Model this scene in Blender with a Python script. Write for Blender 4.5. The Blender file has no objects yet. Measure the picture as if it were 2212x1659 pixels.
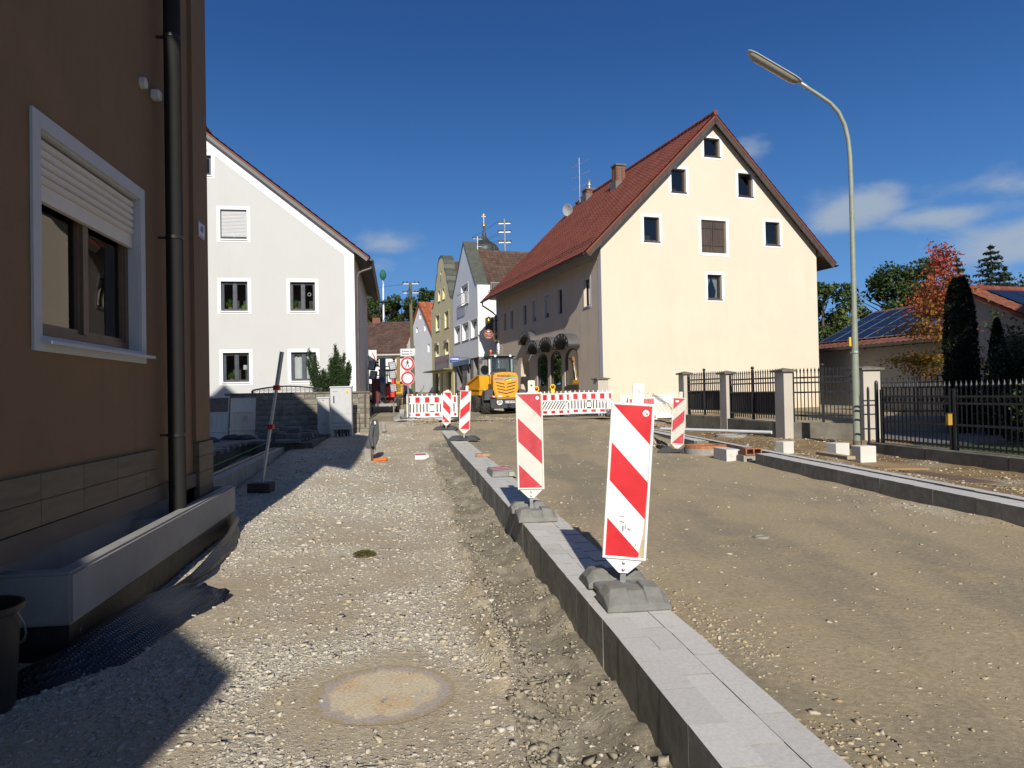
import bpy, bmesh, math, random
import numpy as np
from mathutils import Vector, Matrix, noise
from mathutils.geometry import tessellate_polygon

random.seed(11)
rng = np.random.default_rng(11)
sc = bpy.context.scene
col = sc.collection
R = math.radians

# ---------------------------------------------------------------- camera, sky, sun, exposure
PITCH, ROLL = R(0.88), -0.0195
fw = Vector((0, math.cos(PITCH), math.sin(PITCH)))
up0 = Vector((0, -math.sin(PITCH), math.cos(PITCH)))
ri0 = Vector((1, 0, 0))
ri = ri0 * math.cos(ROLL) + up0 * math.sin(ROLL)
up = -ri0 * math.sin(ROLL) + up0 * math.cos(ROLL)
cd = bpy.data.cameras.new('camera')
cam = bpy.data.objects.new('camera', cd)
col.objects.link(cam)
cm = Matrix((ri, up, -fw)).transposed().to_4x4()
cm.translation = (0, 0, 1.6)
cam.matrix_world = cm
cd.sensor_width = 36.0
cd.lens = 1534.0 / 2212.0 * 36.0
cd.clip_start, cd.clip_end = 0.05, 3000
sc.camera = cam

SUN_EL = R(30.0)
SUN_AZ = Vector((0.105, -1.0, 0)).normalized()          # horizontal direction towards the sun
SUN = Vector((SUN_AZ.x * math.cos(SUN_EL), SUN_AZ.y * math.cos(SUN_EL), math.sin(SUN_EL)))
sd = bpy.data.lights.new('sun', 'SUN')
sd.energy = 4.5
sd.angle = R(0.53)
sd.color = (1.0, 0.94, 0.84)
so = bpy.data.objects.new('sun', sd)
col.objects.link(so)
so.rotation_euler = SUN.to_track_quat('Z', 'Y').to_euler()
so.location = (0, -20, 30)

world = bpy.data.worlds.new('World')
sc.world = world
world.use_nodes = True
wt = world.node_tree
wt.nodes.clear()
wn = wt.nodes.new
out = wn('ShaderNodeOutputWorld')
bg = wn('ShaderNodeBackground')
bg.inputs['Strength'].default_value = 0.085
sky = wn('ShaderNodeTexSky')
sky.sky_type = 'NISHITA'
sky.sun_disc = False
sky.sun_elevation = SUN_EL
sky.sun_rotation = math.atan2(SUN_AZ.x, SUN_AZ.y)
sky.altitude = 500
sky.air_density = 1.0
sky.dust_density = 0.15
sky.ozone_density = 4.0
# thin fair-weather clouds: noise over the sky direction, thicker in a few banks
tc = wn('ShaderNodeTexCoord')
mp = wn('ShaderNodeMapping')
mp.inputs['Scale'].default_value = (7.0, 7.0, 15.0)
wt.links.new(tc.outputs['Generated'], mp.inputs['Vector'])
cn = wn('ShaderNodeTexNoise')
cn.inputs['Scale'].default_value = 1.6
cn.inputs['Detail'].default_value = 7
cn.inputs['Roughness'].default_value = 0.52
cn.inputs['Distortion'].default_value = 0.25
wt.links.new(mp.outputs[0], cn.inputs['Vector'])
def wmath(op, a, b=None, c=None):
    n = wn('ShaderNodeMath'); n.operation = op
    for i, x in enumerate((a, b, c)):
        if x is None: continue
        if isinstance(x, (int, float)): n.inputs[i].default_value = x
        else: wt.links.new(x, n.inputs[i])
    return n.outputs[0]
banks = None
# direction, half-width sideways, half-width upwards, thickness
for (dx, dz, sx, sz, k) in ((0.478, 0.248, 0.058, 0.026, 1.15), (0.60, 0.238, 0.070, 0.014, 0.95), (0.70, 0.198, 0.070, 0.024, 1.05), (0.68, 0.285, 0.065, 0.017, 0.85),
                            (0.345, 0.345, 0.025, 0.03, 0.5), (-0.17, 0.222, 0.045, 0.014, 0.75), (-0.19, 0.185, 0.03, 0.01, 0.6), (-0.07, 0.19, 0.06, 0.014, 0.5),
                            (-0.9, 0.2, 0.25, 0.03, 0.7), (1.2, 0.22, 0.3, 0.04, 0.7), (-0.12, 0.53, 0.05, 0.04, 0.15)):
    v = Vector((dx, 1, dz)).normalized()
    vm = wn('ShaderNodeVectorMath'); vm.operation = 'SUBTRACT'
    wt.links.new(tc.outputs['Generated'], vm.inputs[0]); vm.inputs[1].default_value = v
    sp = wn('ShaderNodeVectorMath'); sp.operation = 'MULTIPLY'
    wt.links.new(vm.outputs[0], sp.inputs[0]); sp.inputs[1].default_value = (1 / sx, 1 / sx, 1 / sz)
    ln = wn('ShaderNodeVectorMath'); ln.operation = 'LENGTH'
    wt.links.new(sp.outputs[0], ln.inputs[0])
    e = wmath('MULTIPLY', wmath('POWER', 2.718, wmath('MULTIPLY', wmath('POWER', ln.outputs['Value'], 2.0), -0.7)), k)
    banks = e if banks is None else wmath('MAXIMUM', banks, e)
dens = wmath('MULTIPLY_ADD', cn.outputs['Fac'], 1.9, -0.95)
cl = wn('ShaderNodeMapRange')
cl.inputs['From Min'].default_value = 0.30
cl.inputs['From Max'].default_value = 1.25
cl.inputs['To Max'].default_value = 0.85
cl.interpolation_type = 'SMOOTHSTEP'
wt.links.new(wmath('ADD', wmath('MULTIPLY', banks, 1.05), wmath('MULTIPLY', dens, wmath('MINIMUM', wmath('MULTIPLY', banks, 3.0), 1.0))), cl.inputs['Value'])
# the deep clear blue of the day: the physical sky blended with its measured colour by height
sz = wn('ShaderNodeSeparateXYZ')
wt.links.new(tc.outputs['Generated'], sz.inputs[0])
cr = wn('ShaderNodeValToRGB')
cr.color_ramp.interpolation = 'B_SPLINE'
els = cr.color_ramp.elements
stops = ((0.0, (0.185, 0.40, 0.70)), (0.12, (0.105, 0.280, 0.585)), (0.26, (0.047, 0.158, 0.420)), (0.42, (0.019, 0.080, 0.262)), (0.60, (0.013, 0.053, 0.185)), (1.0, (0.010, 0.042, 0.145)))
els[0].position = 0.0; els[1].position = 1.0
for p_, c_ in stops[1:-1]: els.new(p_)
for e_, (p_, c_) in zip(sorted(els, key=lambda q: q.position), stops): e_.color = (*c_, 1)
wt.links.new(sz.outputs['Z'], cr.inputs['Fac'])
cs_ = wn('ShaderNodeVectorMath'); cs_.operation = 'SCALE'; cs_.inputs['Scale'].default_value = 1.02 / 0.085
wt.links.new(cr.outputs['Color'], cs_.inputs[0])
hs = wn('ShaderNodeHueSaturation')
hs.inputs['Saturation'].default_value = 0.85
hs.inputs['Value'].default_value = 0.8
wt.links.new(sky.outputs[0], hs.inputs['Color'])
mx = wn('ShaderNodeMix'); mx.data_type = 'RGBA'
wt.links.new(cl.outputs[0], mx.inputs[0])
bl_ = wn('ShaderNodeMix'); bl_.data_type = 'RGBA'
sdt = wn('ShaderNodeVectorMath'); sdt.operation = 'DOT_PRODUCT'
wt.links.new(tc.outputs['Generated'], sdt.inputs[0]); sdt.inputs[1].default_value = SUN
smr = wn('ShaderNodeMapRange'); smr.interpolation_type = 'SMOOTHSTEP'      # whiter sky towards the sun
for k_, v_ in (('From Min', -0.25), ('From Max', 0.95), ('To Min', 0.96), ('To Max', 0.5)): smr.inputs[k_].default_value = v_
wt.links.new(sdt.outputs['Value'], smr.inputs['Value'])
wt.links.new(smr.outputs[0], bl_.inputs[0])
wt.links.new(hs.outputs[0], bl_.inputs[6])
wt.links.new(cs_.outputs[0], bl_.inputs[7])
wt.links.new(bl_.outputs[2], mx.inputs[6])
mx.inputs[7].default_value = (3.9, 4.6, 5.5, 1)
wt.links.new(mx.outputs[2], bg.inputs['Color'])
wt.links.new(bg.outputs[0], out.inputs['Surface'])

vs = sc.view_settings
vs.view_transform = 'Standard'
vs.look = 'None'
vs.gamma = 1.0
vs.use_curve_mapping = False
vs.exposure = 0.22
sc.cycles.max_bounces = 8
sc.cycles.transparent_max_bounces = 12
sc.cycles.use_denoising = True

# ---------------------------------------------------------------- helpers
def thing(name, label, cat, loc=(0, 0, 0), rz=0.0, group=None, kind=None):
    o = bpy.data.objects.new(name, None)
    o.empty_display_size = 0.1
    col.objects.link(o)
    o.location = loc
    o.rotation_euler = (0, 0, rz)
    tag(o, label, cat, group, kind)
    return o

def tag(o, label=None, cat=None, group=None, kind=None):
    if label: o['label'] = label
    if cat: o['category'] = cat
    if group: o['group'] = group
    if kind: o['kind'] = kind
    return o

def link(name, me, parent=None, loc=(0, 0, 0), rot=(0, 0, 0), scale=None):
    o = bpy.data.objects.new(name, me)
    col.objects.link(o)
    o.parent = parent
    o.location = loc
    o.rotation_euler = rot
    if scale is not None: o.scale = scale
    return o

def copy_tree(o, parent=None):
    c = o.copy()
    col.objects.link(c)
    c.parent = parent
    for ch in list(o.children): copy_tree(ch, c)
    return c

class MB:
    """collects shapes into one mesh"""
    def __init__(s): s.v, s.f, s.m, s.cur = [], [], [], 0
    def mat(s, i): s.cur = i; return s
    def add(s, vs, fs):
        b = len(s.v)
        s.v += [tuple(x) for x in vs]
        s.f += [tuple(i + b for i in f) for f in fs]
        s.m += [s.cur] * len(fs)
        return s
    def hexa(s, p):       # 8 corners: bottom ring 0-3, top ring 4-7
        return s.add(p, [(0, 3, 2, 1), (4, 5, 6, 7), (0, 1, 5, 4), (1, 2, 6, 5), (2, 3, 7, 6), (3, 0, 4, 7)])
    def box(s, x0, y0, z0, x1, y1, z1):
        return s.hexa([(x0, y0, z0), (x1, y0, z0), (x1, y1, z0), (x0, y1, z0), (x0, y0, z1), (x1, y0, z1), (x1, y1, z1), (x0, y1, z1)])
    def obox(s, o, a, b, c):
        o, a, b, c = map(Vector, (o, a, b, c))
        return s.hexa([o, o + a, o + a + b, o + b, o + c, o + a + c, o + a + b + c, o + b + c])
    def pbox(s, P, u0, w0, d0, u1, w1, d1):
        return s.hexa([P(u0, w0, d0), P(u1, w0, d0), P(u1, w0, d1), P(u0, w0, d1), P(u0, w1, d0), P(u1, w1, d0), P(u1, w1, d1), P(u0, w1, d1)])
    def beam(s, p0, p1, w, h, up=(0, 0, 1)):
        p0, p1 = Vector(p0), Vector(p1)
        d = (p1 - p0)
        sd_ = d.cross(Vector(up))
        if sd_.length < 1e-6: sd_ = d.cross(Vector((1, 0, 0)))
        sd_.normalize()
        u_ = sd_.cross(d).normalized()
        return s.obox(p0 - sd_ * w / 2 - u_ * h / 2, sd_ * w, d, u_ * h)
    def prism(s, poly, vec):
        n = len(poly); vec = Vector(vec)
        a = [Vector(p) for p in poly]; b = [p + vec for p in a]
        return s.add(a + b, [tuple(range(n))[::-1], tuple(range(n, 2 * n))] + [(i, (i + 1) % n, n + (i + 1) % n, n + i) for i in range(n)])
    def tube(s, pts, r, n=8, cap=True):
        pts = [Vector(p) for p in pts]
        rs = r if hasattr(r, '__len__') else [r] * len(pts)
        rings, prev = [], None
        for i, p in enumerate(pts):
            d = (pts[min(i + 1, len(pts) - 1)] - pts[max(i - 1, 0)]).normalized()
            if prev is None:
                a = d.cross(Vector((0, 0, 1)))
                if a.length < 1e-3: a = d.cross(Vector((1, 0, 0)))
            else:
                a = prev - d * prev.dot(d)
            a.normalize(); prev = a
            b = d.cross(a)
            rings.append([p + (a * math.cos(2 * math.pi * k / n) + b * math.sin(2 * math.pi * k / n)) * rs[i] for k in range(n)])
        vs_ = [q for rg in rings for q in rg]
        fs = []
        for i in range(len(pts) - 1):
            for k in range(n):
                fs.append((i * n + k, i * n + (k + 1) % n, (i + 1) * n + (k + 1) % n, (i + 1) * n + k))
        if cap:
            fs.append(tuple(range(n))[::-1]); fs.append(tuple((len(pts) - 1) * n + k for k in range(n)))
        return s.add(vs_, fs)
    def lathe(s, c, prof, n=16, axis='z'):
        c = Vector(c)
        vs_, fs = [], []
        for (r, h) in prof:
            for k in range(n):
                a = 2 * math.pi * k / n
                x, y = r * math.cos(a), r * math.sin(a)
                p = {'z': (x, y, h), 'x': (h, x, y), 'y': (x, h, y)}[axis]
                vs_.append(c + Vector(p))
        for i in range(len(prof) - 1):
            for k in range(n):
                fs.append((i * n + k, i * n + (k + 1) % n, (i + 1) * n + (k + 1) % n, (i + 1) * n + k))
        if prof[0][0] > 1e-4: fs.append(tuple(range(n))[::-1])
        if prof[-1][0] > 1e-4: fs.append(tuple((len(prof) - 1) * n + k for k in range(n)))
        return s.add(vs_, fs)
    def disc(s, P, u, w, d, r, n=20, r0=0.0):
        if r0 <= 0:
            return s.add([P(u + r * math.cos(2 * math.pi * k / n), w + r * math.sin(2 * math.pi * k / n), d) for k in range(n)], [tuple(range(n))])
        a = [P(u + r * math.cos(2 * math.pi * k / n), w + r * math.sin(2 * math.pi * k / n), d) for k in range(n)]
        b = [P(u + r0 * math.cos(2 * math.pi * k / n), w + r0 * math.sin(2 * math.pi * k / n), d) for k in range(n)]
        return s.add(a + b, [(k, (k + 1) % n, n + (k + 1) % n, n + k) for k in range(n)])
    def poly(s, P, pts, d):
        return s.add([P(u, w, d) for u, w in pts], [tuple(range(len(pts)))])
    def mesh(s, name, mats, smooth=None, bevel=0.0, segs=1, recalc=True):
        me = bpy.data.meshes.new(name)
        me.from_pydata([tuple(v) for v in s.v], [], s.f)
        for m in (mats if isinstance(mats, (list, tuple)) else [mats]): me.materials.append(m)
        if any(s.m): me.polygons.foreach_set('material_index', s.m)
        if recalc or bevel:
            bm = bmesh.new(); bm.from_mesh(me)
            bmesh.ops.recalc_face_normals(bm, faces=bm.faces)
            if bevel:
                es = [e for e in bm.edges if len(e.link_faces) == 2 and e.calc_face_angle(0) > R(30)]
                bmesh.ops.bevel(bm, geom=es, offset=bevel, segments=segs, affect='EDGES', clamp_overlap=True)
            bm.to_mesh(me); bm.free()
        if smooth is not None:
            me.polygons.foreach_set('use_smooth', [True] * len(me.polygons))
            me.set_sharp_from_angle(angle=R(smooth))
        me.update()
        return me
    def build(s, name, mats, parent=None, smooth=None, bevel=0.0, segs=1, loc=(0, 0, 0), rot=(0, 0, 0), recalc=True):
        return link(name, s.mesh(name, mats, smooth, bevel, segs, recalc), parent, loc, rot)

def panel(mb, outer, holes, P, depth=0.0, d=0.0):
    """a flat wall face with rectangular or arched openings and their reveals"""
    loops = [[Vector((u, w, 0)) for u, w in outer]] + [[Vector((u, w, 0)) for u, w in h] for h in holes]
    tris = tessellate_polygon(loops)
    flat = [p for l in loops for p in l]
    mb.add([P(p.x, p.y, d) for p in flat], [tuple(t) for t in tris])
    for h in holes:
        n = len(h)
        if depth:
            mb.add([P(u, w, d) for u, w in h] + [P(u, w, d - depth) for u, w in h], [(i, (i + 1) % n, n + (i + 1) % n, n + i) for i in range(n)])

def rect(u0, w0, u1, w1): return [(u0, w0), (u1, w0), (u1, w1), (u0, w1)]

def text_mesh(s, size, mat, extr=0.002, bold=0.0):
    cu = bpy.data.curves.new('lettering', 'FONT')
    cu.body = s; cu.size = size; cu.extrude = extr; cu.offset = bold
    cu.resolution_u = 3
    cu.align_x = 'CENTER'; cu.align_y = 'CENTER'
    ob = bpy.data.objects.new('lettering', cu)
    me = bpy.data.meshes.new_from_object(ob)
    bpy.data.objects.remove(ob); bpy.data.curves.remove(cu)
    me.materials.clear(); me.materials.append(mat)
    return me

def write(s, size, mat, parent, P, u, w, d, ang=0.0, sx=1.0, extr=0.002, bold=0.0, name='lettering'):
    """letters on the face P(u,w,d)"""
    me = text_mesh(s, size, mat, extr, bold)
    o = Vector(P(u, w, d)); U = Vector(P(u + 1, w, d)) - o; W = Vector(P(u, w + 1, d)) - o; D = Vector(P(u, w, d + 1)) - o
    c, sn = math.cos(ang), math.sin(ang)
    m = Matrix(((U * c + W * sn) * sx, W * c - U * sn, D)).transposed().to_4x4()
    m.translation = o
    me.transform(m)
    return link(name, me, parent)

def arc_text(s, mat, parent, P, uc, wc, rx, rz, d, size, a0, a1):
    """letters set one by one along an arch, joined as one print"""
    bm = bmesh.new()
    for i, chx in enumerate(s):
        t = a0 + (a1 - a0) * (i + 0.5) / len(s)
        u, w = uc + rx * math.cos(t), wc + rz * math.sin(t)
        tx, tz = rx * math.sin(t), -rz * math.cos(t)
        ang = math.atan2(tz, tx)
        me = text_mesh(chx, size, mat, 0.004)
        o = Vector(P(u, w, d)); U = Vector(P(u + 1, w, d)) - o; W = Vector(P(u, w + 1, d)) - o; D = Vector(P(u, w, d + 1)) - o
        c, sn = math.cos(ang), math.sin(ang)
        m = Matrix((U * c + W * sn, W * c - U * sn, D)).transposed().to_4x4(); m.translation = o
        me.transform(m); bm.from_mesh(me); bpy.data.meshes.remove(me)
    me = bpy.data.meshes.new('lettering'); bm.to_mesh(me); bm.free()
    me.materials.append(mat)
    return link('lettering', me, parent)

# ---------------------------------------------------------------- materials
_mats = {}
def nodes_of(name):
    m = bpy.data.materials.new(name); m.use_nodes = True
    nt = m.node_tree
    return m, nt, nt.nodes['Principled BSDF']

def NN(nt, typ, **kw):
    n = nt.nodes.new(typ)
    for k, v in kw.items():
        if hasattr(n, k) and k not in n.inputs: setattr(n, k, v)
        else: n.inputs[k].default_value = v
    return n

def mixc(nt, fac, a, b, blend='MIX'):
    n = nt.nodes.new('ShaderNodeMix'); n.data_type = 'RGBA'; n.blend_type = blend
    for i, x in ((0, fac), (6, a), (7, b)):
        if isinstance(x, (int, float)): n.inputs[i].default_value = x
        elif isinstance(x, tuple): n.inputs[i].default_value = x if len(x) == 4 else (*x, 1)
        else: nt.links.new(x, n.inputs[i])
    return n.outputs[2]

def ramp(nt, x, a, b, lo=0.0, hi=1.0):
    n = nt.nodes.new('ShaderNodeMapRange'); n.interpolation_type = 'SMOOTHSTEP'
    nt.links.new(x, n.inputs['Value'])
    n.inputs['From Min'].default_value = a; n.inputs['From Max'].default_value = b
    n.inputs['To Min'].default_value = lo; n.inputs['To Max'].default_value = hi
    return n.outputs[0]

def mat(name, color, rough=0.6, var=0.10, vs_=3.0, bump=0.0, bs=60.0, metal=0.0, spec=0.5, rand=0.0, dirt=None, ds=2.0, dt=(0.52, 0.68), stretch=None):
    if name in _mats: return _mats[name]
    m, nt, b = nodes_of(name)
    L = nt.links.new
    tcn = nt.nodes.new('ShaderNodeTexCoord')
    vec = tcn.outputs['Object']
    if rand:
        oi = nt.nodes.new('ShaderNodeObjectInfo')
        va = nt.nodes.new('ShaderNodeVectorMath'); va.operation = 'MULTIPLY_ADD'
        L(oi.outputs['Random'], va.inputs[0]); va.inputs[1].default_value = (37, 61, 23); L(vec, va.inputs[2])
        vec = va.outputs[0]
    if stretch:
        mpn = nt.nodes.new('ShaderNodeMapping'); mpn.inputs['Scale'].default_value = stretch
        L(vec, mpn.inputs['Vector']); vec = mpn.outputs[0]
    n1 = NN(nt, 'ShaderNodeTexNoise', Scale=vs_, Detail=7.0, Roughness=0.62); L(vec, n1.inputs['Vector'])
    c = tuple(color)
    lo = tuple(x * (1 - var) for x in c); hi = tuple(min(1, x * (1 + var)) for x in c)
    o = mixc(nt, ramp(nt, n1.outputs['Fac'], 0.28, 0.72), lo, hi)
    if rand:
        mr = nt.nodes.new('ShaderNodeMapRange'); L(oi.outputs['Random'], mr.inputs['Value'])
        mr.inputs['To Min'].default_value = 1 - rand; mr.inputs['To Max'].default_value = 1 + rand
        vm = nt.nodes.new('ShaderNodeVectorMath'); vm.operation = 'SCALE'
        L(o, vm.inputs[0]); L(mr.outputs[0], vm.inputs['Scale']); o = vm.outputs[0]
    if dirt:
        n2 = NN(nt, 'ShaderNodeTexNoise', Scale=ds, Detail=9.0, Roughness=0.7); L(vec, n2.inputs['Vector'])
        o = mixc(nt, ramp(nt, n2.outputs['Fac'], dt[0], dt[1], 0, 0.9), o, tuple(dirt))
    L(o, b.inputs['Base Color'])
    rr = ramp(nt, n1.outputs['Fac'], 0.3, 0.7, max(0.02, rough - 0.06), min(1, rough + 0.06)); L(rr, b.inputs['Roughness'])
    b.inputs['Metallic'].default_value = metal
    b.inputs['Specular IOR Level'].default_value = spec
    if bump:
        n3 = NN(nt, 'ShaderNodeTexNoise', Scale=bs, Detail=5.0, Roughness=0.6); L(vec, n3.inputs['Vector'])
        bn = nt.nodes.new('ShaderNodeBump'); bn.inputs['Strength'].default_value = bump; bn.inputs['Distance'].default_value = 0.4 / bs
        L(n3.outputs['Fac'], bn.inputs['Height']); L(bn.outputs[0], b.inputs['Normal'])
    _mats[name] = m
    return m

def glass(name, tint=(0.75, 0.8, 0.82), refl=0.10):
    if name in _mats: return _mats[name]
    m, nt, b = nodes_of(name)
    nt.nodes.remove(b)
    L = nt.links.new
    o = nt.nodes['Material Output']
    t = NN(nt, 'ShaderNodeBsdfTransparent', Color=(*tint, 1)); g = NN(nt, 'ShaderNodeBsdfGlossy', Roughness=0.015, Color=(1, 1, 1, 1))
    lw = NN(nt, 'ShaderNodeLayerWeight', Blend=0.35)
    n1 = NN(nt, 'ShaderNodeTexNoise', Scale=1.3, Detail=1.0); tc2 = nt.nodes.new('ShaderNodeTexCoord'); L(tc2.outputs['Object'], n1.inputs['Vector'])
    bn = nt.nodes.new('ShaderNodeBump'); bn.inputs['Strength'].default_value = 0.06; bn.inputs['Distance'].default_value = 0.05
    L(n1.outputs['Fac'], bn.inputs['Height']); L(bn.outputs[0], g.inputs['Normal'])
    fac = ramp(nt, lw.outputs['Fresnel'], 0.0, 1.0, refl, 0.95)
    ms = nt.nodes.new('ShaderNodeMixShader'); L(fac, ms.inputs[0]); L(t.outputs[0], ms.inputs[1]); L(g.outputs[0], ms.inputs[2])
    L(ms.outputs[0], o.inputs['Surface'])
    _mats[name] = m
    return m

def leaf_mat(name, c1, c2, rough=0.55, trans=0.25, height=None, c3=None):
    """leaves: each leaf its own tone between two colours; HEIGHT (z0, z1) blends towards c3 as this kind of tree turns from the top"""
    if name in _mats: return _mats[name]
    m, nt, b = nodes_of(name)
    L = nt.links.new
    g = nt.nodes.new('ShaderNodeNewGeometry')
    o = mixc(nt, g.outputs['Random Per Island'], c1, c2)
    if height:
        tcn = nt.nodes.new('ShaderNodeTexCoord'); sx = nt.nodes.new('ShaderNodeSeparateXYZ'); L(tcn.outputs['Object'], sx.inputs[0])
        nz = NN(nt, 'ShaderNodeTexNoise', Scale=1.1, Detail=3.0); L(tcn.outputs['Object'], nz.inputs['Vector'])
        ad = nt.nodes.new('ShaderNodeMath'); ad.operation = 'MULTIPLY_ADD'; L(nz.outputs['Fac'], ad.inputs[0]); ad.inputs[1].default_value = 4.5; L(sx.outputs['Z'], ad.inputs[2])
        o = mixc(nt, ramp(nt, ad.outputs[0], height[0] + 2.25, height[1] + 2.25), o, c3)
    L(o, b.inputs['Base Color'])
    b.inputs['Roughness'].default_value = rough
    b.inputs['Specular IOR Level'].default_value = 0.3
    tr = nt.nodes.new('ShaderNodeBsdfTranslucent'); L(o, tr.inputs['Color'])
    ms = nt.nodes.new('ShaderNodeMixShader'); ms.inputs[0].default_value = trans
    L(b.outputs[0], ms.inputs[1]); L(tr.outputs[0], ms.inputs[2]); L(ms.outputs[0], nt.nodes['Material Output'].inputs['Surface'])
    _mats[name] = m
    return m

SHADECORE = mat('shade_toned_core_concrete', (0.26, 0.245, 0.205), 0.95, 0.25, 9, 0.6, 60, rand=0.15, dirt=(0.20, 0.18, 0.14), ds=5)  # core concrete, its tone also darkened for the shade on the kerb sides
WHITE = mat('white_render', (0.80, 0.80, 0.78), 0.85, 0.03, 2, 0.25, 180)
GREYWALL = mat('pale_grey_render', (0.53, 0.53, 0.515), 0.9, 0.02, 0.8, 0.3, 160)
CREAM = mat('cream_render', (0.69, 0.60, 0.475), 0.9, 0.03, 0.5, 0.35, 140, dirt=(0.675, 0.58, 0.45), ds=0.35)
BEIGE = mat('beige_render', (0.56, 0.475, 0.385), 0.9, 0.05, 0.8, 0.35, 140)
TRIMGREY = mat('grey_trim_render', (0.50, 0.50, 0.54), 0.85, 0.04, 1.5, 0.2, 150)
BROWNWALL = mat('brown_render', (0.215, 0.132, 0.070), 0.95, 0.10, 1.2, 0.9, 130)
DARKFRAME = mat('dark_brown_frame', (0.045, 0.03, 0.022), 0.45, 0.2, 8)
ANTHFRAME = mat('anthracite_frame', (0.05, 0.06, 0.075), 0.4, 0.1, 6)
BROWNFRAME = mat('mid_brown_frame', (0.13, 0.085, 0.055), 0.5, 0.15, 9)
WHITEFRAME = mat('white_frame', (0.75, 0.75, 0.75), 0.4, 0.04, 6)
GLASS = glass('window_glass')
DARKGLASS = glass('dark_window_glass', (0.45, 0.5, 0.52), 0.08)
ROOM = mat('dim_room', (0.09, 0.08, 0.07), 0.9, 0.3, 2)
CURTAIN = mat('white_curtain', (0.72, 0.71, 0.68), 0.9, 0.08, 5, rand=0.02)
CREAMCURTAIN = mat('cream_curtain', (0.60, 0.55, 0.36), 0.9, 0.08, 5)
SHUTTER = mat('grey_shutter_slat', (0.55, 0.55, 0.56), 0.5, 0.06, 6, rand=0.03)
CREAMSHUTTER = mat('cream_shutter_slat', (0.66, 0.60, 0.52), 0.5, 0.05, 6, rand=0.03)
REDTILE = mat('red_clay_tile', (0.30, 0.065, 0.035), 0.7, 0.22, 5, 0.4, 60, rand=0.16)
BROWNTILE = mat('brown_roof_tile', (0.105, 0.062, 0.048), 0.8, 0.3, 3, 0.5, 40, rand=0.15, dirt=(0.14, 0.10, 0.075), ds=1.2)
DARKWOOD = mat('dark_stained_wood', (0.065, 0.045, 0.034), 0.6, 0.25, 6, 0.3, 40, stretch=(1, 1, 0.2))
GREENCOPPER = mat('patinated_sheet', (0.085, 0.092, 0.072), 0.5, 0.15, 3)
GUTTER = mat('dark_gutter_metal', (0.035, 0.032, 0.033), 0.4, 0.15, 6, metal=0.3)
CHIMBRICK = mat('weathered_chimney_brick', (0.20, 0.085, 0.055), 0.85, 0.35, 9, 0.6, 40)
GALV = mat('galvanised_steel', (0.42, 0.43, 0.44), 0.45, 0.12, 10, metal=0.7)
IRON = mat('black_iron', (0.022, 0.024, 0.028), 0.42, 0.2, 8)
CONCRETE = mat('grey_concrete', (0.33, 0.31, 0.28), 0.9, 0.15, 2.5, 0.5, 60, rand=0.05, dirt=(0.22, 0.2, 0.165), ds=1.6)
PILLAR = mat('pillar_render', (0.50, 0.455, 0.39), 0.92, 0.07, 1.4, 0.4, 90, dirt=(0.36, 0.30, 0.21), ds=1.0, dt=(0.58, 0.75))
CAPSTONE = mat('weathered_cap_stone', (0.16, 0.145, 0.12), 0.9, 0.3, 5, 0.5, 60)
WALLCONC = mat('mossy_base_concrete', (0.17, 0.155, 0.125), 0.95, 0.3, 2.2, 0.6, 50, dirt=(0.075, 0.07, 0.045), ds=1.8)
GRANITE = mat('pale_granite_block', (0.575, 0.56, 0.525), 0.75, 0.09, 55, 0.35, 130, rand=0.06, dirt=(0.45, 0.41, 0.34), ds=4.0, dt=(0.56, 0.72))
PLASTICW = mat('white_plastic', (0.78, 0.78, 0.76), 0.45, 0.04, 4, rand=0.02, dirt=(0.52, 0.47, 0.38), ds=4, dt=(0.62, 0.8))
DIRTYW = mat('dirty_white_plastic', (0.70, 0.68, 0.61), 0.5, 0.06, 5, rand=0.02, dirt=(0.48, 0.40, 0.28), ds=5, dt=(0.6, 0.8))
FILMW = mat('white_reflective_film', (0.72, 0.72, 0.73), 0.35, 0.04, 6, dirt=(0.52, 0.47, 0.38), ds=6, dt=(0.58, 0.76))
FILMR = mat('red_reflective_film', (0.58, 0.022, 0.03), 0.35, 0.07, 6, rand=0.04, dirt=(0.48, 0.12, 0.10), ds=8, dt=(0.57, 0.76))
FILMOLD = mat('faded_red_film', (0.50, 0.04, 0.055), 0.5, 0.12, 9, dirt=(0.52, 0.22, 0.20), ds=8, dt=(0.54, 0.72))
RUBBER = mat('recycled_rubber', (0.20, 0.20, 0.185), 0.9, 0.18, 9, 0.5, 90, rand=0.1, dirt=(0.24, 0.225, 0.19), ds=6, dt=(0.5, 0.72))
RUBBERD = mat('dark_rubber', (0.06, 0.06, 0.063), 0.85, 0.2, 9, 0.5, 90, dirt=(0.13, 0.12, 0.10), ds=6, dt=(0.55, 0.75))
TYRE = mat('tyre_rubber', (0.035, 0.034, 0.032), 0.9, 0.2, 8, 0.3, 60, dirt=(0.16, 0.13, 0.09), ds=5, dt=(0.5, 0.75))
YELLOW = mat('machine_yellow', (0.72, 0.33, 0.012), 0.4, 0.06, 3, spec=0.5, dirt=(0.55, 0.27, 0.05), ds=5, dt=(0.6, 0.8))
MACHGREY = mat('machine_grey', (0.055, 0.06, 0.065), 0.5, 0.15, 5, dirt=(0.13, 0.12, 0.10), ds=4, dt=(0.55, 0.78))
BLACK = mat('matt_black', (0.012, 0.012, 0.013), 0.6, 0.2, 6)
INKRED = mat('ink_red', (0.45, 0.02, 0.025), 0.5, 0.05)
INKWHITE = mat('ink_white', (0.78, 0.78, 0.78), 0.5, 0.03)
INKBLUE = mat('ink_blue', (0.02, 0.07, 0.32), 0.4, 0.06)
INKGREEN = mat('ink_green', (0.06, 0.30, 0.08), 0.5, 0.05)
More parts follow.
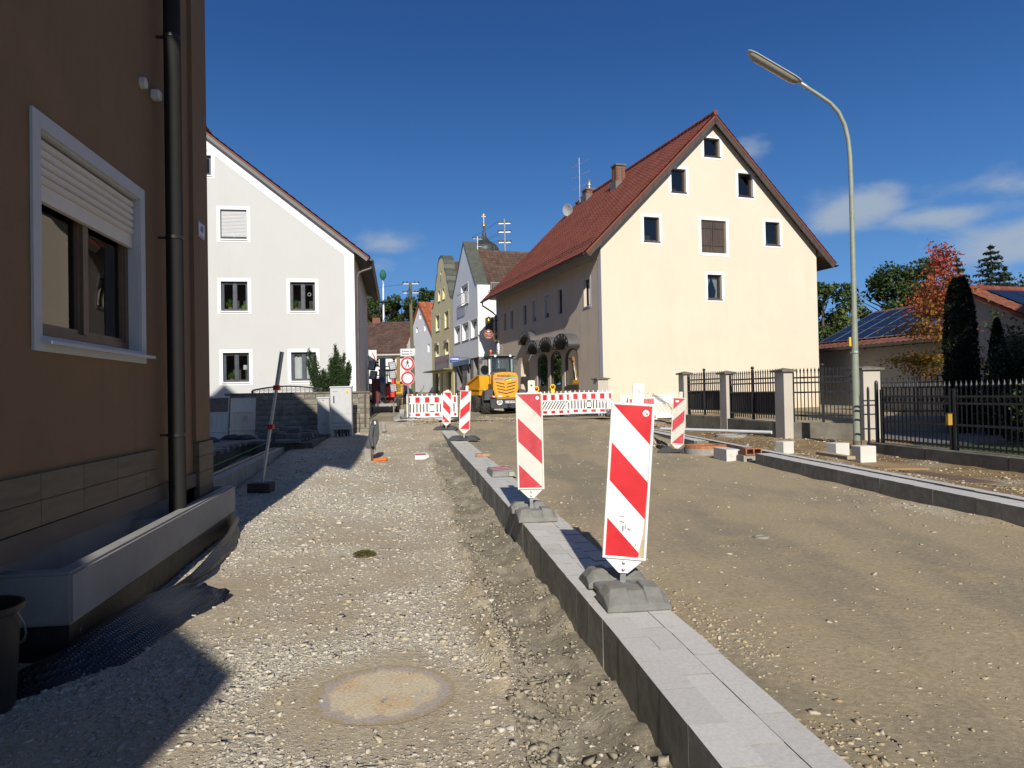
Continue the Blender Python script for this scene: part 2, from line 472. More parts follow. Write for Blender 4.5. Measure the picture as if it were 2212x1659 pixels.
SIGNBACK = mat('sign_white', (0.76, 0.76, 0.76), 0.4, 0.03)
GOLD = mat('gilded_metal', (0.72, 0.47, 0.10), 0.3, 0.1, 9, metal=0.9)
GALVPOLE = mat('pale_green_lamp_paint', (0.26, 0.29, 0.23), 0.5, 0.12, 6, dirt=(0.2, 0.21, 0.17), ds=3)
ORANGE = mat('safety_orange', (0.85, 0.13, 0.02), 0.5, 0.05)
BARK = mat('bark', (0.10, 0.075, 0.055), 0.9, 0.3, 8, 0.6, 40, stretch=(1, 1, 0.3))

def weather(m, color, streak=.35, z0=None, z1=None):
    """rain streaks and patchy stains over a render: thin vertical runs, and splashed dirt between z0 and z1"""
    nt = m.node_tree; L = nt.links.new; b = nt.nodes['Principled BSDF']
    src = b.inputs['Base Color'].links[0].from_socket
    g = nt.nodes.new('ShaderNodeNewGeometry')
    mp_ = nt.nodes.new('ShaderNodeMapping'); mp_.inputs['Scale'].default_value = (1.6, 1.6, .10); L(g.outputs['Position'], mp_.inputs['Vector'])
    n1 = NN(nt, 'ShaderNodeTexNoise', Scale=1.0, Detail=7.0, Roughness=.7); L(mp_.outputs[0], n1.inputs['Vector'])
    n2 = NN(nt, 'ShaderNodeTexNoise', Scale=.45, Detail=5.0, Roughness=.6); L(g.outputs['Position'], n2.inputs['Vector'])
    mm = nt.nodes.new('ShaderNodeMath'); mm.operation = 'MULTIPLY'; L(ramp(nt, n1.outputs['Fac'], .48, .72), mm.inputs[0]); L(ramp(nt, n2.outputs['Fac'], .42, .68, 0, streak), mm.inputs[1])
    c = mixc(nt, mm.outputs[0], src, color)
    if z0 is not None:
        sp = nt.nodes.new('ShaderNodeSeparateXYZ'); L(g.outputs['Position'], sp.inputs[0])
        n3 = NN(nt, 'ShaderNodeTexNoise', Scale=1.7, Detail=8.0, Roughness=.7); L(g.outputs['Position'], n3.inputs['Vector'])
        a = nt.nodes.new('ShaderNodeMath'); a.operation = 'MULTIPLY_ADD'; L(n3.outputs['Fac'], a.inputs[0]); a.inputs[1].default_value = -1.1 * (z1 - z0); L(sp.outputs['Z'], a.inputs[2])
        c = mixc(nt, ramp(nt, a.outputs[0], z0 - .55 * (z1 - z0), z1 - .55 * (z1 - z0), .55, 0), c, color)
    L(c, b.inputs['Base Color'])
weather(CREAM, (.60, .49, .34), .3, .6, 1.5)
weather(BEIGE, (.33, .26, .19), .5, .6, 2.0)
weather(BROWNWALL, (.13, .085, .048), .5)
weather(GREYWALL, (.42, .405, .365), .25, .5, 1.3)
# ---------------------------------------------------------------- the lie of the land
def lerp(t, x):
    if x <= t[0][0]:
        (a, b), (c, d) = t[0], t[1]
    elif x >= t[-1][0]:
        return t[-1][1] if t[-1][0] - t[-2][0] > 1e8 else t[-1][1] + (x - t[-1][0]) * (t[-1][1] - t[-2][1]) / (t[-1][0] - t[-2][0])
    else:
        for i in range(len(t) - 1):
            if t[i][0] <= x <= t[i + 1][0]:
                (a, b), (c, d) = t[i], t[i + 1]; break
    return b + (d - b) * (x - a) / (c - a)
KERBX = ((-4, 1.62), (2.5, 0.72), (3.92, 0.545), (7.45, 0.045), (12, -0.62), (18.8, -1.68), (25, -2.6))       # path-side edge of the kerb between path and road
KERBZ = ((-4, 0.25), (4.7, 0.27), (7.5, 0.30), (12, 0.34), (18.8, 0.42), (25, 0.47))
RKX = ((-4, 5.95), (7.0, 5.02), (13.0, 4.44), (15.2, 4.33), (20.5, 4.08), (26.5, 3.45), (32, 2.8))         # road-side edge of the kerb by the fence
RKZ = ((-4, 0.385), (7, 0.39), (13, 0.44), (20, 0.44), (28, 0.47))
ROADZ = ((-4, 0.19), (5, 0.17), (12, 0.205), (17, 0.27), (22, 0.42), (28, 0.57), (35, 0.66), (45, 1.0), (57, 1.45), (66, 1.85), (80, 2.3), (150, 4.0), (300, 6.0))
PATHZ = ((-4, 0.0), (9, 0.0), (13, 0.05), (17, 0.16), (21, 0.34), (25, 0.52), (28, 0.60), (35, 0.66))
kx, kz, rkx, rkz = (lambda y: lerp(KERBX, y)), (lambda y: lerp(KERBZ, y)), (lambda y: lerp(RKX, y)), (lambda y: lerp(RKZ, y))
roadz, pathz = (lambda y: lerp(ROADZ, y)), (lambda y: lerp(PATHZ, y))
def nz(x, y, s, o=0.0): return noise.noise((x * s + o, y * s - o, o * 0.7))
def fbm(x, y, s, o=0.0, n=4): return noise.fractal((x * s + o, y * s - o, o), 0.9, 2.1, n)
def sstep(a, b, x):
    t = max(0.0, min(1.0, (x - a) / (b - a))); return t * t * (3 - 2 * t)

def path_h(x, y):
    t = kx(y) - x                       # distance from the kerb
    z = pathz(y)
    z += 0.018 * fbm(x, y, 0.7, 3) + 0.007 * fbm(x, y, 5, 9)
    e = 1 - sstep(0.42, 0.62, t + 0.10 * nz(x, y, 1.2, 5))      # freshly dug strip along the kerb
    if y > 19: e *= 1 - sstep(19, 22, y)
    z += e * (-0.055 - 0.04 * sstep(0.08, 0.2, t) * (1 - sstep(7, 12, y)) + 0.075 * abs(fbm(x, y, 2.2, 21)) + 0.028 * fbm(x, y, 9, 4))
    z += e * 0.05 * math.exp(-(t / 0.13) ** 2) * (0.6 + nz(x, y, 1.5, 2))
    z += (0.15 - 0.05 * sstep(5, 9, y)) * math.exp(-((t - 0.56 - 0.08 * nz(x, y, 0.9, 15)) / 0.13) ** 2) * (1 - sstep(16, 20, y)) * max(0.1, 0.55 + 0.9 * nz(x, y, 1.0, 7) + 0.35 * fbm(x, y, 5, 8))    # its loose bank
    rough = (1 - sstep(2.9, 3.6, y)) * e
    z += rough * (0.11 * abs(fbm(x, y, 4.5, 31)) - 0.09 * sstep(0.05, 0.4, fbm(x, y, 2.6, 17)))
    dm = math.hypot(x + 0.725, y - 3.86)
    if dm < 0.8: z = z + (0.0 - z) * (1 - sstep(0.42, 0.8, dm))
    z += 0.16 * math.exp(-((x + 3.2) / 1.3) ** 2 - ((y - 26.6) / 1.3) ** 2) * (0.7 + 0.5 * fbm(x, y, 1.7, 5))       # sand heap at the end of the path
    if x < -3.9 and 8.5 < y < 21: z -= 0.14 * sstep(-4.25 - 0.17 * (y - 9.3), -4.75 - 0.17 * (y - 9.3), x)          # dug-out bed behind the strip footing
    return z, e

def path_gravel(x, y):
    """how much limestone gravel lies here, 0..1"""
    t = kx(y) - x
    g = 0.5 + 0.75 * fbm(x, y, 0.42, 40) + 0.35 * fbm(x, y, 1.3, 12)
    g *= sstep(0.55, 1.1, t + 0.25 * nz(x, y, 0.8, 50))
    g += 0.45 * math.exp(-((t - 0.72) / 0.10) ** 2) * (0.5 + nz(x, y, 1.4, 8))
    d = math.hypot((x + 0.72), (y - 3.86))
    g *= sstep(0.42, 0.75, d + 0.2 * nz(x, y, 2, 3))
    g *= 0.55 + 0.45 * sstep(2.2, 3.4, y + 0.5 * nz(x, y, 1, 1))
    if y > 17: g *= 0.75
    g *= 1 - 0.75 * sstep(-1.0, -1.5, x + 0.25 * nz(x, y, 1.3, 61)) * (1 - sstep(3.2, 4.3, y))
    return max(0.0, min(1.0, g))

def road_h(x, y):
    c = (x - kx(y) - 0.45)
    zl, zr = kz(y) - 0.035, roadz(y)
    z = zl + (zr - zl) * sstep(0.0, 1.6, c)
    if y > 22: z = zl + (zr - zl) * sstep(-0.4, 0.6, c) if y < 25 else roadz(y)
    z -= 0.022 * (math.exp(-((c - 1.15 - .1 * nz(x, y, .2, 9)) / .22) ** 2) + math.exp(-((c - 2.75 - .1 * nz(x, y, .2, 5)) / .24) ** 2)) * (0.6 + 0.8 * nz(0, y, .35, 4))      # worn wheel tracks
    z += 0.012 * fbm(x, y, 0.5, 60) + 0.004 * fbm(x, y, 3.5, 2) + 0.0025 * fbm(x, y, 13, 6)
    z += 0.02 * math.exp(-((c - 0.12) / 0.14) ** 2) * max(0, fbm(x, y, 1.1, 33) + 0.15) * (0 if y > 22 else 1)
    r = rkx(y) - x
    z += 0.035 * math.exp(-(max(r, 0) / 0.16) ** 2) * (0.6 + 0.8 * nz(x, y, 1.5, 3)) * (0 if y > 28 else 1)
    if y > 26: z += 0.03 * fbm(x, y, 0.6, 71)
    return z

def road_gravel(x, y):
    g = 0.10 + 0.55 * max(0, fbm(x, y, 0.55, 80) - 0.12)
    c, r = x - kx(y) - 0.45, rkx(y) - x
    g += 0.5 * math.exp(-((c - 0.15) / 0.16) ** 2) * max(0, nz(x, y, 0.9, 81) + 0.25)
    g += 0.45 * math.exp(-((r - 0.18) / 0.16) ** 2) * max(0, nz(x, y, 0.8, 83) + 0.4)
    return max(0.0, min(1.0, g))

def verge_h(x, y):
    b = x - rkx(y) - 0.42
    z = 0.33 - 0.17 * sstep(0.5, 1.9, b) * (1 - sstep(14.5, 18, y)) + 0.02 * fbm(x, y, 1.5, 90) + 0.012 * fbm(x, y, 7, 91)
    if y > 17: z = 0.33 + 0.10 * sstep(17, 30, y) + 0.025 * fbm(x, y, 1.2, 90)
    if y > 24: z += 0.15 * sstep(24, 30, y)
    return z

def sheet(name, x0f, x1f, ys, nx, hf, gf, material, kind='structure'):
    vs_, gs, es = [], [], []
    for y in ys:
        a, b = x0f(y), x1f(y)
        for i in range(nx + 1):
            x = a + (b - a) * i / nx
            h = hf(x, y)
            if isinstance(h, tuple): z, e = h
            else: z, e = h, 0.0
            vs_.append((x, y, z)); es.append(e)
            gs.append(gf(x, y) if gf else 0.0)
    n = nx + 1
    fs = [(j * n + i, j * n + i + 1, (j + 1) * n + i + 1, (j + 1) * n + i) for j in range(len(ys) - 1) for i in range(nx)]
    me = bpy.data.meshes.new(name)
    me.from_pydata(vs_, [], fs)
    me.materials.append(material)
    for nm, arr in (('gravel', gs), ('dug', es)):
        at_ = me.attributes.new(nm, 'FLOAT', 'POINT')
        at_.data.foreach_set('value', np.array(arr, dtype=np.float32))
    me.polygons.foreach_set('use_smooth', [True] * len(me.polygons))
    o = link(name, me)
    tag(o, kind=kind)
    return o

def geo(a, b, d0, g):
    ys, y, d = [a], a, d0
    while y < b:
        y += d; d *= g; ys.append(min(y, b))
    return ys

def soil_mat(name, base, alt, third, stone, specks=0.55, bump=0.6, streak=False):
    m, nt, b = nodes_of(name)
    L = nt.links.new
    g = nt.nodes.new('ShaderNodeNewGeometry')
    P_ = g.outputs['Position']
    mp_ = nt.nodes.new('ShaderNodeMapping'); L(P_, mp_.inputs['Vector'])
    if streak: mp_.inputs['Rotation'].default_value = (0, 0, R(-8)); mp_.inputs['Scale'].default_value = (1.0, 0.3, 1)
    n1 = NN(nt, 'ShaderNodeTexNoise', Scale=0.9, Detail=8.0, Roughness=0.6, Distortion=0.3); L(mp_.outputs[0], n1.inputs['Vector'])
    n2 = NN(nt, 'ShaderNodeTexNoise', Scale=2.3, Detail=8.0, Roughness=0.66); L(P_, n2.inputs['Vector'])
    n3 = NN(nt, 'ShaderNodeTexNoise', Scale=28.0, Detail=6.0, Roughness=0.7); L(P_, n3.inputs['Vector'])
    c = mixc(nt, ramp(nt, n1.outputs['Fac'], 0.40, 0.62), base, alt)
    c = mixc(nt, ramp(nt, n2.outputs['Fac'], 0.52, 0.74, 0, 0.75), c, third)
    at1 = nt.nodes.new('ShaderNodeAttribute'); at1.attribute_name = 'gravel'
    at2 = nt.nodes.new('ShaderNodeAttribute'); at2.attribute_name = 'dug'
    c = mixc(nt, ramp(nt, at2.outputs['Fac'], 0.15, 0.8), c, mixc(nt, ramp(nt, n2.outputs['Fac'], 0.42, 0.66), (0.25, 0.218, 0.16), (0.40, 0.352, 0.265)))
    # crushed limestone fines where gravel lies
    gm = nt.nodes.new('ShaderNodeMath'); gm.operation = 'MULTIPLY_ADD'; L(n3.outputs['Fac'], gm.inputs[0]); gm.inputs[1].default_value = 0.9
    L(at1.outputs['Fac'], gm.inputs[2])
    c = mixc(nt, ramp(nt, gm.outputs[0], 0.70, 1.35, 0, 0.85), c, stone)
    # small embedded stones
    v = NN(nt, 'ShaderNodeTexVoronoi', Scale=75.0, Randomness=1.0); L(P_, v.inputs['Vector'])
    v2 = NN(nt, 'ShaderNodeTexVoronoi', Scale=34.0, Randomness=1.0); L(P_, v2.inputs['Vector'])
    hue = nt.nodes.new('ShaderNodeSeparateColor'); L(v.outputs['Color'], hue.inputs[0])
    hue2 = nt.nodes.new('ShaderNodeSeparateColor'); L(v2.outputs['Color'], hue2.inputs[0])
    def pick(h, vv, th, r):
        a = nt.nodes.new('ShaderNodeMath'); a.operation = 'ADD'; L(h.outputs[0], a.inputs[0])
        sc_ = nt.nodes.new('ShaderNodeMath'); sc_.operation = 'MULTIPLY'; L(at1.outputs['Fac'], sc_.inputs[0]); sc_.inputs[1].default_value = 0.55
        L(sc_.outputs[0], a.inputs[1])
        f = ramp(nt, a.outputs[0], th, th + 0.08); dd = ramp(nt, vv.outputs['Distance'], r * 0.55, r, 1, 0)
        mm = nt.nodes.new('ShaderNodeMath'); mm.operation = 'MULTIPLY'; L(f, mm.inputs[0]); L(dd, mm.inputs[1]); return mm.outputs[0]
    s1 = pick(hue, v, 1.36 - specks, 0.55); s2 = pick(hue2, v2, 1.55 - specks, 0.5)
    dg_ = ramp(nt, at2.outputs['Fac'], 0.1, 0.7, 1.0, 0.25)
    def damp(q):
        k_ = nt.nodes.new('ShaderNodeMath'); k_.operation = 'MULTIPLY'; L(q, k_.inputs[0]); L(dg_, k_.inputs[1]); return k_.outputs[0]
    s1, s2 = damp(s1), damp(s2)
    stc = mixc(nt, hue.outputs[1], tuple(x * 0.72 for x in stone), tuple(min(1, x * 1.15) for x in stone))
    c = mixc(nt, s1, c, stc)
    stc2 = mixc(nt, hue2.outputs[1], tuple(x * 0.7 for x in stone), tuple(min(1, x * 1.2) for x in stone))
    c = mixc(nt, s2, c, stc2)
    fine = mixc(nt, ramp(nt, n3.outputs['Fac'], 0.25, 0.75), (0.78, 0.78, 0.78), (1.18, 1.18, 1.18))
    c = mixc(nt, 1.0, c, fine, 'MULTIPLY')
    L(c, b.inputs['Base Color'])
    b.inputs['Roughness'].default_value = 0.95
    b.inputs['Specular IOR Level'].default_value = 0.2
    h1 = nt.nodes.new('ShaderNodeMath'); h1.operation = 'MULTIPLY_ADD'; L(s1, h1.inputs[0]); h1.inputs[1].default_value = 0.5; L(n3.outputs['Fac'], h1.inputs[2])
    h2 = nt.nodes.new('ShaderNodeMath'); h2.operation = 'MULTIPLY_ADD'; L(s2, h2.inputs[0]); h2.inputs[1].default_value = 1.0; L(h1.outputs[0], h2.inputs[2])
    bn = nt.nodes.new('ShaderNodeBump'); bn.inputs['Strength'].default_value = bump; bn.inputs['Distance'].default_value = 0.012
    L(h2.outputs[0], bn.inputs['Height']); L(bn.outputs[0], b.inputs['Normal'])
    return m

PATHM = soil_mat('path_soil', (0.43, 0.35, 0.24), (0.49, 0.42, 0.30), (0.40, 0.34, 0.24), (0.58, 0.535, 0.44), 0.62, 0.9)
ROADM = soil_mat('road_soil', (0.385, 0.31, 0.20), (0.285, 0.243, 0.17), (0.43, 0.33, 0.19), (0.50, 0.44, 0.33), 0.24, 0.6, True)
VERGEM = soil_mat('verge_soil', (0.29, 0.20, 0.095), (0.20, 0.13, 0.065), (0.36, 0.28, 0.16), (0.45, 0.40, 0.30), 0.5, 0.9)
FARM = soil_mat('far_soil', (0.27, 0.23, 0.15), (0.33, 0.285, 0.19), (0.22, 0.19, 0.125), (0.45, 0.41, 0.32), 0.3, 0.5)

sheet('gravel_path', lambda y: min(-4.2, -0.75 * y - 1.5) if y < 12 else -10.5, lambda y: kx(y) + 0.06, geo(0.9, 29, 0.035, 1.012), 190, path_h, path_gravel, PATHM)
sheet('dirt_road', lambda y: kx(y) + 0.40 if y < 24.6 else kx(24.6) + 0.4 - (y - 24.6) * 0.35, lambda y: rkx(y) + 0.05, geo(0.9, 34, 0.04, 1.012), 120, road_h, road_gravel, ROADM)
sheet('soil_verge', lambda y: rkx(y) + 0.24, lambda y: 9.6, geo(4.0, 33, 0.07, 1.01), 70, verge_h, lambda x, y: max(0, min(1, 0.25 + 0.6 * fbm(x, y, 0.8, 95))), VERGEM)
def far_h(x, y):
    z = roadz(y) - 0.05 if y > 26 else roadz(26) - 0.05 - 0.9 * sstep(26, 22, y)
    return z
sheet('ground', lambda y: -60 - y * 2.2, lambda y: 60 + y * 2.2, [-60, -20, 0, 10, 20, 23, 26, 30, 35, 40, 50, 60, 80, 110, 150, 220, 320, 450, 600], 60, far_h, None, FARM)
sheet('street', lambda y: -11.2 - max(0, (y - 50)) * 0.34, lambda y: 6.0 - 0.33 * (y - 28), geo(28.5, 100, 0.5, 1.02), 30,
      lambda x, y: roadz(y) + 0.012 + 0.03 * fbm(x, y, 0.5, 66) + (0.05 * fbm(x, y, 1.3, 67) if y < 34 else 0), lambda x, y: max(0, 0.25 + 0.5 * fbm(x, y, 0.4, 68)), FARM)
YARDM = mat('yard_asphalt', (0.16, 0.16, 0.165), 0.9, 0.12, 1.5, 0.5, 120, dirt=(0.2, 0.195, 0.18), ds=1.0)
yb = MB(); yb.box(9.3, 13.0, -0.2, 40, 36, 0.30)
tag(yb.build('yard_paving', YARDM), kind='structure')
LAWNM = mat('lawn_soil', (0.04, 0.06, 0.02), 0.95, 0.3, 3)
lb = MB(); lb.box(8.35, 5.0, -0.2, 40, 15.6, 0.335)
tag(lb.build('lawn', LAWNM), kind='structure')

# ---------------------------------------------------------------- scattered stones (nobody could count them)
BOXV = np.array([(x, y, z) for z in (-1, 1) for x, y in ((-1, -1), (1, -1), (1, 1), (-1, 1))], dtype=float)
BOXF = np.array([(0, 3, 2), (0, 2, 1), (4, 5, 6), (4, 6, 7), (0, 1, 5), (0, 5, 4), (1, 2, 6), (1, 6, 5), (2, 3, 7), (2, 7, 6), (3, 0, 4), (3, 4, 7)])
def rocks(name, pts, sizes, material, flat=0.55):
    n = len(pts)
    pts = np.array(pts); sizes = np.array(sizes)
    V = BOXV[None] * 0.72 + 0.34 * rng.standard_normal((n, 8, 3)).clip(-1.3, 1.3)      # angular crushed chips
    sc3 = np.stack([rng.uniform(0.7, 1.5, n), rng.uniform(0.45, 1.0, n), rng.uniform(flat * 0.4, flat * 1.25, n)], 1)
    V = V * sc3[:, None, :]
    a = rng.uniform(0, 2 * np.pi, n); tl = rng.normal(0, 0.3, n)
    ca, sa, ct, st = np.cos(a), np.sin(a), np.cos(tl), np.sin(tl)
    y2 = V[:, :, 1] * ct[:, None] - V[:, :, 2] * st[:, None]; z2 = V[:, :, 1] * st[:, None] + V[:, :, 2] * ct[:, None]
    x3 = V[:, :, 0] * ca[:, None] - y2 * sa[:, None]; y3 = V[:, :, 0] * sa[:, None] + y2 * ca[:, None]
    V = np.stack([x3, y3, z2], 2) * sizes[:, None, None] + pts[:, None, :]
    Fc = (BOXF[None] + (np.arange(n) * 8)[:, None, None]).reshape(-1, 3)
    me = bpy.data.meshes.new(name)
    me.vertices.add(n * 8); me.vertices.foreach_set('co', V.reshape(-1).astype(np.float32))
    me.loops.add(len(Fc) * 3); me.loops.foreach_set('vertex_index', Fc.reshape(-1).astype(np.int32))
    me.polygons.add(len(Fc)); me.polygons.foreach_set('loop_start', (np.arange(len(Fc)) * 3).astype(np.int32))
    me.update(calc_edges=True); me.validate()
    me.materials.append(material)
    return tag(link(name, me), kind='stuff')

def stone_mat(name, a, b_, c_):
    m, nt, b = nodes_of(name); L = nt.links.new
    g = nt.nodes.new('ShaderNodeNewGeometry')
    o = mixc(nt, g.outputs['Random Per Island'], a, b_)
    wn_ = nt.nodes.new('ShaderNodeTexWhiteNoise'); wn_.noise_dimensions = '1D'; L(g.outputs['Random Per Island'], wn_.inputs['W'])
    o = mixc(nt, ramp(nt, wn_.outputs['Value'], 0.55, 0.9), o, c_)
    n1 = NN(nt, 'ShaderNodeTexNoise', Scale=70.0, Detail=4.0); L(g.outputs['Position'], n1.inputs['Vector'])
    o = mixc(nt, 1.0, o, mixc(nt, ramp(nt, n1.outputs['Fac'], 0.3, 0.7), (0.82, 0.82, 0.82), (1.1, 1.1, 1.1)), 'MULTIPLY')
    L(o, b.inputs['Base Color']); b.inputs['Roughness'].default_value = 0.95; b.inputs['Specular IOR Level'].default_value = 0.2
    return m
LIME = stone_mat('limestone_gravel', (0.43, 0.395, 0.325), (0.60, 0.565, 0.48), (0.47, 0.40, 0.285))
pts, szs = [], []
tries = 0
while len(pts) < 33000 and tries < 500000:
    tries += 1
    u = random.random()
    y = 1.5 * (26 / 1.5) ** (u ** 0.85)
    x0 = -0.75 * y - 0.6; x1 = kx(y) - 0.05
    x = random.uniform(x0, x1)
    wall_x = -2.37 - 0.166 * y
    if x < wall_x + 0.05 and y < 10: continue
    if y > 9.5 and x < -4.6 - 0.17 * (y - 9.5): continue
    g = path_gravel(x, y)
    if random.random() > 0.04 + 1.0 * g ** 1.6: continue
    z, e = path_h(x, y)
    s = min(0.020 + 0.001 * y, max(0.003, random.lognormvariate(math.log(0.0055 + 0.0006 * y), 0.55)))
    pts.append((x, y, z + s * random.uniform(-0.4, 0.12))); szs.append(s)
while len(pts) < 35500:
    y = 1.7 * (20 / 1.7) ** random.random(); t = abs(random.gauss(0.62, 0.2))
    x = kx(y) - t
    z, e = path_h(x, y)
    s = min(0.026, max(0.003, random.lognormvariate(math.log(0.0062), 0.55)))
    pts.append((x, y, z + s * 0.2)); szs.append(s)
rocks('gravel', pts, szs, LIME)
pts, szs = [], []
while len(pts) < 2600:
    y = 1.8 * (30 / 1.8) ** random.random()
    x = random.uniform(kx(y) + 0.46, min(rkx(y), 0.75 * y + 0.2))
    if random.random() > 0.015 + 0.9 * road_gravel(x, y) ** 1.5: continue
    s = min(0.026, max(0.003, random.lognormvariate(math.log(0.0052 + 0.0005 * y), 0.5)))
    pts.append((x, y, road_h(x, y) - s * random.uniform(-.1, .25))); szs.append(s)
while len(pts) < 7700:
    y = random.uniform(5, 28); x = random.uniform(rkx(y) + 0.5, 8.0)
    s = min(0.05, random.lognormvariate(math.log(0.011), 0.5))
    pts.append((x, y, verge_h(x, y) + s * 0.15)); szs.append(s)
for cx, cy, w, h, n in ((3.35, 17.2, 0.45, 0.22, 700), (4.5, 24.6, 0.7, 0.3, 900), (-3.0, 26.4, 1.1, 0.1, 700), (-0.5, 30, 3, 0.0, 500)):     # small heaps
    for i in range(n):
        a, r = random.uniform(0, 6.28), abs(random.gauss(0, 0.5))
        x, y = cx + w * r * math.cos(a), cy + w * r * math.sin(a)
        s = random.uniform(0.012, 0.04)
        base = road_h(x, y) if x < rkx(y) and x > kx(y) else (verge_h(x, y) if x > 0 else path_h(x, y)[0])
        pts.append((x, y, base + h * max(0, 1 - r / 1.2) + s * 0.2)); szs.append(s)
rocks('scattered_stones', pts, szs, stone_mat('road_stone', (0.38, 0.31, 0.21), (0.56, 0.50, 0.40), (0.42, 0.33, 0.19)))

# crumbled soil: damp clods in the dug strip, dry ones dropped along the road side of the kerb
pts, szs = [], []
while len(pts) < 5000:
    y = 1.6 * (15 / 1.6) ** random.random(); t = random.uniform(0.02, 0.62)
    x = kx(y) - t
    if fbm(x, y, 1.6, 55) + 0.9 * (t > 0.35) < random.uniform(-0.2, 0.8): continue
    s = min(0.035 if y < 4 else 0.022, random.lognormvariate(math.log(0.0075), 0.6))
    pts.append((x, y, path_h(x, y)[0] + s * 0.15)); szs.append(s)
rocks('soil_clods', pts, szs, stone_mat('damp_clod', (0.24, 0.21, 0.155), (0.37, 0.33, 0.25), (0.30, 0.265, 0.2)), flat=0.8)
pts, szs = [], []
while len(pts) < 1300:
    y = 1.8 * (14 / 1.8) ** random.random(); c = abs(random.gauss(0.0, 0.20))
    x = kx(y) + 0.47 + c
    if nz(0.3, y, 1.1, 77) + 0.35 * nz(x, y, 5, 3) < random.uniform(-0.35, 0.55): continue
    s = min(0.018, random.lognormvariate(math.log(0.0052), 0.55))
    pts.append((x, y, road_h(x, y) + s * 0.05)); szs.append(s)
rocks('soil_crumbs', pts, szs, stone_mat('dry_clod', (0.36, 0.28, 0.17), (0.50, 0.43, 0.31), (0.42, 0.33, 0.2)), flat=0.8)

# ---------------------------------------------------------------- kerbs: every stone a part
def kerb_row(root, xf, zf, off, w, h, y0, y1, ln, mesh_, phase=0.0, skip=None, gap=0.004, jit=0.0012):
    y = y0 + phase
    while y < y1:
        x0, x1 = xf(y), xf(y + ln)
        a = math.atan2(x0 - x1, ln)
        if not (skip and skip[0] < y < skip[1]):
            cx_, cy_ = xf(y + ln / 2) + off, y + ln / 2
            o = link('kerb_stone', mesh_, root, (cx_ + random.uniform(-jit, jit) * 1.5, cy_, zf(cy_) + random.uniform(-jit, jit)), (random.uniform(-.004, .004), random.uniform(-.004, .004), a + random.uniform(-.006, .006)))
        y += ln * math.cos(a) + 0.0
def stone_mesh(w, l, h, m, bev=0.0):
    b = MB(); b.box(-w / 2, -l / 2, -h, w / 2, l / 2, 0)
    me = b.mesh('kerb_stone', [m, SHADECORE], smooth=None, bevel=bev, segs=1)
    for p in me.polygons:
        if p.normal.z < .3: p.material_index = 1  # sides and ends take the concrete with shade in its colour
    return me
k1 = thing('kerb', None, None, (0, 0, 0), kind='structure')
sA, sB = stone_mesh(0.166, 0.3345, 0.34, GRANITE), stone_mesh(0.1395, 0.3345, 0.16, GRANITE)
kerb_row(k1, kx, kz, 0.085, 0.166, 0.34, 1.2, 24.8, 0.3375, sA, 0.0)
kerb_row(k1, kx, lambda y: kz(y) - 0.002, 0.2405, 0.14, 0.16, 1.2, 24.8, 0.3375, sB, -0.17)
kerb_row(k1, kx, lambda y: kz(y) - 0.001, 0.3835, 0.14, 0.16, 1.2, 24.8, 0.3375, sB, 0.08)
# mortar bed in the joints under the stones
bed = MB()
ysb = [1.0 + i * 0.5 for i in range(49)]
for a, b in zip(ysb[:-1], ysb[1:]):
    bed.hexa([(kx(a) + .012, a, kz(a) - .25), (kx(a) + .442, a, kz(a) - .25), (kx(b) + .442, b, kz(b) - .25), (kx(b) + .012, b, kz(b) - .25),
              (kx(a) + .012, a, kz(a) - .006), (kx(a) + .442, a, kz(a) - .006), (kx(b) + .442, b, kz(b) - .006), (kx(b) + .012, b, kz(b) - .006)])
bed.build('mortar_bed', mat('joint_mortar', (0.20, 0.19, 0.17), 0.95, 0.2, 12, 0.5, 120), k1)
k2 = thing('kerb', None, None, (0, 0, 0), kind='structure')
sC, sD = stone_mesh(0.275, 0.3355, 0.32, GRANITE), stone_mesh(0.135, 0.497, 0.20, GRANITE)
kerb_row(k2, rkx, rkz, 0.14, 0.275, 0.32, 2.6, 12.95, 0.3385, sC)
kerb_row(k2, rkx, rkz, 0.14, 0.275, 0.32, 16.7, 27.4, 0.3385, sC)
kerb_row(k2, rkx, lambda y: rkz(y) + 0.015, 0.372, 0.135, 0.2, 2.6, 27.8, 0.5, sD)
bed = MB()
for i in range(50):
    a, b = 2.6 + i * 0.5, 3.1 + i * 0.5
    bed.hexa([(rkx(a) + .02, a, rkz(a) - .3), (rkx(a) + .43, a, rkz(a) - .3), (rkx(b) + .43, b, rkz(b) - .3), (rkx(b) + .02, b, rkz(b) - .3)] +
             [(rkx(q) + o_, q, rkz(q) - (.007 if not 12.9 < (a + b) / 2 < 16.7 else .16)) for q, o_ in ((a, .02), (a, .43), (b, .43), (b, .02))])
bed.build('mortar_bed', _mats['joint_mortar'], k2)
# ---------------------------------------------------------------- house building kit (local frame: x across the front, y inwards, z up)
def front(u, w, d): return Vector((u, -d, w))
def leftside(u, w, d): return Vector((-d, u, w))
def rightside_of(W): return lambda u, w, d: Vector((W + d, u, w))

SLAT = {}
def slat_mesh(width, m, hgt=0.055, th=0.016):
    k = (round(width, 3), m.name, hgt)
    if k not in SLAT:
        b = MB(); b.prism([(0, 0, 0), (0, -th, 0.2 * hgt), (0, -th, 0.75 * hgt), (0, 0, hgt * 0.96)], (width, 0, 0))
        SLAT[k] = b.mesh('slat', m)
    return SLAT[k]

def face_rot(P):
    o = P(0, 0, 0); U = P(1, 0, 0) - o
    return math.atan2(U.y, U.x)

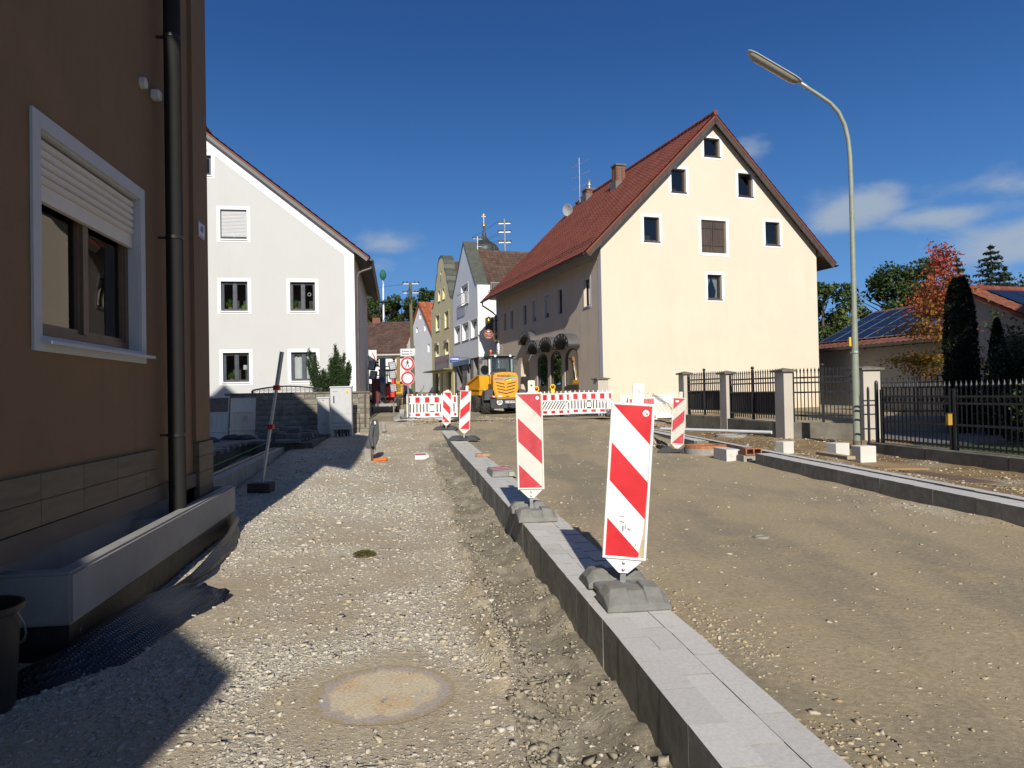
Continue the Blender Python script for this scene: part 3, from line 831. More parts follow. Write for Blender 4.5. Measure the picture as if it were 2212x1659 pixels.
def window(house, P, u0, w0, u1, w1, fm, depth=0.13, sur=0.13, surm=WHITE, sashes=2, sill=True, pane=GLASS, shutter=0.0, slatm=SHUTTER, curtain=None,
           bars=0, fw_=0.06, room=True, proud=0.012, sillm=None, simple=False):
    """window in the opening u0..u1, w0..w1: frame, panes, surround, sill and what shows behind the glass"""
    f = MB(); dz = -depth
    f.pbox(P, u0 + .001, w0 + .001, dz - .06, u1 - .001, w0 + fw_, dz + .02)
    f.pbox(P, u0 + .001, w1 - fw_, dz - .06, u1 - .001, w1 - .001, dz + .02)
    f.pbox(P, u0 + .001, w0 + fw_, dz - .06, u0 + fw_, w1 - fw_, dz + .02)
    f.pbox(P, u1 - fw_, w0 + fw_, dz - .06, u1 - .001, w1 - fw_, dz + .02)
    inner = (u1 - u0 - 2 * fw_) / sashes
    for k in range(1, sashes):
        c = u0 + fw_ + inner * k
        f.pbox(P, c - .045, w0 + fw_, dz - .055, c + .045, w1 - fw_, dz + .03)
    for k in range(sashes):
        a, b = u0 + fw_ + inner * k + (.045 if k else 0), u0 + fw_ + inner * (k + 1) - (.045 if k < sashes - 1 else 0)
        t = .035
        f.pbox(P, a, w0 + fw_, dz - .05, b, w0 + fw_ + t, dz + .005); f.pbox(P, a, w1 - fw_ - t, dz - .05, b, w1 - fw_, dz + .005)
        f.pbox(P, a, w0 + fw_ + t, dz - .05, a + t, w1 - fw_ - t, dz + .005); f.pbox(P, b - t, w0 + fw_ + t, dz - .05, b, w1 - fw_ - t, dz + .005)
        for q in range(bars):
            z = w0 + (w1 - w0) * (q + 1) / (bars + 1)
            f.pbox(P, a + t, z - .015, dz - .04, b - t, z + .015, dz - .005)
    wnd = f.build('window', fm, house)
    for k in range(sashes):
        a, b = u0 + fw_ + inner * k + .03, u0 + fw_ + inner * (k + 1) - .03
        g = MB(); g.add([P(a, w0 + fw_ + .02, dz - .025), P(b, w0 + fw_ + .02, dz - .025), P(b, w1 - fw_ - .02, dz - .025), P(a, w1 - fw_ - .02, dz - .025)], [(0, 1, 2, 3)])
        g.build('pane', pane, wnd, recalc=False)
    if sur:
        s = MB(); q = sur
        s.pbox(P, u0 - q, w0 - q, .001, u1 + q, w0, proud); s.pbox(P, u0 - q, w1, .001, u1 + q, w1 + q, proud)
        s.pbox(P, u0 - q, w0, .001, u0, w1, proud); s.pbox(P, u1, w0, .001, u1 + q, w1, proud)
        s.build('surround', surm, wnd)
    if sill:
        s = MB(); s.hexa([P(u0 - .03, w0 - .035, dz), P(u1 + .03, w0 - .035, dz), P(u1 + .03, w0 - .05, .05), P(u0 - .03, w0 - .05, .05), P(u0 - .03, w0 + .012, dz), P(u1 + .03, w0 + .012, dz), P(u1 + .03, w0 - .012, .05), P(u0 - .03, w0 - .012, .05)])
        s.build('sill', sillm or fm, wnd)
    if room:
        r = MB(); r_ = 0.9; e = .0
        A = [P(u0, w0, dz - .07), P(u1, w0, dz - .07), P(u1, w1, dz - .07), P(u0, w1, dz - .07)]
        B = [P(u0 - .3, w0 - .1, dz - r_), P(u1 + .3, w0 - .1, dz - r_), P(u1 + .3, w1 + .05, dz - r_), P(u0 - .3, w1 + .05, dz - r_)]
        r.add(A + B, [(4, 5, 6, 7), (0, 1, 5, 4), (1, 2, 6, 5), (2, 3, 7, 6), (3, 0, 4, 7)])
        r.build('interior', ROOM, wnd, recalc=False)
    if shutter:
        n = int((w1 - w0 - .02) * shutter / .055)
        me = slat_mesh(u1 - u0 - .05, slatm)
        a = face_rot(P)
        for k in range(n):
            p = P(u0 + .025, w1 - .01 - .055 * (k + 1), dz + .035)
            link('slat', me, wnd, p, (0, 0, a))
    if curtain:
        c = MB(); kind, cm_, lo, hi = curtain
        for (a, b, tie) in (((u0, u1, 0),) if kind == 'full' else ((u0, u0 + (u1 - u0) * hi, 1), (u1 - (u1 - u0) * hi, u1, -1))):
            N = max(10, int((b - a) / .03)); vs2 = []
            for i in range(N + 1):
                t = i / N
                for j in range(7):
                    h = j / 6
                    aa, bb = a, b
                    if kind == 'tied':       # drawn to the sides below the top
                        k = .30 + .7 * abs(h - .30) / .7 if h < .30 else .30 + .7 * (h - .3) / .7
                        if tie > 0: bb = a + (b - a) * min(1, k + .05)
                        else: aa = b - (b - a) * min(1, k + .05)
                    u = aa + (bb - aa) * t
                    vs2.append(P(u, w0 + lo * (w1 - w0) + (w1 - w0) * (1 - lo) * h, dz - .13 + .022 * math.sin(i * 1.35)))
            c.add(vs2, [(i * 7 + j, (i + 1) * 7 + j, (i + 1) * 7 + j + 1, i * 7 + j + 1) for i in range(N) for j in range(6)])
        c.build('curtain', cm_, wnd, smooth=60)
    return wnd

def potted_plant(parent, P, u, w, d, r, h, m, n=70, pot=True):
    """leaves and pot of a plant on the inner sill"""
    if pot:
        b = MB(); o = P(u, w, d); b.lathe(o, [(r * .35, 0), (r * .5, h * .25)], 10); b.build('flower_pot', mat('terracotta', (.35, .15, .08), .8), parent)
    b = MB(); o = P(u, w + (h * .2 if pot else 0), d)
    for i in range(n):
        a = random.uniform(0, 6.28); e = random.uniform(.2, 1.5); l = h * random.uniform(.4, .85)
        tip = o + Vector((math.cos(a) * math.cos(e) * r * 1.6, math.sin(a) * math.cos(e) * .1, math.sin(e) * l))
        s_ = Vector((random.uniform(-1, 1), random.uniform(-1, 1), random.uniform(-.4, .4))).normalized() * r * .12
        m_ = o.lerp(tip, .65)
        b.add([o, m_ + s_, tip, m_ - s_], [(0, 1, 2, 3)])
    b.build('potted_plant', m, parent, recalc=False)

def tile_mesh(w, l, m, name='roof_tile'):
    """an interlocking clay tile: rolled long side, thick lower edge; local x along the eave, y up the slope"""
    xs = [0, .12, .30, .55, .72, .86, 1.0]; hs = [.030, .012, .006, .010, .036, .048, .034]
    b = MB(); n = len(xs)
    lo = [(x * w, 0, h + .022) for x, h in zip(xs, hs)]; hi_ = [(x * w, l * 1.08, h) for x, h in zip(xs, hs)]; bt = [(x * w, 0, h - .012) for x, h in zip(xs, hs)]
    b.add(lo + hi_ + bt, [(i, i + 1, n + i + 1, n + i) for i in range(n - 1)] + [(2 * n + i, 2 * n + i + 1, i + 1, i) for i in range(n - 1)])
    return b.mesh(name, m, smooth=45)

def roof_frame(e0, along, upv):
    """matrix of a roof slope: origin e0, x along the eave, y up the slope"""
    along, upv = Vector(along).normalized(), Vector(upv).normalized()
    m = Matrix((along, upv, along.cross(upv))).transposed().to_4x4(); m.translation = e0
    return m

def tiles(house, M4, ncol, nrow, tw, tl, m, keep, stuff_name='roof_tile_field', slab=None, jit=.004):
    """the tiles of one slope: KEEP(i,j) says which are parts of their own; the rest are joined"""
    me = tile_mesh(tw, tl, m); n = 0
    if slab:
        b = MB(); b.box(0, 0, -slab, ncol * tw, nrow * tl, -.012); b.v = [tuple(M4 @ Vector(v)) for v in b.v]; b.build('roof', m, house)
    vs0 = np.array([v.co[:] for v in me.vertices]); fs0 = [tuple(p.vertices) for p in me.polygons]
    rest_v, rest_f = [], []
    rot = M4.to_euler()
    for j in range(nrow):
        for i in range(ncol):
            p = Vector((i * tw + random.uniform(-jit, jit), j * tl + random.uniform(-jit, jit), random.uniform(0, jit)))
            if keep(i, j) and n < 300:
                link('roof_tile', me, house, M4 @ p, rot); n += 1
            else:
                k = len(rest_v)
                rest_v += [tuple(M4 @ (Vector(v) + p)) for v in vs0]
                rest_f += [tuple(q + k for q in f) for f in fs0]
    if rest_v:
        mm = bpy.data.meshes.new(stuff_name); mm.from_pydata(rest_v, [], rest_f); mm.materials.append(m)
        mm.polygons.foreach_set('use_smooth', [True] * len(mm.polygons)); mm.set_sharp_from_angle(angle=R(45))
        tag(link(stuff_name, mm, house), kind='stuff')

def island_rand_mat(name, a, b_, c_=None, rough=.7, bump=True):
    m, nt, b = nodes_of(name); L = nt.links.new
    g = nt.nodes.new('ShaderNodeNewGeometry'); oi = nt.nodes.new('ShaderNodeObjectInfo')
    ad = nt.nodes.new('ShaderNodeMath'); ad.operation = 'ADD'; L(g.outputs['Random Per Island'], ad.inputs[0]); L(oi.outputs['Random'], ad.inputs[1])
    fr = nt.nodes.new('ShaderNodeMath'); fr.operation = 'FRACT'; L(ad.outputs[0], fr.inputs[0])
    o = mixc(nt, fr.outputs[0], a, b_)
    n1 = NN(nt, 'ShaderNodeTexNoise', Scale=.7, Detail=8.0, Roughness=.7); L(g.outputs['Position'], n1.inputs['Vector'])
    if c_: o = mixc(nt, ramp(nt, n1.outputs['Fac'], .5, .72, 0, .7), o, c_)
    n2 = NN(nt, 'ShaderNodeTexNoise', Scale=30.0, Detail=4.0); L(g.outputs['Position'], n2.inputs['Vector'])
    o = mixc(nt, 1.0, o, mixc(nt, n2.outputs['Fac'], (.75, .75, .75), (1.2, 1.2, 1.2)), 'MULTIPLY')
    L(o, b.inputs['Base Color']); b.inputs['Roughness'].default_value = rough; b.inputs['Specular IOR Level'].default_value = .35
    return m
CLAY = island_rand_mat('red_clay_roof', (.160, .046, .031), (.235, .073, .047), (.155, .06, .045))
BROWNROOF = island_rand_mat('brown_clay_roof', (.075, .045, .036), (.125, .075, .055), (.14, .10, .08), .85)
ORANGEROOF = island_rand_mat('orange_clay_roof', (.30, .085, .035), (.42, .13, .06), (.28, .10, .06))

# ---------------------------------------------------------------- cream gabled house with the red roof
TH = R(18.3)
G0 = 0.55
ch = thing('gabled_house', 'large cream gabled house with red tiled roof and arched shop windows', 'house', (4.26, 33.0, 0), TH)
W, L_ = 12.33, 16.66
EZ, AZ = 8.83, 14.95
hole = lambda *q: rect(*q)
gw = [(5.70, 13.2, 6.61, 14.1), (3.83, 11.29, 4.64, 12.42), (7.64, 11.35, 8.51, 12.5), (2.28, 8.82, 3.12, 9.98), (9.2, 8.98, 10.07, 10.14), (5.73, 6.13, 6.54, 7.33)]
sw = [(14.5, 5.88, 15.03, 7.0), (13.07, 5.88, 13.62, 7.0), (10.5, 5.88, 11.1, 7.05), (8.86, 5.88, 9.45, 7.1), (6.78, 5.88, 7.42, 7.12), (4.78, 5.88, 5.46, 7.18), (1.32, 5.86, 2.0, 7.18)]
shop = [(7.13, 2.0, 8.83, 3.95), (5.07, 2.0, 6.75, 3.95), (2.86, 2.0, 4.66, 3.95)]
def arch(u0, w0, u1, w1, k=.55, n=10):
    r = (u1 - u0) / 2; c = (u0 + u1) / 2
    return [(u0, w0), (u1, w0)] + [(c + r * math.cos(math.pi * i / n), w1 - r * k + r * k * math.sin(math.pi * i / n)) for i in range(n + 1)]
b = MB()
panel(b, [(0, G0), (W, G0), (W, EZ), (W / 2, AZ), (0, EZ)], [hole(*q) for q in gw] + [hole(5.44, 8.4, 6.86, 10.02)], front, .2)
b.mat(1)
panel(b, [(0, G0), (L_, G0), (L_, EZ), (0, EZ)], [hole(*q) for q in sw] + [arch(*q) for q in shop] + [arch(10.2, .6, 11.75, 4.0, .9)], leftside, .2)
b.mat(0)
b.add([(W, 0, G0), (W, L_, G0), (W, L_, EZ), (W, 0, EZ)], [(0, 1, 2, 3)])
b.add([(0, L_, G0), (W, L_, G0), (W, L_, EZ), (W / 2, L_, AZ), (0, L_, EZ)], [(0, 1, 2, 3, 4)])
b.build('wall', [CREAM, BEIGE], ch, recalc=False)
b = MB()       # painted corner strip and frieze on the shop side
b.pbox(leftside, 0, G0, 0, .36, 8.0, .015); b.pbox(leftside, 0, 8.0, 0, L_, EZ - .02, .015); b.pbox(leftside, L_ - .55, G0, 0, L_, 8.0, .015)
b.build('corner_trim', TRIMGREY, ch)
b = MB(); b.pbox(leftside, .36, 7.94, 0, L_ - .55, 7.995, .022); b.build('frieze_line', mat('ochre_line', (.55, .42, .22), .9), ch)
b = MB(); b.pbox(leftside, .5, G0, 0, L_, 1.15, .02); b.build('plinth', mat('dark_plinth', (.19, .16, .14), .9, .15, 3), ch)
for i, q in enumerate(gw):
    window(ch, front, *q, DARKFRAME, sur=.15, sashes=1, pane=DARKGLASS, depth=.17, curtain=('tied', CURTAIN, .02, .5) if i == 5 else None)
for i, q in enumerate(sw):
    window(ch, leftside, *q, DARKFRAME, sur=.13, surm=TRIMGREY, sashes=1, pane=GLASS, depth=.16, shutter=.8 if i in (3, 4) else 0, slatm=SHUTTER, sillm=TRIMGREY, curtain=('full', CURTAIN, .05, 1) if i == 6 else None)
# closed loft hatch of brown boards in a white surround
b = MB(); q = (5.44, 8.4, 6.86, 10.02)
b.pbox(front, q[0] - .15, q[1] - .15, .001, q[2] + .15, q[1], .012); b.pbox(front, q[0] - .15, q[3], .001, q[2] + .15, q[3] + .15, .012); b.pbox(front, q[0] - .15, q[1], .001, q[0], q[3], .012); b.pbox(front, q[2], q[1], .001, q[2] + .15, q[3], .012)
hs_ = b.build('hatch_surround', WHITE, ch)
b = MB(); b.pbox(front, q[0], q[1], -.2, q[2], q[3], -.19); b.build('hatch_backing', WHITEFRAME, hs_)
for side in (0, 1):
    h_ = thing('hatch_door', None, None); h_.parent = ch
    a0 = q[0] + .03 + side * .69
    for k in range(5):
        b = MB(); b.pbox(front, a0 + k * .133, q[1] + .05, -.13, a0 + k * .133 + .128, q[3] - .06, -.095); b.build('plank', DARKWOOD, h_)
    b = MB()
    for z in (q[1] + .35, q[3] - .42): b.pbox(front, a0 + .02, z, -.095, a0 + .62, z + .035, -.085)
    b.build('strap_hinge', IRON, h_)
# shop windows: arched dark frames with big panes
SHOPM = mat('dark_shop_frame', (.055, .045, .042), .45, .15, 5)
for i, q in enumerate(shop):
    a = arch(*q); c_ = ((q[0] + q[2]) / 2, 3.0)
    b = MB()
    inn = [(c_[0] + (u - c_[0]) * .87, 2.97 + (w - 2.97) * .93) for u, w in a]
    n = len(a)
    b.add([leftside(u, w, -.04) for u, w in a] + [leftside(u, w, -.04) for u, w in inn] + [leftside(u, w, -.12) for u, w in inn],
          [(k, (k + 1) % n, n + (k + 1) % n, n + k) for k in range(n)] + [(n + k, n + (k + 1) % n, 2 * n + (k + 1) % n, 2 * n + k) for k in range(n)])
    wd = b.build('shop_window', SHOPM, ch, recalc=False)
    b = MB(); b.poly(leftside, inn, -.10); b.build('pane', GLASS, wd, recalc=False)
    b = MB(); u0, u1 = q[0] - .2, q[2] + .2
    b.add([leftside(u0, 1.9, -1.3), leftside(u1, 1.9, -1.3), leftside(u1, 4.2, -1.3), leftside(u0, 4.2, -1.3), leftside(u0, 1.9, -.21), leftside(u1, 1.9, -.21), leftside(u1, 4.2, -.21), leftside(u0, 4.2, -.21)], [(0, 1, 2, 3), (0, 1, 5, 4), (1, 2, 6, 5), (2, 3, 7, 6), (3, 0, 4, 7)])
    b.build('interior', ROOM, wd, recalc=False)
    b = MB(); b.pbox(leftside, q[0] + .15, 2.03, -.45, q[2] - .15, 2.12, -.25)
    for k in range(5): b.pbox(leftside, q[0] + .3 + .25 * k, 2.12, -.4, q[0] + .36 + .25 * k, 2.2, -.3)
    b.build('display_shelf', CURTAIN, wd)
    b = MB(); b.pbox(leftside, q[0] - .02, 1.82, 0, q[2] + .02, 2.0, .035); b.build('sill', SHOPM, wd)
    if i == 1:
        b = MB(); b.pbox(leftside, q[0] + .35, 2.2, -.5, q[2] - .3, 2.62, -.3); b.build('display_box', YELLOW, wd)
    if i == 2:
        b = MB(); b.prism([leftside(u, w, -.25) for u, w in ((3.2, 2.05), (3.55, 2.05), (3.45, 2.5), (3.2, 3.1), (3.12, 3.05), (3.05, 3.15), (3.0, 3.0), (2.95, 3.05))], (.02, 0, 0)); b.build('display_figure', CURTAIN, wd)
# arched doorway with its reveal, in pale cream
b = MB(); b.pbox(leftside, 10.22, .6, -.95, 11.73, 4.0, -.9); b.build('door', mat('grey_brown_door', (.16, .125, .10), .6, .2, 4), ch)
b = MB(); da = arch(10.2, .6, 11.75, 4.0, .9); n = len(da)
b.add([leftside(u, w, -.2) for u, w in da] + [leftside(u, w, -.9) for u, w in da], [(k, (k + 1) % n, n + (k + 1) % n, n + k) for k in range(1, n)])
b.build('door_recess', CREAM, ch, recalc=False)
b = MB(); b.prism([leftside(u, w, .35) for u, w in ((9.2, .6), (12.4, .6), (12.4, .8), (9.2, .8))], (.36, 0, 0)); b.build('door_step', CONCRETE, ch)
# barrel canopies over the shop windows, with white letters on their front arches
CANM = mat('black_canopy_sheet', (.035, .035, .037), .5, .15, 4)
CANTOP = mat('grey_canopy_top', (.10, .095, .098), .5, .12, 4)
CANTXT = mat('grey_letters', (.26, .26, .265), .6, .05)
def canopy(u0, u1, w0, rise, dep, word, size):
    uc, rx = (u0 + u1) / 2, (u1 - u0) / 2 - .01
    N = 18; t = .30
    def oc(k): a = math.pi * k / N; return (uc + rx * math.cos(a), w0 + .12 + rise * math.sin(a))
    def ic(k): a = math.pi * k / N; return (uc + (rx - t * .55) * math.cos(a), w0 + (rise - t + .10) * math.sin(a))
    b = MB()
    o1 = [oc(k) for k in range(N + 1)]; i1 = [ic(k) for k in range(N + 1)]
    b.add([leftside(*p, dep) for p in o1] + [leftside(*p, dep) for p in i1], [(k, k + 1, N + 2 + k, N + 1 + k) for k in range(N)])
    b.add([leftside(*o1[0], dep), leftside(o1[0][0], w0, dep), leftside(*i1[0], dep), leftside(*o1[-1], dep), leftside(o1[-1][0], w0, dep), leftside(*i1[-1], dep)], [(0, 1, 2), (3, 5, 4)])
    b.add([leftside(*p, dep) for p in i1] + [leftside(*p, .01) for p in i1], [(k, k + 1, N + 2 + k, N + 1 + k) for k in range(N)])
    for e in (o1[0], o1[-1]): b.add([leftside(e[0], w0, dep), leftside(e[0], w0, .01), leftside(*e, .01), leftside(*e, dep)], [(0, 1, 2, 3)])
    b.mat(1)
    b.add([leftside(*p, dep + .001) for p in o1] + [leftside(*p, .01) for p in o1], [(k, k + 1, N + 2 + k, N + 1 + k) for k in range(N)])
    c = b.build('canopy', [CANM, CANTOP], ch, smooth=40, recalc=False)
    # letters run clockwise as seen from the street: from far end to near end
    Pm = lambda u, w, d: leftside(2 * uc - u, w, d)
    arc_text(word, CANTXT, c, Pm, uc, w0 + .05, rx - .13, rise - .06, dep + .005, size, math.pi * .93, math.pi * .07)
canopy(2.62, 4.80, 3.95, .62, .62, 'IMBISS', .21)
canopy(4.84, 6.98, 3.95, .62, .62, 'FEINKOST', .20)
canopy(7.02, 9.05, 3.95, .62, .62, 'METZGEREI', .19)
canopy(8.75, 10.95, 4.62, .62, .42, 'RADLMEIER', .20)
# roof
ov, rake = .95, .38
sl = (AZ - EZ) / (W / 2); rt = .20
def roof_z(x): return EZ + rt + sl * (x if x < W / 2 else W - x)
up_l = Vector((W / 2, 0, AZ - EZ)).normalized(); up_r = Vector((-W / 2, 0, AZ - EZ)).normalized()
e_l = Vector((-ov, -rake, EZ + rt - sl * ov)); e_r = Vector((W + ov, L_ + .3, EZ + rt - sl * ov))
slope_len = math.hypot(W / 2 + ov, sl * (W / 2 + ov))
nr = 27; tl_ = slope_len / nr; nc = 53; tw_ = (L_ + rake + .3) / nc
tiles(ch, roof_frame(e_l + Vector((0, L_ + rake + .3, 0)), (0, -1, 0), up_l), nc, nr, tw_, tl_, CLAY, lambda i, j: i >= nc - 11, slab=.1)
tiles(ch, roof_frame(e_r + Vector((0, -L_ - rake - .3, 0)), (0, 1, 0), up_r), 1, nr, tw_, tl_, CLAY, lambda i, j: True)
b = MB(); b.box(tw_, 0, -.1, nc * tw_, slope_len, .02); M4 = roof_frame(e_r + Vector((0, -L_ - rake - .3, 0)), (0, 1, 0), up_r); b.v = [tuple(M4 @ Vector(v)) for v in b.v]; b.build('roof', CLAY, ch)
b = MB(); b.box(0, 0, -.1, tw_, slope_len, -.012); b.v = [tuple(M4 @ Vector(v)) for v in b.v]; b.build('roof', CLAY, ch)
rid = MB(); rid.lathe((0, 0, 0), [(.13, 0), (.12, .36)], 10, 'y'); rm = rid.mesh('ridge_tile', CLAY, smooth=50)
for k in range(int((L_ + rake + .3) / .34)):
    link('ridge_tile', rm, ch, (W / 2, -rake + k * .34 - .02, AZ + rt + .09))
for s_, ee, uu in ((1, e_l, up_l), (-1, e_r + Vector((0, -L_ - rake - .3, 0)), up_r)):         # verge boards and the dark soffit
    b = MB(); nn = Vector((0, 1, 0)).cross(uu) if s_ > 0 else Vector((0, 1, 0)).cross(uu)
    if nn.z < 0: nn = -nn
    b.obox(ee + Vector((0, .012, 0)) - nn * .31, uu * slope_len, Vector((0, .05, 0)), nn * .20); b.build('barge_board', DARKWOOD, ch)
    b = MB(); b.obox(ee + Vector((0, .07, 0)) - nn * .15, uu * (slope_len - .02), Vector((0, rake - .09, 0)), nn * .03); b.build('soffit', DARKWOOD, ch)
b = MB()       # boxed eaves
for x0, x1 in ((-ov + .06, -.02), (W + .02, W + ov - .06)):
    b.prism([(x0, -rake + .07, EZ - .30 if x0 > 0 and x0 == W + .02 else EZ + rt - sl * ov - .08), (x1, -rake + .07, EZ - .30 if x1 < 0 else EZ + rt - sl * ov - .08), (x1, -rake + .07, roof_z(min(x1, W)) - sl * max(0, x1 - W) - .16 if x1 > 0 else EZ - .03), (x0, -rake + .07, EZ - .03 if x0 > 0 else EZ + rt - sl * ov - .02)], (0, L_ + rake, 0))
b.build('eaves_box', DARKWOOD, ch)
b = MB(); gx = -ov - .07; gz = EZ + rt - sl * ov - .06
N = 8; prof = [(gx + .085 * math.cos(math.pi + math.pi * k / N), gz + .085 * math.sin(math.pi + math.pi * k / N)) for k in range(N + 1)]
b.add([(x, -rake, z) for x, z in prof] + [(x, L_ + .3, z) for x, z in prof], [(k, k + 1, N + 2 + k, N + 1 + k) for k in range(N)])
b.add([(x, -rake, z) for x, z in prof], [tuple(range(N + 1))])
g2 = [(2 * (W / 2) - x, z) for x, z in prof]
b.add([(x, -rake, z) for x, z in g2] + [(x, L_, z) for x, z in g2], [(k, k + 1, N + 2 + k, N + 1 + k) for k in range(N)])
b.add([(x, -rake, z) for x, z in g2], [tuple(range(N + 1))])
b.build('gutter', GUTTER, ch, smooth=40, recalc=False)
b = MB(); b.tube([(gx, L_ - .1, gz - .05), (gx, L_ - .1, gz - .3), (-.3, L_ - .1, gz - .75), (-.09, L_ - .1, gz - .95), (-.09, L_ - .1, G0)], .055, 8); b.build('downpipe', GUTTER, ch, smooth=60)
b = MB()       # snow guard along the eave
for k in range(2):
    p = e_l + up_l * (.62) + Vector((-.05, 0, .12 + .10 * k)); b.tube([p, p + Vector((0, L_ + rake, 0))], .014, 5)
for k in range(24):
    p = e_l + up_l * .62 + Vector((-.05, .1 + k * .73, 0)); b.beam(p, p + Vector((0, 0, .28)), .02, .03)
b.build('snow_guard', mat('snow_guard_brown', (.12, .045, .035), .6), ch)
def chimney(x, y, z1, w, name='chimney'):
    z0 = roof_z(x) - .9
    b = MB(); c = b
    rows = int((z1 - z0 - .12) / .085)
    root = MB(); root.box(x - w / 2 + .012, y - w / 2 + .012, z0, x + w / 2 - .012, y + w / 2 - .012, z1 - .1); r_ = root.build(name, mat('mortar_grey', (.16, .13, .115), .95), ch)
    bm_ = MB(); bm_.box(-.115, -.055, 0, .115, .055, .075); bme = bm_.mesh('brick', CHIMBRICK)
    for r in range(rows):
        z = z0 + r * .085
        if z < roof_z(x) - .45: continue
        nb = int(round(w / .24))
        for k in range(nb):
            o = (-w / 2 + .125 + k * (w - .25) / max(1, nb - 1)) + (.0 if r % 2 else .0)
            link('brick', bme, r_, (x + o, y - w / 2 + .045, z)); link('brick', bme, r_, (x - w / 2 + .045, y + o, z), (0, 0, R(90)))
    b = MB(); b.box(x - w / 2 - .06, y - w / 2 - .06, z1 - .1, x + w / 2 + .06, y + w / 2 + .06, z1); b.build('chimney_cap', CAPSTONE, r_)
    b = MB(); b.box(x - w / 2 - .1, y - w / 2 - .1, z0, x + w / 2 + .1, y + w / 2 + .1, roof_z(x) + .12); b.build('flashing', mat('lead_flashing', (.14, .13, .125), .6), r_)
chimney(4.85, 7.5, 15.0, .58)
chimney(6.0, 14.1, 15.5, .70)
b = MB(); b.lathe((6.0, 14.1, 15.5), [(.11, 0), (.11, .25), (.17, .27), (.15, .36), (.10, .38), (.10, .62), (.13, .66), (.0, .74)], 12); b.build('chimney_pot', GALV, ch, smooth=50)

# roof aerial and dish
ae = thing('tv_aerial', 'thin metal television aerial mast standing on red tiled roof', 'aerial', tuple(ch.matrix_basis @ Vector((5.7, 15.0, 0))), TH)
b = MB(); b.tube([(0, 0, 13.2), (0, 0, 17.95)], .028, 6); b.build('mast', GALV, ae)
for z, l, n, a in ((17.5, 1.3, 7, .5), (16.7, 1.4, 8, .4), (15.9, 1.3, 9, .4)):
    b = MB(); d = Vector((math.cos(a), -math.sin(a), .42)).normalized(); c = Vector((0, 0, z))
    b.tube([c - d * l * .45, c + d * l * .55], .014, 5); s_ = Vector((math.sin(a), math.cos(a), 0))
    for k in range(n):
        q = c + d * (l * (-.42 + .95 * k / (n - 1))); h = .34 - .02 * k; b.tube([q - s_ * h, q + s_ * h], .007, 4)
    b.build('dipole_array', GALV, ae)
for z in (15.2,):
    b = MB(); s_ = Vector((1, .2, 0)); c = Vector((0, 0, z)); b.tube([c - s_ * .75, c + s_ * .75], .01, 4); b.tube([c - s_ * .6 + Vector((0, 0, -.35)), c + s_ * .3 + Vector((0, 0, -.35))], .008, 4); b.build('cross_rod', GALV, ae)
ds_ = thing('satellite_dish', 'round grey satellite dish below the aerial on red roof', 'satellite dish', tuple(ch.matrix_basis @ Vector((5.0, 15.0, 0))), TH)
b = MB(); b.lathe((0, 0, 0), [(.02, .11), (.2, .08), (.36, .03), (.42, 0), (.41, -.015), (.2, .05), (0.02, .08)], 20, 'x'); b.build('dish', mat('dish_grey', (.42, .42, .42), .5, .1), ds_, smooth=50, loc=(-.25, 0, 13.75), rot=(0, R(-15), R(30))).location.z = 14.25
b = MB(); b.tube([(.1, 0, 13.4), (0, 0, 14.2), (-.15, 0, 14.25)], .03, 6); b.build('mount', GALV, ds_)
# ---------------------------------------------------------------- brown house beside the camera (street wall in shade)
def vec2(a): return Vector((math.cos(a), math.sin(a), 0))
TB = R(97.74)
bh = thing('brown_house', 'brown rendered house close by, its street wall in shadow', 'house', (-3.67, 8.5, 0), TB)
# local x runs along the street wall away from the camera (0 = far corner), local y into the house; outward = -y
LB, WB, EB = 6.9, 11.0, 7.85
PB = front
win = (-3.78, 2.06, -2.03, 3.465)
b = MB()
panel(b, rect(-LB, .64, 0, EB), [hole(*win)], PB, .24)
b.add([(0, 0, -.4), (0, WB, -.4), (0, WB, EB), (0, WB / 2, EB + WB / 2 * .98), (0, 0, EB)], [(0, 1, 2, 3, 4)])
b.add([(-LB, 0, -.4), (-LB, WB, -.4), (-LB, WB, EB), (-LB, WB / 2, EB + WB / 2 * .98), (-LB, 0, EB)], [(0, 1, 2, 3, 4)])
b.add([(-LB, WB, -.4), (0, WB, -.4), (0, WB, EB), (-LB, WB, EB)], [(0, 1, 2, 3)])
b.build('wall', BROWNWALL, bh, recalc=False)
b = MB(); b.pbox(PB, -.52, 1.14, .001, .03, EB, .04); b.build('corner_pilaster', mat('lighter_brown_render', (.21, .135, .077), .95, .08, 1.2, .8, 130), bh)
b = MB()
for x0, x1, y0, y1, n_ in ((-LB - .4, .35, -.72, WB / 2, 1), (-LB - .4, .35, WB / 2, WB + .6, -1)):
    za, zb = (EB - .02, EB + WB / 2 * .98 + .18) if n_ > 0 else (EB + WB / 2 * .98 + .18, EB - .02)
    b.hexa([(x0, y0, za), (x1, y0, za), (x1, y1, zb), (x0, y1, zb), (x0, y0, za + .2), (x1, y0, za + .2), (x1, y1, zb + .2), (x0, y1, zb + .2)])
b.build('roof', CLAY, bh)
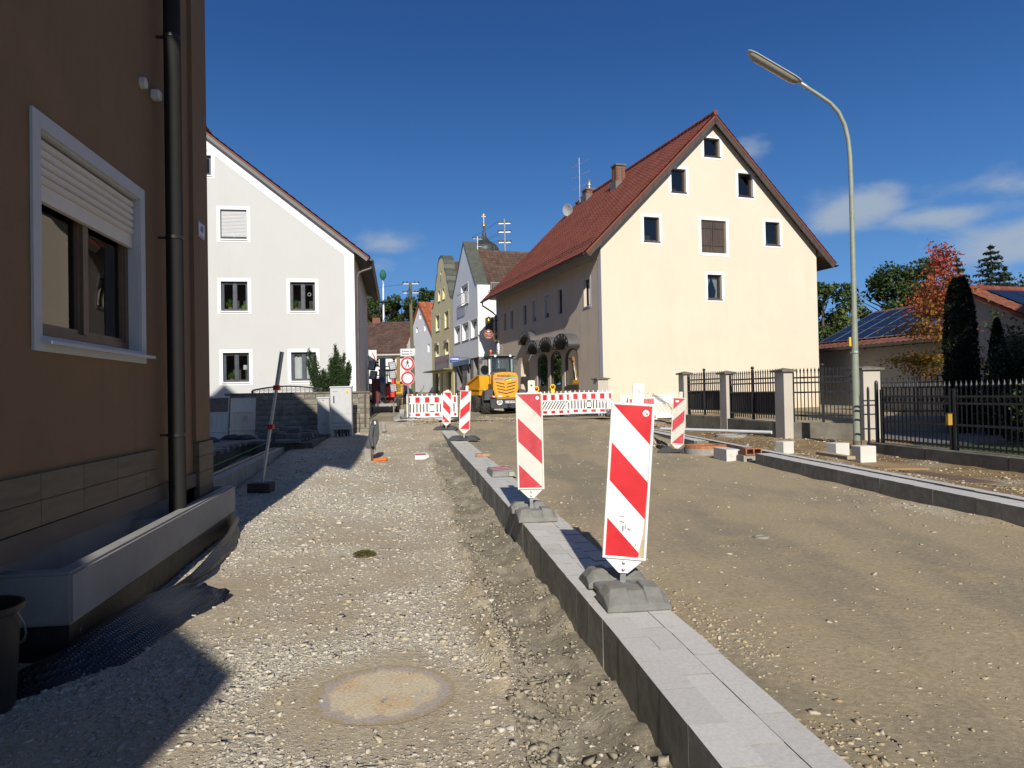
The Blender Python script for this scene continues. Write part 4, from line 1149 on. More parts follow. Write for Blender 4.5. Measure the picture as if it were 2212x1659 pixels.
# the near window: deep white reveal, roller shutter a third down, two brown sashes
wn2 = window(bh, PB, *win, BROWNFRAME, depth=.11, sur=.105, surm=mat('bluish_white_paint', (.50, .51, .52), .8, .04, 2, .25, 160), sashes=2, sill=False, room=True, fw_=.075, pane=glass('near_window_glass', (.5, .52, .5), .06), proud=.02)
b = MB(); q = win
for args in ((q[0] - .002, q[1], -.10, q[0] + .012, q[3], .0), (q[2] - .012, q[1], -.10, q[2] + .002, q[3], .0), (q[0], q[3] - .012, -.10, q[2], q[3] + .002, .0)): b.pbox(PB, *args)
b.build('reveal', _mats['bluish_white_paint'], wn2)
b = MB(); b.hexa([PB(q[0] - .02, q[1] - .03, -.17), PB(q[2] + .14, q[1] - .03, -.17), PB(q[2] + .14, q[1] - .06, .09), PB(q[0] - .02, q[1] - .06, .09), PB(q[0] - .02, q[1] + .004, -.17), PB(q[2] + .14, q[1] + .004, -.17), PB(q[2] + .14, q[1] - .035, .09), PB(q[0] - .02, q[1] - .035, .09)]); b.build('sill', _mats['bluish_white_paint'], wn2)
sm_ = slat_mesh(win[2] - win[0] - .06, CREAMSHUTTER, .062, .02)
for k in range(5): link('slat', sm_, wn2, PB(win[0] + .03, win[3] - .03 - .062 * (k + 1), -.05))
b = MB(); b.pbox(PB, win[0] + .03, win[3] - .46, -.085, win[2] - .03, win[3] - .345, -.045); b.build('shutter_end_bar', CREAMSHUTTER, wn2)
c = MB(); N = 46; vs2 = []
for i in range(N + 1):
    for j in range(2): vs2.append(PB(win[0] + .1 + .36 * i / N, win[1] + .12 + 1.05 * j, -.30 + .02 * math.sin(i * 1.05)))
c.add(vs2, [(2 * i, 2 * i + 2, 2 * i + 3, 2 * i + 1) for i in range(N)]); c.build('curtain', CREAMCURTAIN, wn2, smooth=80, recalc=False)
# plinth of long stone tiles
PLN = mat('travertine_tile', (.135, .108, .072), .75, .25, 3.5, .3, 60, rand=.06, stretch=(.5, 1, 3.5), dirt=(.09, .072, .05), ds=3)
b = MB(); b.pbox(PB, -LB, -.4, -.2, -.45, .645, -.10); b.build('basement_wall', mat('raw_basement_concrete', (.27, .275, .27), .9, .12, 2.5, .5, 60), bh)
b = MB(); b.pbox(PB, -LB, .645, -.2, -.0, .79, .03); b.build('plinth_base', mat('dark_plinth_render', (.13, .105, .085), .9, .15, 2, .5, 90), bh)
x = -LB
while x < -1.75:
    l = min(.61, -1.72 - x); z0 = .80
    for z0, z1 in ((.80, .965), (.969, 1.145)):
        o_ = 0 if z0 < .9 else .0
        b = MB(); b.pbox(PB, x + .003, z0, .002, x + l - .003, z1, .035); b.build('plinth_tile', PLN, bh, bevel=.002)
    x += l
for k, (z0, z1) in enumerate(((.62, .79), (.793, .97), (.973, 1.13))):
    b = MB(); b.pbox(PB, -.50, z0, .001, .05, z1, .065); b.build('plinth_tile', PLN, bh, bevel=.002)
b = MB(); b.pbox(PB, -.50, .0, .001, .05, .617, .063); b.build('plinth_tile', PLN, bh, bevel=.002)
# downpipe
pu = -1.52
b = MB(); b.tube([PB(pu, .15, .15), PB(pu, EB + .1, .15)], .080, 14)
pp = b.build('downpipe', mat('black_brown_pipe', (.022, .021, .02), .85, .12, 5, spec=.25), bh, smooth=60)
for z in (1.25, 3.2, 5.2):
    b = MB(); b.lathe(PB(pu, z, .15), [(.081, 0), (.088, .005), (.088, .035), (.081, .04)], 12); b.pbox(PB, pu - .015, z + .01, 0, pu + .015, z + .03, .09); b.build('pipe_clamp', GUTTER, pp, smooth=50)
b = MB(); b.lathe(PB(-1.93, 4.58, .0), [(.0, .05), (.05, .045), (.055, 0)], 14, 'y'); b.v = [(x_, -abs(y_) if True else y_, z_) for x_, y_, z_ in b.v]; b.build('round_vent', mat('old_white_cap', (.50, .50, .48), .6, .08, 6), bh, smooth=50)
b = MB(); b.pbox(PB, -1.72, 4.53, 0, -1.63, 4.62, .09); b.build('junction_box', _mats['old_white_cap'], bh, bevel=.012)
b = MB(); b.pbox(PB, -.36, 3.50, .041, -.13, 3.68, .052); hp = b.build('house_number_plate', mat('enamel_white', (.55, .57, .62), .3, .04, 5), bh, bevel=.004)
b = MB()
for a_ in ((-.35, 3.665, -.14, 3.672), (-.35, 3.508, -.14, 3.515)): b.pbox(PB, a_[0], a_[1], .0525, a_[2], a_[3], .054)
b.build('plate_border', INKBLUE, hp)
write('62', .10, INKBLUE, hp, PB, -.245, 3.60, .0545)

# light-well of white concrete in front of the house
TRM = mat('whitewashed_concrete', (.29, .28, .265), .9, .10, 2.5, .5, 70, dirt=(.20, .19, .17), ds=2.2, dt=(.55, .75))
BIT = mat('bitumen_coat', (.012, .012, .013), .55, .3, 9, .6, 60, dirt=(.30, .29, .27), ds=7, dt=(.63, .72))
A0, A1 = Vector((-2.76, 4.43, .545)), Vector((-3.47, 8.86, .555)); iw = vec2(TB + R(90))       # outer top edge; iw points to the house
al = (A1 - A0); aln = al.normalized()
lw_ = thing('light_well', 'white concrete light well wall beside the brown house plinth', 'light well', (0, 0, 0))
def tp(s, t, z): p = A0 + aln * s + iw * t; return Vector((p.x, p.y, z))
LW = al.length
b = MB()
def wallbox(s0, s1, t0, t1, z0, z1): b.hexa([tp(s0, t0, z0), tp(s1, t0, z0), tp(s1, t1, z0), tp(s0, t1, z0), tp(s0, t0, z1), tp(s1, t0, z1), tp(s1, t1, z1), tp(s0, t1, z1)])
b.prism([tp(s_, t_, .22) for s_, t_ in ((0, 0), (LW, 0), (LW, .52), (LW - .13, .52), (LW - .13, .13), (.14, .13), (.14, .52), (0, .52))], (0, 0, .33)); b.build('basin_wall', TRM, lw_, bevel=.018, segs=2)
b = MB(); wallbox(2.15, 2.25, .132, .52, .1, .52); b.build('partition', TRM, lw_, bevel=.01)
b = MB(); wallbox(.01, LW - .01, .02, .125, -.3, .215); b.build('bitumen_base', BIT, lw_)
b = MB(); wallbox(.012, .125, .127, .46, -.3, .215); b.build('bitumen_base', BIT, lw_)
b = MB(); wallbox(.13, LW - .13, .13, .50, .05, .22); b.build('floor_slab', CONCRETE, lw_)

# dimpled drainage membrane peeling off its foot
MEMB = None
def membrane_mat():
    m, nt, bb = nodes_of('dimpled_membrane'); L = nt.links.new
    tcn = nt.nodes.new('ShaderNodeTexCoord')
    v = NN(nt, 'ShaderNodeTexVoronoi', Scale=34.0, Randomness=0.0); L(tcn.outputs['Object'], v.inputs['Vector'])
    bn = nt.nodes.new('ShaderNodeBump'); bn.inputs['Strength'].default_value = .8; bn.inputs['Distance'].default_value = .01
    L(ramp(nt, v.outputs['Distance'], .15, .5, 1, 0), bn.inputs['Height']); L(bn.outputs[0], bb.inputs['Normal'])
    n1 = NN(nt, 'ShaderNodeTexNoise', Scale=6.0, Detail=8.0, Roughness=.7); L(tcn.outputs['Object'], n1.inputs['Vector'])
    L(mixc(nt, ramp(nt, n1.outputs['Fac'], .58, .75), (.016, .017, .018), (.075, .073, .07)), bb.inputs['Base Color'])
    bb.inputs['Roughness'].default_value = .42
    return m
MEMB = membrane_mat()
def ribbon(name, label, rows, material=None, th=.006):
    """a bent strip; ROWS is a list of (foot point, top point)"""
    n, k = len(rows), 9
    vs2, fs = [], []
    for i, (p, q) in enumerate(rows):
        p, q = Vector(p), Vector(q)
        for j in range(k):
            t = j / (k - 1); r = p.lerp(q, t) + Vector((.02 * math.sin(i * 1.3 + j), .015 * math.sin(j * 1.7 + i * .8), .01 * math.sin(i * 2.1 + j * 2.2)))
            vs2.append(r)
    fs = [(i * k + j, (i + 1) * k + j, (i + 1) * k + j + 1, i * k + j + 1) for i in range(n - 1) for j in range(k - 1)]
    b = MB(); b.add(vs2, fs)
    me = b.mesh(name, material or MEMB, smooth=60)
    bm = bmesh.new(); bm.from_mesh(me); bmesh.ops.solidify(bm, geom=bm.faces[:], thickness=th); bm.to_mesh(me); bm.free()
    return tag(link(name, me), label, 'membrane')
ribbon('drainage_membrane', 'black dimpled membrane strip leaning off the near light well foot', [
    ((-2.68, 3.75, -.05), (-2.86, 4.0, .10)), ((-2.50, 4.05, -.04), (-2.72, 4.30, .12)), ((-2.36, 4.35, -.02), (-2.70, 4.65, .16)), ((-2.36, 4.8, -.01), (-2.72, 5.0, .18)), ((-2.38, 5.2, .0), (-2.75, 5.35, .16)), ((-2.30, 5.6, .0), (-2.74, 5.75, .13)), ((-2.32, 5.75, .07), (-2.66, 5.9, .11))])
ribbon('drainage_membrane', 'black dimpled membrane curling up at the far light well end', [
    ((-2.86, 5.95, -.02), (-2.92, 5.98, .04)), ((-2.76, 6.2, -.02), (-2.86, 6.26, .07)), ((-2.76, 6.6, -.02), (-2.90, 6.68, .10)), ((-2.86, 7.0, -.02), (-2.99, 7.1, .13)), ((-2.98, 7.6, -.02), (-3.12, 7.7, .16)), ((-3.20, 8.2, -.02), (-3.30, 8.3, .18)), ((-3.38, 8.75, -.02), (-3.44, 8.8, .19))])
bn_ = thing('rubbish_bin', 'dark round bucket standing at the near light well corner', 'bucket', (-2.83, 3.72, -.01))
b = MB(); b.lathe((0, 0, 0), [(.0, .0), (.165, .0), (.18, .03), (.205, .52), (.225, .53), (.225, .56), (.21, .56), (.19, .52), (.17, .05), (0, .05)], 24); b.build('body', mat('dark_bucket', (.02, .02, .021), .5, .15, 5), bn_, smooth=40)
b = MB(); b.tube([(.225 * math.cos(a), .225 * math.sin(a), .53 - .26 * math.sin(a / 1.0)) for a in [math.pi * k / 10 for k in range(11)]], .006, 5); b.build('handle', GALV, bn_)

# ---------------------------------------------------------------- white gabled house
TW = R(9.1)
wh = thing('gabled_house', 'white and pale grey gabled house with anthracite windows behind garden wall', 'house', (-6.26, 28.5, 0), TW)
HW, AZ2, EZ2, LW2 = 5.67, 12.02, 7.55, 12.0
# local x runs from the street corner (0) leftwards to -11.34
G2 = .45
ww = [(-6.3, 10.42, -5.41, 11.2), (-5.10, 7.93, -4.11, 9.09), (-5.11, 5.1, -4.11, 6.26), (-2.5, 5.1, -1.54, 6.25), (-5.07, 2.31, -4.09, 3.46), (-2.5, 2.32, -1.54, 3.46), (-8.6, 5.1, -7.6, 6.26), (-8.6, 2.31, -7.6, 3.46)]
b = MB()
panel(b, [(-2 * HW, G2), (0, G2), (0, EZ2), (-HW, AZ2), (-2 * HW, EZ2)], [hole(*q) for q in ww], front, .16)
b.mat(1); b.add([(0, 0, G2), (0, LW2, G2), (0, LW2, EZ2), (0, 0, EZ2)], [(0, 1, 2, 3)])
b.add([(-2 * HW, 0, G2), (-2 * HW, LW2, G2), (-2 * HW, LW2, EZ2), (-2 * HW, 0, EZ2)], [(0, 1, 2, 3)])
b.add([(-2 * HW, LW2, G2), (0, LW2, G2), (0, LW2, EZ2), (-HW, LW2, AZ2), (-2 * HW, LW2, EZ2)], [(0, 1, 2, 3, 4)])
b.build('wall', [GREYWALL, WHITE], wh, recalc=False)
b = MB(); d1, d2 = .001, .014; k_ = (AZ2 - EZ2) / HW; bw = .52
b.prism([front(u, w, d1) for u, w in ((0, G2), (0, EZ2), (-.37, EZ2 + .37 * k_ - bw), (-.37, G2))], front(0, 0, d2) - front(0, 0, d1))
b.prism([front(u, w, d1) for u, w in ((0, EZ2), (-HW, AZ2), (-HW, AZ2 - bw), (-.37, EZ2 + .37 * k_ - bw))], front(0, 0, d2) - front(0, 0, d1))
b.prism([front(u, w, d1) for u, w in ((-2 * HW, EZ2), (-HW, AZ2), (-HW, AZ2 - bw), (-2 * HW, EZ2 - bw))], front(0, 0, d2) - front(0, 0, d1))
b.build('painted_band', WHITE, wh)
PLANTM = leaf_mat('house_plant_leaf', (.04, .10, .02), (.10, .2, .03))
for i, q in enumerate(ww):
    wd = window(wh, front, *q, ANTHFRAME, sur=.13, surm=WHITE, sashes=1 if i == 0 else 2, depth=.13, pane=GLASS if i not in (0,) else DARKGLASS, sillm=WHITEFRAME,
                shutter=.93 if i == 1 else 0, slatm=SHUTTER, curtain=('pair', CURTAIN, .02, .42) if i == 5 else None)
    if i == 2:
        potted_plant(wd, front, q[0] + .28, q[1] + .05, -.36, .2, .55, PLANTM); potted_plant(wd, front, q[0] + .8, q[1] + .05, -.36, .2, .35, leaf_mat('bright_plant_leaf', (.2, .3, .04), (.3, .4, .06)), pot=False)
    if i == 3:
        potted_plant(wd, front, q[0] + .18, q[1] + .05, -.36, .12, .5, PLANTM)
        b = MB(); b.disc(front, q[0] + .72, q[1] + .68, -.16, .07, 16, .055); b.build('hanging_ornament', INKWHITE, wd, recalc=False)
    if i == 4:
        b = MB(); o = front(q[0] + .76, q[1] + .08, -.4); b.tube([o, o + Vector((0, 0, .42))], .012, 6); b.lathe(o, [(.06, 0), (.06, .02)], 10); b.build('table_lamp_base', DARKFRAME, wd)
        b = MB(); b.lathe(o, [(.09, .42), (.08, .6)], 14); b.build('lamp_shade', CURTAIN, wd, smooth=50)
        potted_plant(wd, front, q[0] + .25, q[1] + .05, -.4, .2, .4, PLANTM)
# roof with its stepped verge tiles
ovw, rk2 = .62, .22
upw = Vector((-HW, 0, AZ2 - EZ2)).normalized(); sl2 = math.hypot(HW + ovw, k_ * (HW + ovw))
e2 = Vector((ovw, -rk2, EZ2 + .17 - k_ * ovw)); nr2 = 22
M4 = roof_frame(e2, (0, 1, 0), upw)
tiles(wh, M4, 3, nr2, .30, sl2 / nr2, CLAY, lambda i, j: True)
b = MB(); b.box(.9, 0, -.06, LW2 + .4, sl2, .02); b.box(0, 0, -.06, .9, sl2, -.012); b.v = [tuple(M4 @ Vector(v)) for v in b.v]; b.build('roof', CLAY, wh)
b = MB(); M5 = roof_frame(Vector((-2 * HW - ovw, LW2 + .2, EZ2 + .17 - k_ * ovw)), (0, -1, 0), Vector((HW, 0, AZ2 - EZ2))); b.box(0, 0, -.06, LW2 + .4, sl2, .03); b.v = [tuple(M5 @ Vector(v)) for v in b.v]; b.build('roof', CLAY, wh)
rid2 = MB(); rid2.lathe((0, 0, 0), [(.15, 0), (.14, .36)], 10, 'y'); rm2 = rid2.mesh('ridge_tile', CLAY, smooth=50)
for k in range(6): link('ridge_tile', rm2, wh, (-HW, -rk2 - .03 + k * .34, AZ2 + .26))
b = MB(); nn = Vector((0, 1, 0)).cross(upw); nn = nn if nn.z > 0 else -nn
b.obox(e2 + Vector((0, .012, 0)) - nn * .20, upw * sl2, Vector((0, .03, 0)), nn * .13)
b.build('barge_board', mat('grey_barge_board', (.17, .155, .145), .7, .15, 4), wh)
b = MB(); b.prism([(.01, -rk2 + .05, EZ2 - .12), (ovw - .05, -rk2 + .05, EZ2 + .05 - k_ * ovw), (ovw - .05, -rk2 + .05, EZ2 + .12 - k_ * ovw), (.01, -rk2 + .05, EZ2 + .06)], (0, LW2, 0)); b.build('soffit', DARKWOOD, wh)
b = MB(); gx, gz = ovw + .07, EZ2 + .10 - k_ * ovw
prof = [(gx + .08 * math.cos(math.pi + math.pi * k / 8), gz + .08 * math.sin(math.pi + math.pi * k / 8)) for k in range(9)]
b.add([(x, -rk2 - .02, z) for x, z in prof] + [(x, LW2, z) for x, z in prof], [(k, k + 1, 10 + k, 9 + k) for k in range(8)]); b.add([(x, -rk2 - .02, z) for x, z in prof], [tuple(range(9))])
b.build('gutter', GUTTER, wh, recalc=False)
b = MB(); b.tube([(gx, .12, gz - .06), (gx - .03, .12, gz - .32), (.35, .12, gz - .42), (.18, .12, gz - .5), (.11, .12, gz - .68), (.11, .12, G2)], .05, 8); b.build('downpipe', mat('brown_grey_pipe', (.11, .085, .075), .45, .1, 5), wh, smooth=60)

# ---------------------------------------------------------------- the next house down on that side (only its corner shows)
nh = thing('corner_house', 'cream house edge with red roof beyond the white house', 'house', (-9.62, 44.6, 0), R(9))
b = MB(); b.add([(0, 0, .6), (-8, 0, .6), (-8, 0, 7.9), (-4, 0, 11.2), (0, 0, 7.9), (0, 9, .6), (0, 9, 7.9)], [(0, 1, 2, 3, 4), (0, 5, 6, 4)]); b.build('wall', mat('warm_cream_render', (.72, .6, .38), .9, .04), nh, recalc=False)
b = MB(); b.hexa([(.5, -.3, 7.5), (.5, 9, 7.5), (-4, 9, 11.3), (-4, -.3, 11.3), (.5, -.3, 7.7), (.5, 9, 7.7), (-4, 9, 11.5), (-4, -.3, 11.5)]); b.build('roof', CLAY, nh)
b = MB(); b.tube([(.6, -.2, 7.55), (.6, -.2, 7.2), (.08, .1, 6.7), (.08, .1, .7)], .05, 6); b.build('downpipe', GUTTER, nh)

# ---------------------------------------------------------------- far house with the long brown roof
fh = thing('long_house', 'white house with long dark brown roof closing the street', 'house', (-18.2, 80.0, 0), R(2))
fw0 = [(1.33, 5.1, 1.72, 6.05), (2.85, 5.1, 3.28, 6.05), (4.7, 5.1, 5.12, 6.05), (1.25, 2.95, 1.68, 3.85), (6.4, 5.1, 6.8, 6.05), (2.9, 2.95, 3.3, 3.85)]
b = MB(); panel(b, rect(-6, 1.6, 16, 6.5), [hole(*q) for q in fw0], front, .15); b.build('wall', WHITE, fh, recalc=False)
for q in fw0: window(fh, front, *q, WHITEFRAME, sur=.12, surm=mat('warm_white_trim', (.7, .68, .6), .8), sashes=1, depth=.1, pane=DARKGLASS, bars=2, fw_=.05)
b = MB(); b.hexa([(-6.4, -.5, 6.38), (16, -.5, 6.38), (16, 6, 10.4), (-6.4, 6, 10.4), (-6.4, -.5, 6.62), (16, -.5, 6.62), (16, 6, 10.72), (-6.4, 6, 10.72)]); b.build('roof', BROWNROOF, fh)
b = MB(); b.box(-6.4, -.62, 6.3, 16, -.5, 6.45); b.build('gutter', GALV, fh)
b = MB(); b.box(1.7, 5.6, 10.2, 2.6, 6.4, 11.25); b.build('chimney', CHIMBRICK, fh)
me = tile_mesh(.34, .45, BROWNROOF)
mm_v, mm_f = [], []
M6 = roof_frame(Vector((-2, -.52, 6.64)), (1, 0, 0), Vector((0, 6.5, 4.1)))
vs0 = np.array([v.co[:] for v in me.vertices]); fs0 = [tuple(p.vertices) for p in me.polygons]
for j in range(17):
    for i in range(34):
        k = len(mm_v); p = Vector((i * .34, j * .45, random.uniform(0, .02))); mm_v += [tuple(M6 @ (Vector(v) + p)) for v in vs0]; mm_f += [tuple(q + k for q in f) for f in fs0]
mm = bpy.data.meshes.new('roof_tile_field'); mm.from_pydata(mm_v, [], mm_f); mm.materials.append(BROWNROOF); tag(link('roof_tile_field', mm, fh), kind='stuff')
sgn = thing('chevron_sign', 'small white board with red chevron beside the white house downpipe', 'sign', (-9.15, 47.0, 0), 0)
b = MB(); b.box(-.3, -.02, 3.65, .22, .02, 4.75); b.build('board', SIGNBACK, sgn)
b = MB(); b.add([(-.05, -.023, 4.6), (.16, -.023, 4.2), (-.05, -.023, 3.8), (-.11, -.023, 3.8), (.08, -.023, 4.2), (-.11, -.023, 4.6)], [(0, 1, 4, 5), (1, 2, 3, 4)]); b.build('chevron', INKRED, sgn, recalc=False)
b = MB(); b.tube([(-.32, 0, 1.0), (-.32, 0, 4.8)], .03, 6); b.build('post', GALV, sgn)

# ---------------------------------------------------------------- houses on the right-hand side of the street
TS = R(108.3 - 180.0)          # their fronts look across the street; local x runs towards the camera
ux = vec2(TS)
BLUEW = mat('pale_blue_render', (.72, .745, .775), .9, .03, .7, .3, 140)
bl = thing('gabled_house', 'pale blue gabled house with green edged gable and shop below', 'house', (-2.4, 52.0, 0), TS)
# local x: 0 = near corner, negative away; front face y=0
GB = 1.0
bw_ = [(-7.25, 5.95, -5.35, 7.3), (-4.65, 5.95, -2.65, 7.3), (-2.02, 5.95, -.1, 7.3), (-4.75, 8.75, -2.65, 10.3)]
b = MB()
panel(b, [(-7.85, 4.45), (0, 4.45), (0, 9.75), (-.55, 9.75), (-3.75, 13.55), (-7.5, 9.9), (-7.85, 9.9)], [hole(*q) for q in bw_], front, .22)
b.mat(1)
b.add([(0, 0, 4.45), (0, 9, 4.45), (0, 9, 9.0), (0, .97, 9.0), (0, .97, 9.75), (0, 0, 9.75)], [(0, 1, 2, 3, 4, 5)]); b.add([(-.6, .97, 8.7), (0, .97, 8.7), (0, .97, 9.75), (-.6, .97, 9.75)], [(0, 1, 2, 3)])
b.mat(0); b.add([(-7.85, 0, 4.45), (0, 0, 4.45), (0, 9, 4.45), (-7.85, 9, 4.45)], [(0, 1, 2, 3)])
b.add([(-.55, 0, 9.75), (0, 0, 9.75), (0, .97, 9.75), (-.55, .97, 9.75)], [(0, 1, 2, 3)])
b.build('wall', [BLUEW, mat('white_side_render', (.78, .79, .81), .88, .03, 1, .2, 150)], bl, recalc=False)
for i, q in enumerate(bw_):
    wd = window(bl, front, *q, WHITEFRAME, sur=.08, surm=mat('white_paint_trim', (.78, .79, .8), .7), sashes=2, depth=.2, proud=.02, pane=GLASS, fw_=.09, sillm=GUTTER)
    if i == 3:
        b = MB(); x0, x1 = q[0] - .15, q[2] + .15
        for z in (8.72, 9.55): b.pbox(front, x0, z, .30, x1, z + .04, .34); b.pbox(front, x0, z, 0, x0 + .03, z + .04, .33); b.pbox(front, x1 - .03, z, 0, x1, z + .04, .33)
        for k in range(9): u = x0 + (x1 - x0) * k / 8; b.pbox(front, u - .01, 8.72, .305, u + .01, 9.55, .335)
        for k in range(4): b.disc(lambda u, w, d: front(u, w, d), x0 + (x1 - x0) * (k + .5) / 4, 9.13, .34, .24, 14, .21)
        b.build('balcony_railing', GALV, wd, recalc=False)
b = MB()        # sheet-metal coping along the gable
for (u0, w0), (u1, w1) in (((-.35, 9.72), (-3.75, 13.6)), ((-3.75, 13.6), (-7.7, 9.72))):
    p0, p1 = front(u0, w0, .06), front(u1, w1, .06); b.obox(p0, p1 - p0, Vector((0, 1.0, 0)), Vector((0, 0, .12)))
b.build('coping', GREENCOPPER, bl)
b = MB(); b.hexa([(.35, .95, 8.85), (.35, 18, 8.85), (-3.75, 18, 12.75), (-3.75, .95, 12.75), (.35, .95, 9.05), (.35, 18, 9.05), (-3.75, 18, 13.0), (-3.75, .95, 13.0)])
b.hexa([(-7.9, .95, 8.85), (-7.9, 18, 8.85), (-3.75, 18, 12.75), (-3.75, .95, 12.75), (-7.9, .95, 9.05), (-7.9, 18, 9.05), (-3.75, 18, 13.0), (-3.75, .95, 13.0)])
b.build('roof', BROWNROOF, bl)
mm_v, mm_f = [], []
M7 = roof_frame(Vector((.36, .97, 9.07)), (0, 1, 0), Vector((-4.1, 0, 3.95))); tl7 = 5.69 / 17
me = tile_mesh(.32, tl7, BROWNROOF); vs0 = np.array([v.co[:] for v in me.vertices]); fs0 = [tuple(p.vertices) for p in me.polygons]
for j in range(17):
    for i in range(50):
        k = len(mm_v); p = Vector((i * .32, j * tl7, random.uniform(0, .02))); mm_v += [tuple(M7 @ (Vector(v) + p)) for v in vs0]; mm_f += [tuple(q + k for q in f) for f in fs0]
mm = bpy.data.meshes.new('roof_tile_field'); mm.from_pydata(mm_v, [], mm_f); mm.materials.append(BROWNROOF); tag(link('roof_tile_field', mm, bl), kind='stuff')
ridb = MB(); ridb.lathe((0, 0, 0), [(.13, 0), (.12, .36)], 10, 'y'); rmb = ridb.mesh('ridge_tile', BROWNTILE, smooth=50)
for k in range(46): link('ridge_tile', rmb, bl, (-3.75, .97 + .36 * k, 13.0))
b = MB()
for k in range(12): b.beam((.22, 1.0 + k * .14, 9.36), (.22, 1.0 + k * .14, 9.9), .03, .03)
b.beam((.22, .95, 9.9), (.22, 2.7, 9.9), .04, .04); b.beam((.22, .95, 9.4), (.22, 2.7, 9.4), .04, .04); b.build('snow_rack', GALV, bl)
b = MB(); b.box(.3, .8, 8.95, .55, 18, 9.1); b.build('gutter', GUTTER, bl)
STONEC = mat('grey_tile_cladding', (.22, .215, .21), .8, .15, 3, .3, 40)
b = MB()       # set-back ground floor with piers
for x0, x1 in ((-7.8, -6.9), (-5.1, -3.6), (-2.4, -1.7)): b.box(x0, .05, GB, x1, .5, 4.45)
b.box(-.35, .05, GB, -.02, .5, 4.45); b.box(-7.8, 1.0, GB, -.02, 1.1, 4.45); b.box(-.12, .5, GB, -.02, 9, 4.45)
b.build('shop_front', STONEC, bl)
b = MB(); b.pbox(front, -6.9, 1.3, -.85, -5.15, 4.2, -.8); b.pbox(front, -3.55, 1.3, -.85, -2.45, 4.2, -.8); b.pbox(front, -1.65, 1.3, -.85, -.4, 4.2, -.8); b.build('shop_glazing', DARKGLASS, bl)
b = MB(); b.pbox(front, -4.4, 2.4, -.04, -3.8, 3.1, -.02); b.build('notice_case', GUTTER, bl)
b = MB(); b.pbox(front, -7.7, 4.05, .01, -2.4, 4.42, .12); b.build('sign_band', mat('faded_blue', (.10, .17, .28), .5), bl)
cs = thing('shop_sign', 'blue projecting sign reading CARISMA on pale blue house', 'sign', tuple(Vector((-2.4, 52, 0)) + ux * -2.6 + vec2(TS - R(90)) * .16), TS)
PS = lambda u, w, d: Vector((d, -u, w))       # the board stands out from the wall and faces down the street
b = MB(); b.pbox(lambda u, w, d: Vector((d, -u, w)), .65, 4.16, -.05, 1.38, 4.60, .05); b.build('board', INKBLUE, cs)
PSf = lambda u, w, d: Vector((d, u - 1.4, w))
write('CARISMA', .215, INKWHITE, cs, lambda u, w, d: Vector((d, -1.4 + u, w)), .385, 4.42, .056, sx=.76, bold=.006)
write('Damenmode Herrenmode', .058, INKWHITE, cs, lambda u, w, d: Vector((d, -1.4 + u, w)), .385, 4.24, .056, sx=.85)
b = MB(); b.beam((0, .15, 4.5), (0, -.64, 4.5), .04, .04); b.beam((0, .15, 4.26), (0, -.64, 4.26), .04, .04); b.build('bracket', GUTTER, cs)

YELW = mat('ochre_yellow_render', (.74, .645, .365), .9, .05, .8, .3, 120)
yl = thing('gabled_house', 'yellow house with curved baroque gable and closed shop', 'house', tuple(Vector((-2.4, 52, 0)) + ux * -7.9), TS)
GY = 1.4; YW = 8.6
cx_ = -4.0; prof_r = [(-.05, 9.85), (-.55, 10.05), (-1.05, 10.6), (-1.35, 11.3), (-1.75, 11.6), (-1.85, 12.0), (-2.2, 12.5), (-2.55, 12.75), (-2.62, 13.15), (-2.85, 13.6), (-3.3, 13.95), (-3.75, 14.06)]
prof = prof_r + [(-8.0 - u, w) for u, w in reversed(prof_r)]
yw = [(-6.55, 7.6, -4.95, 9.0), (-2.9, 7.55, -1.35, 8.95), (-5.3, 10.2, -4.55, 11.15), (-3.5, 10.15, -2.75, 11.1), (-6.75, 5.25, -5.45, 6.3), (-2.85, 5.2, -1.6, 6.25)]
yn = arch(-4.25, 12.05, -3.8, 12.8, 1, 8)
b = MB(); panel(b, [(-YW, 3.95), (0, 3.95), (0, 9.85)] + prof[1:-1] + [(-YW + .6, 9.85), (-YW, 9.85)], [hole(*q) for q in yw] + [yn], front, .2); b.build('wall', YELW, yl, recalc=False)
b = MB(); b.pbox(front, -4.3, 11.95, -.21, -3.7, 12.85, -.2); b.pbox(front, -4.1, 12.0, -.15, -3.95, 12.45, .06); b.build('niche_figure', mat('dark_stone_figure', (.2, .18, .14), .9), yl)
b = MB()
for (u0, w0), (u1, w1) in zip(prof[:-1], prof[1:]):
    p0, p1 = front(u0, w0, .05), front(u1, w1, .05); d_ = (p1 - p0); n_ = Vector((-d_.z, 0, d_.x)).normalized() * -.09
    b.obox(p0, d_, Vector((0, .95, 0)), n_)
b.build('coping', GREENCOPPER, yl)
CRTRIM = mat('cream_trim', (.68, .60, .38), .8)
for i, q in enumerate(yw):
    wd = window(yl, front, *q, WHITEFRAME, sur=.08, surm=CRTRIM, sashes=1 if i in (2, 3) else 2, depth=.18, shutter=(.75, 1, 0, 0, .22, .3)[i], slatm=mat('mauve_grey_slat', (.42, .38, .38), .5, rand=.03), proud=.02, sillm=mat('brown_sill', (.16, .1, .08), .6))
    if i > 3:
        b = MB(); b.pbox(front, q[0] - .05, q[3] - .02, .02, q[2] + .05, q[3] + .2, .18); b.build('shutter_box', mat('mauve_box', (.36, .30, .29), .6), wd)
b = MB(); b.hexa([(-.1, .9, 9.5), (-.1, 14, 9.5), (-4, 14, 13.3), (-4, .9, 13.3), (-.1, .9, 9.7), (-.1, 14, 9.7), (-4, 14, 13.6), (-4, .9, 13.6)])
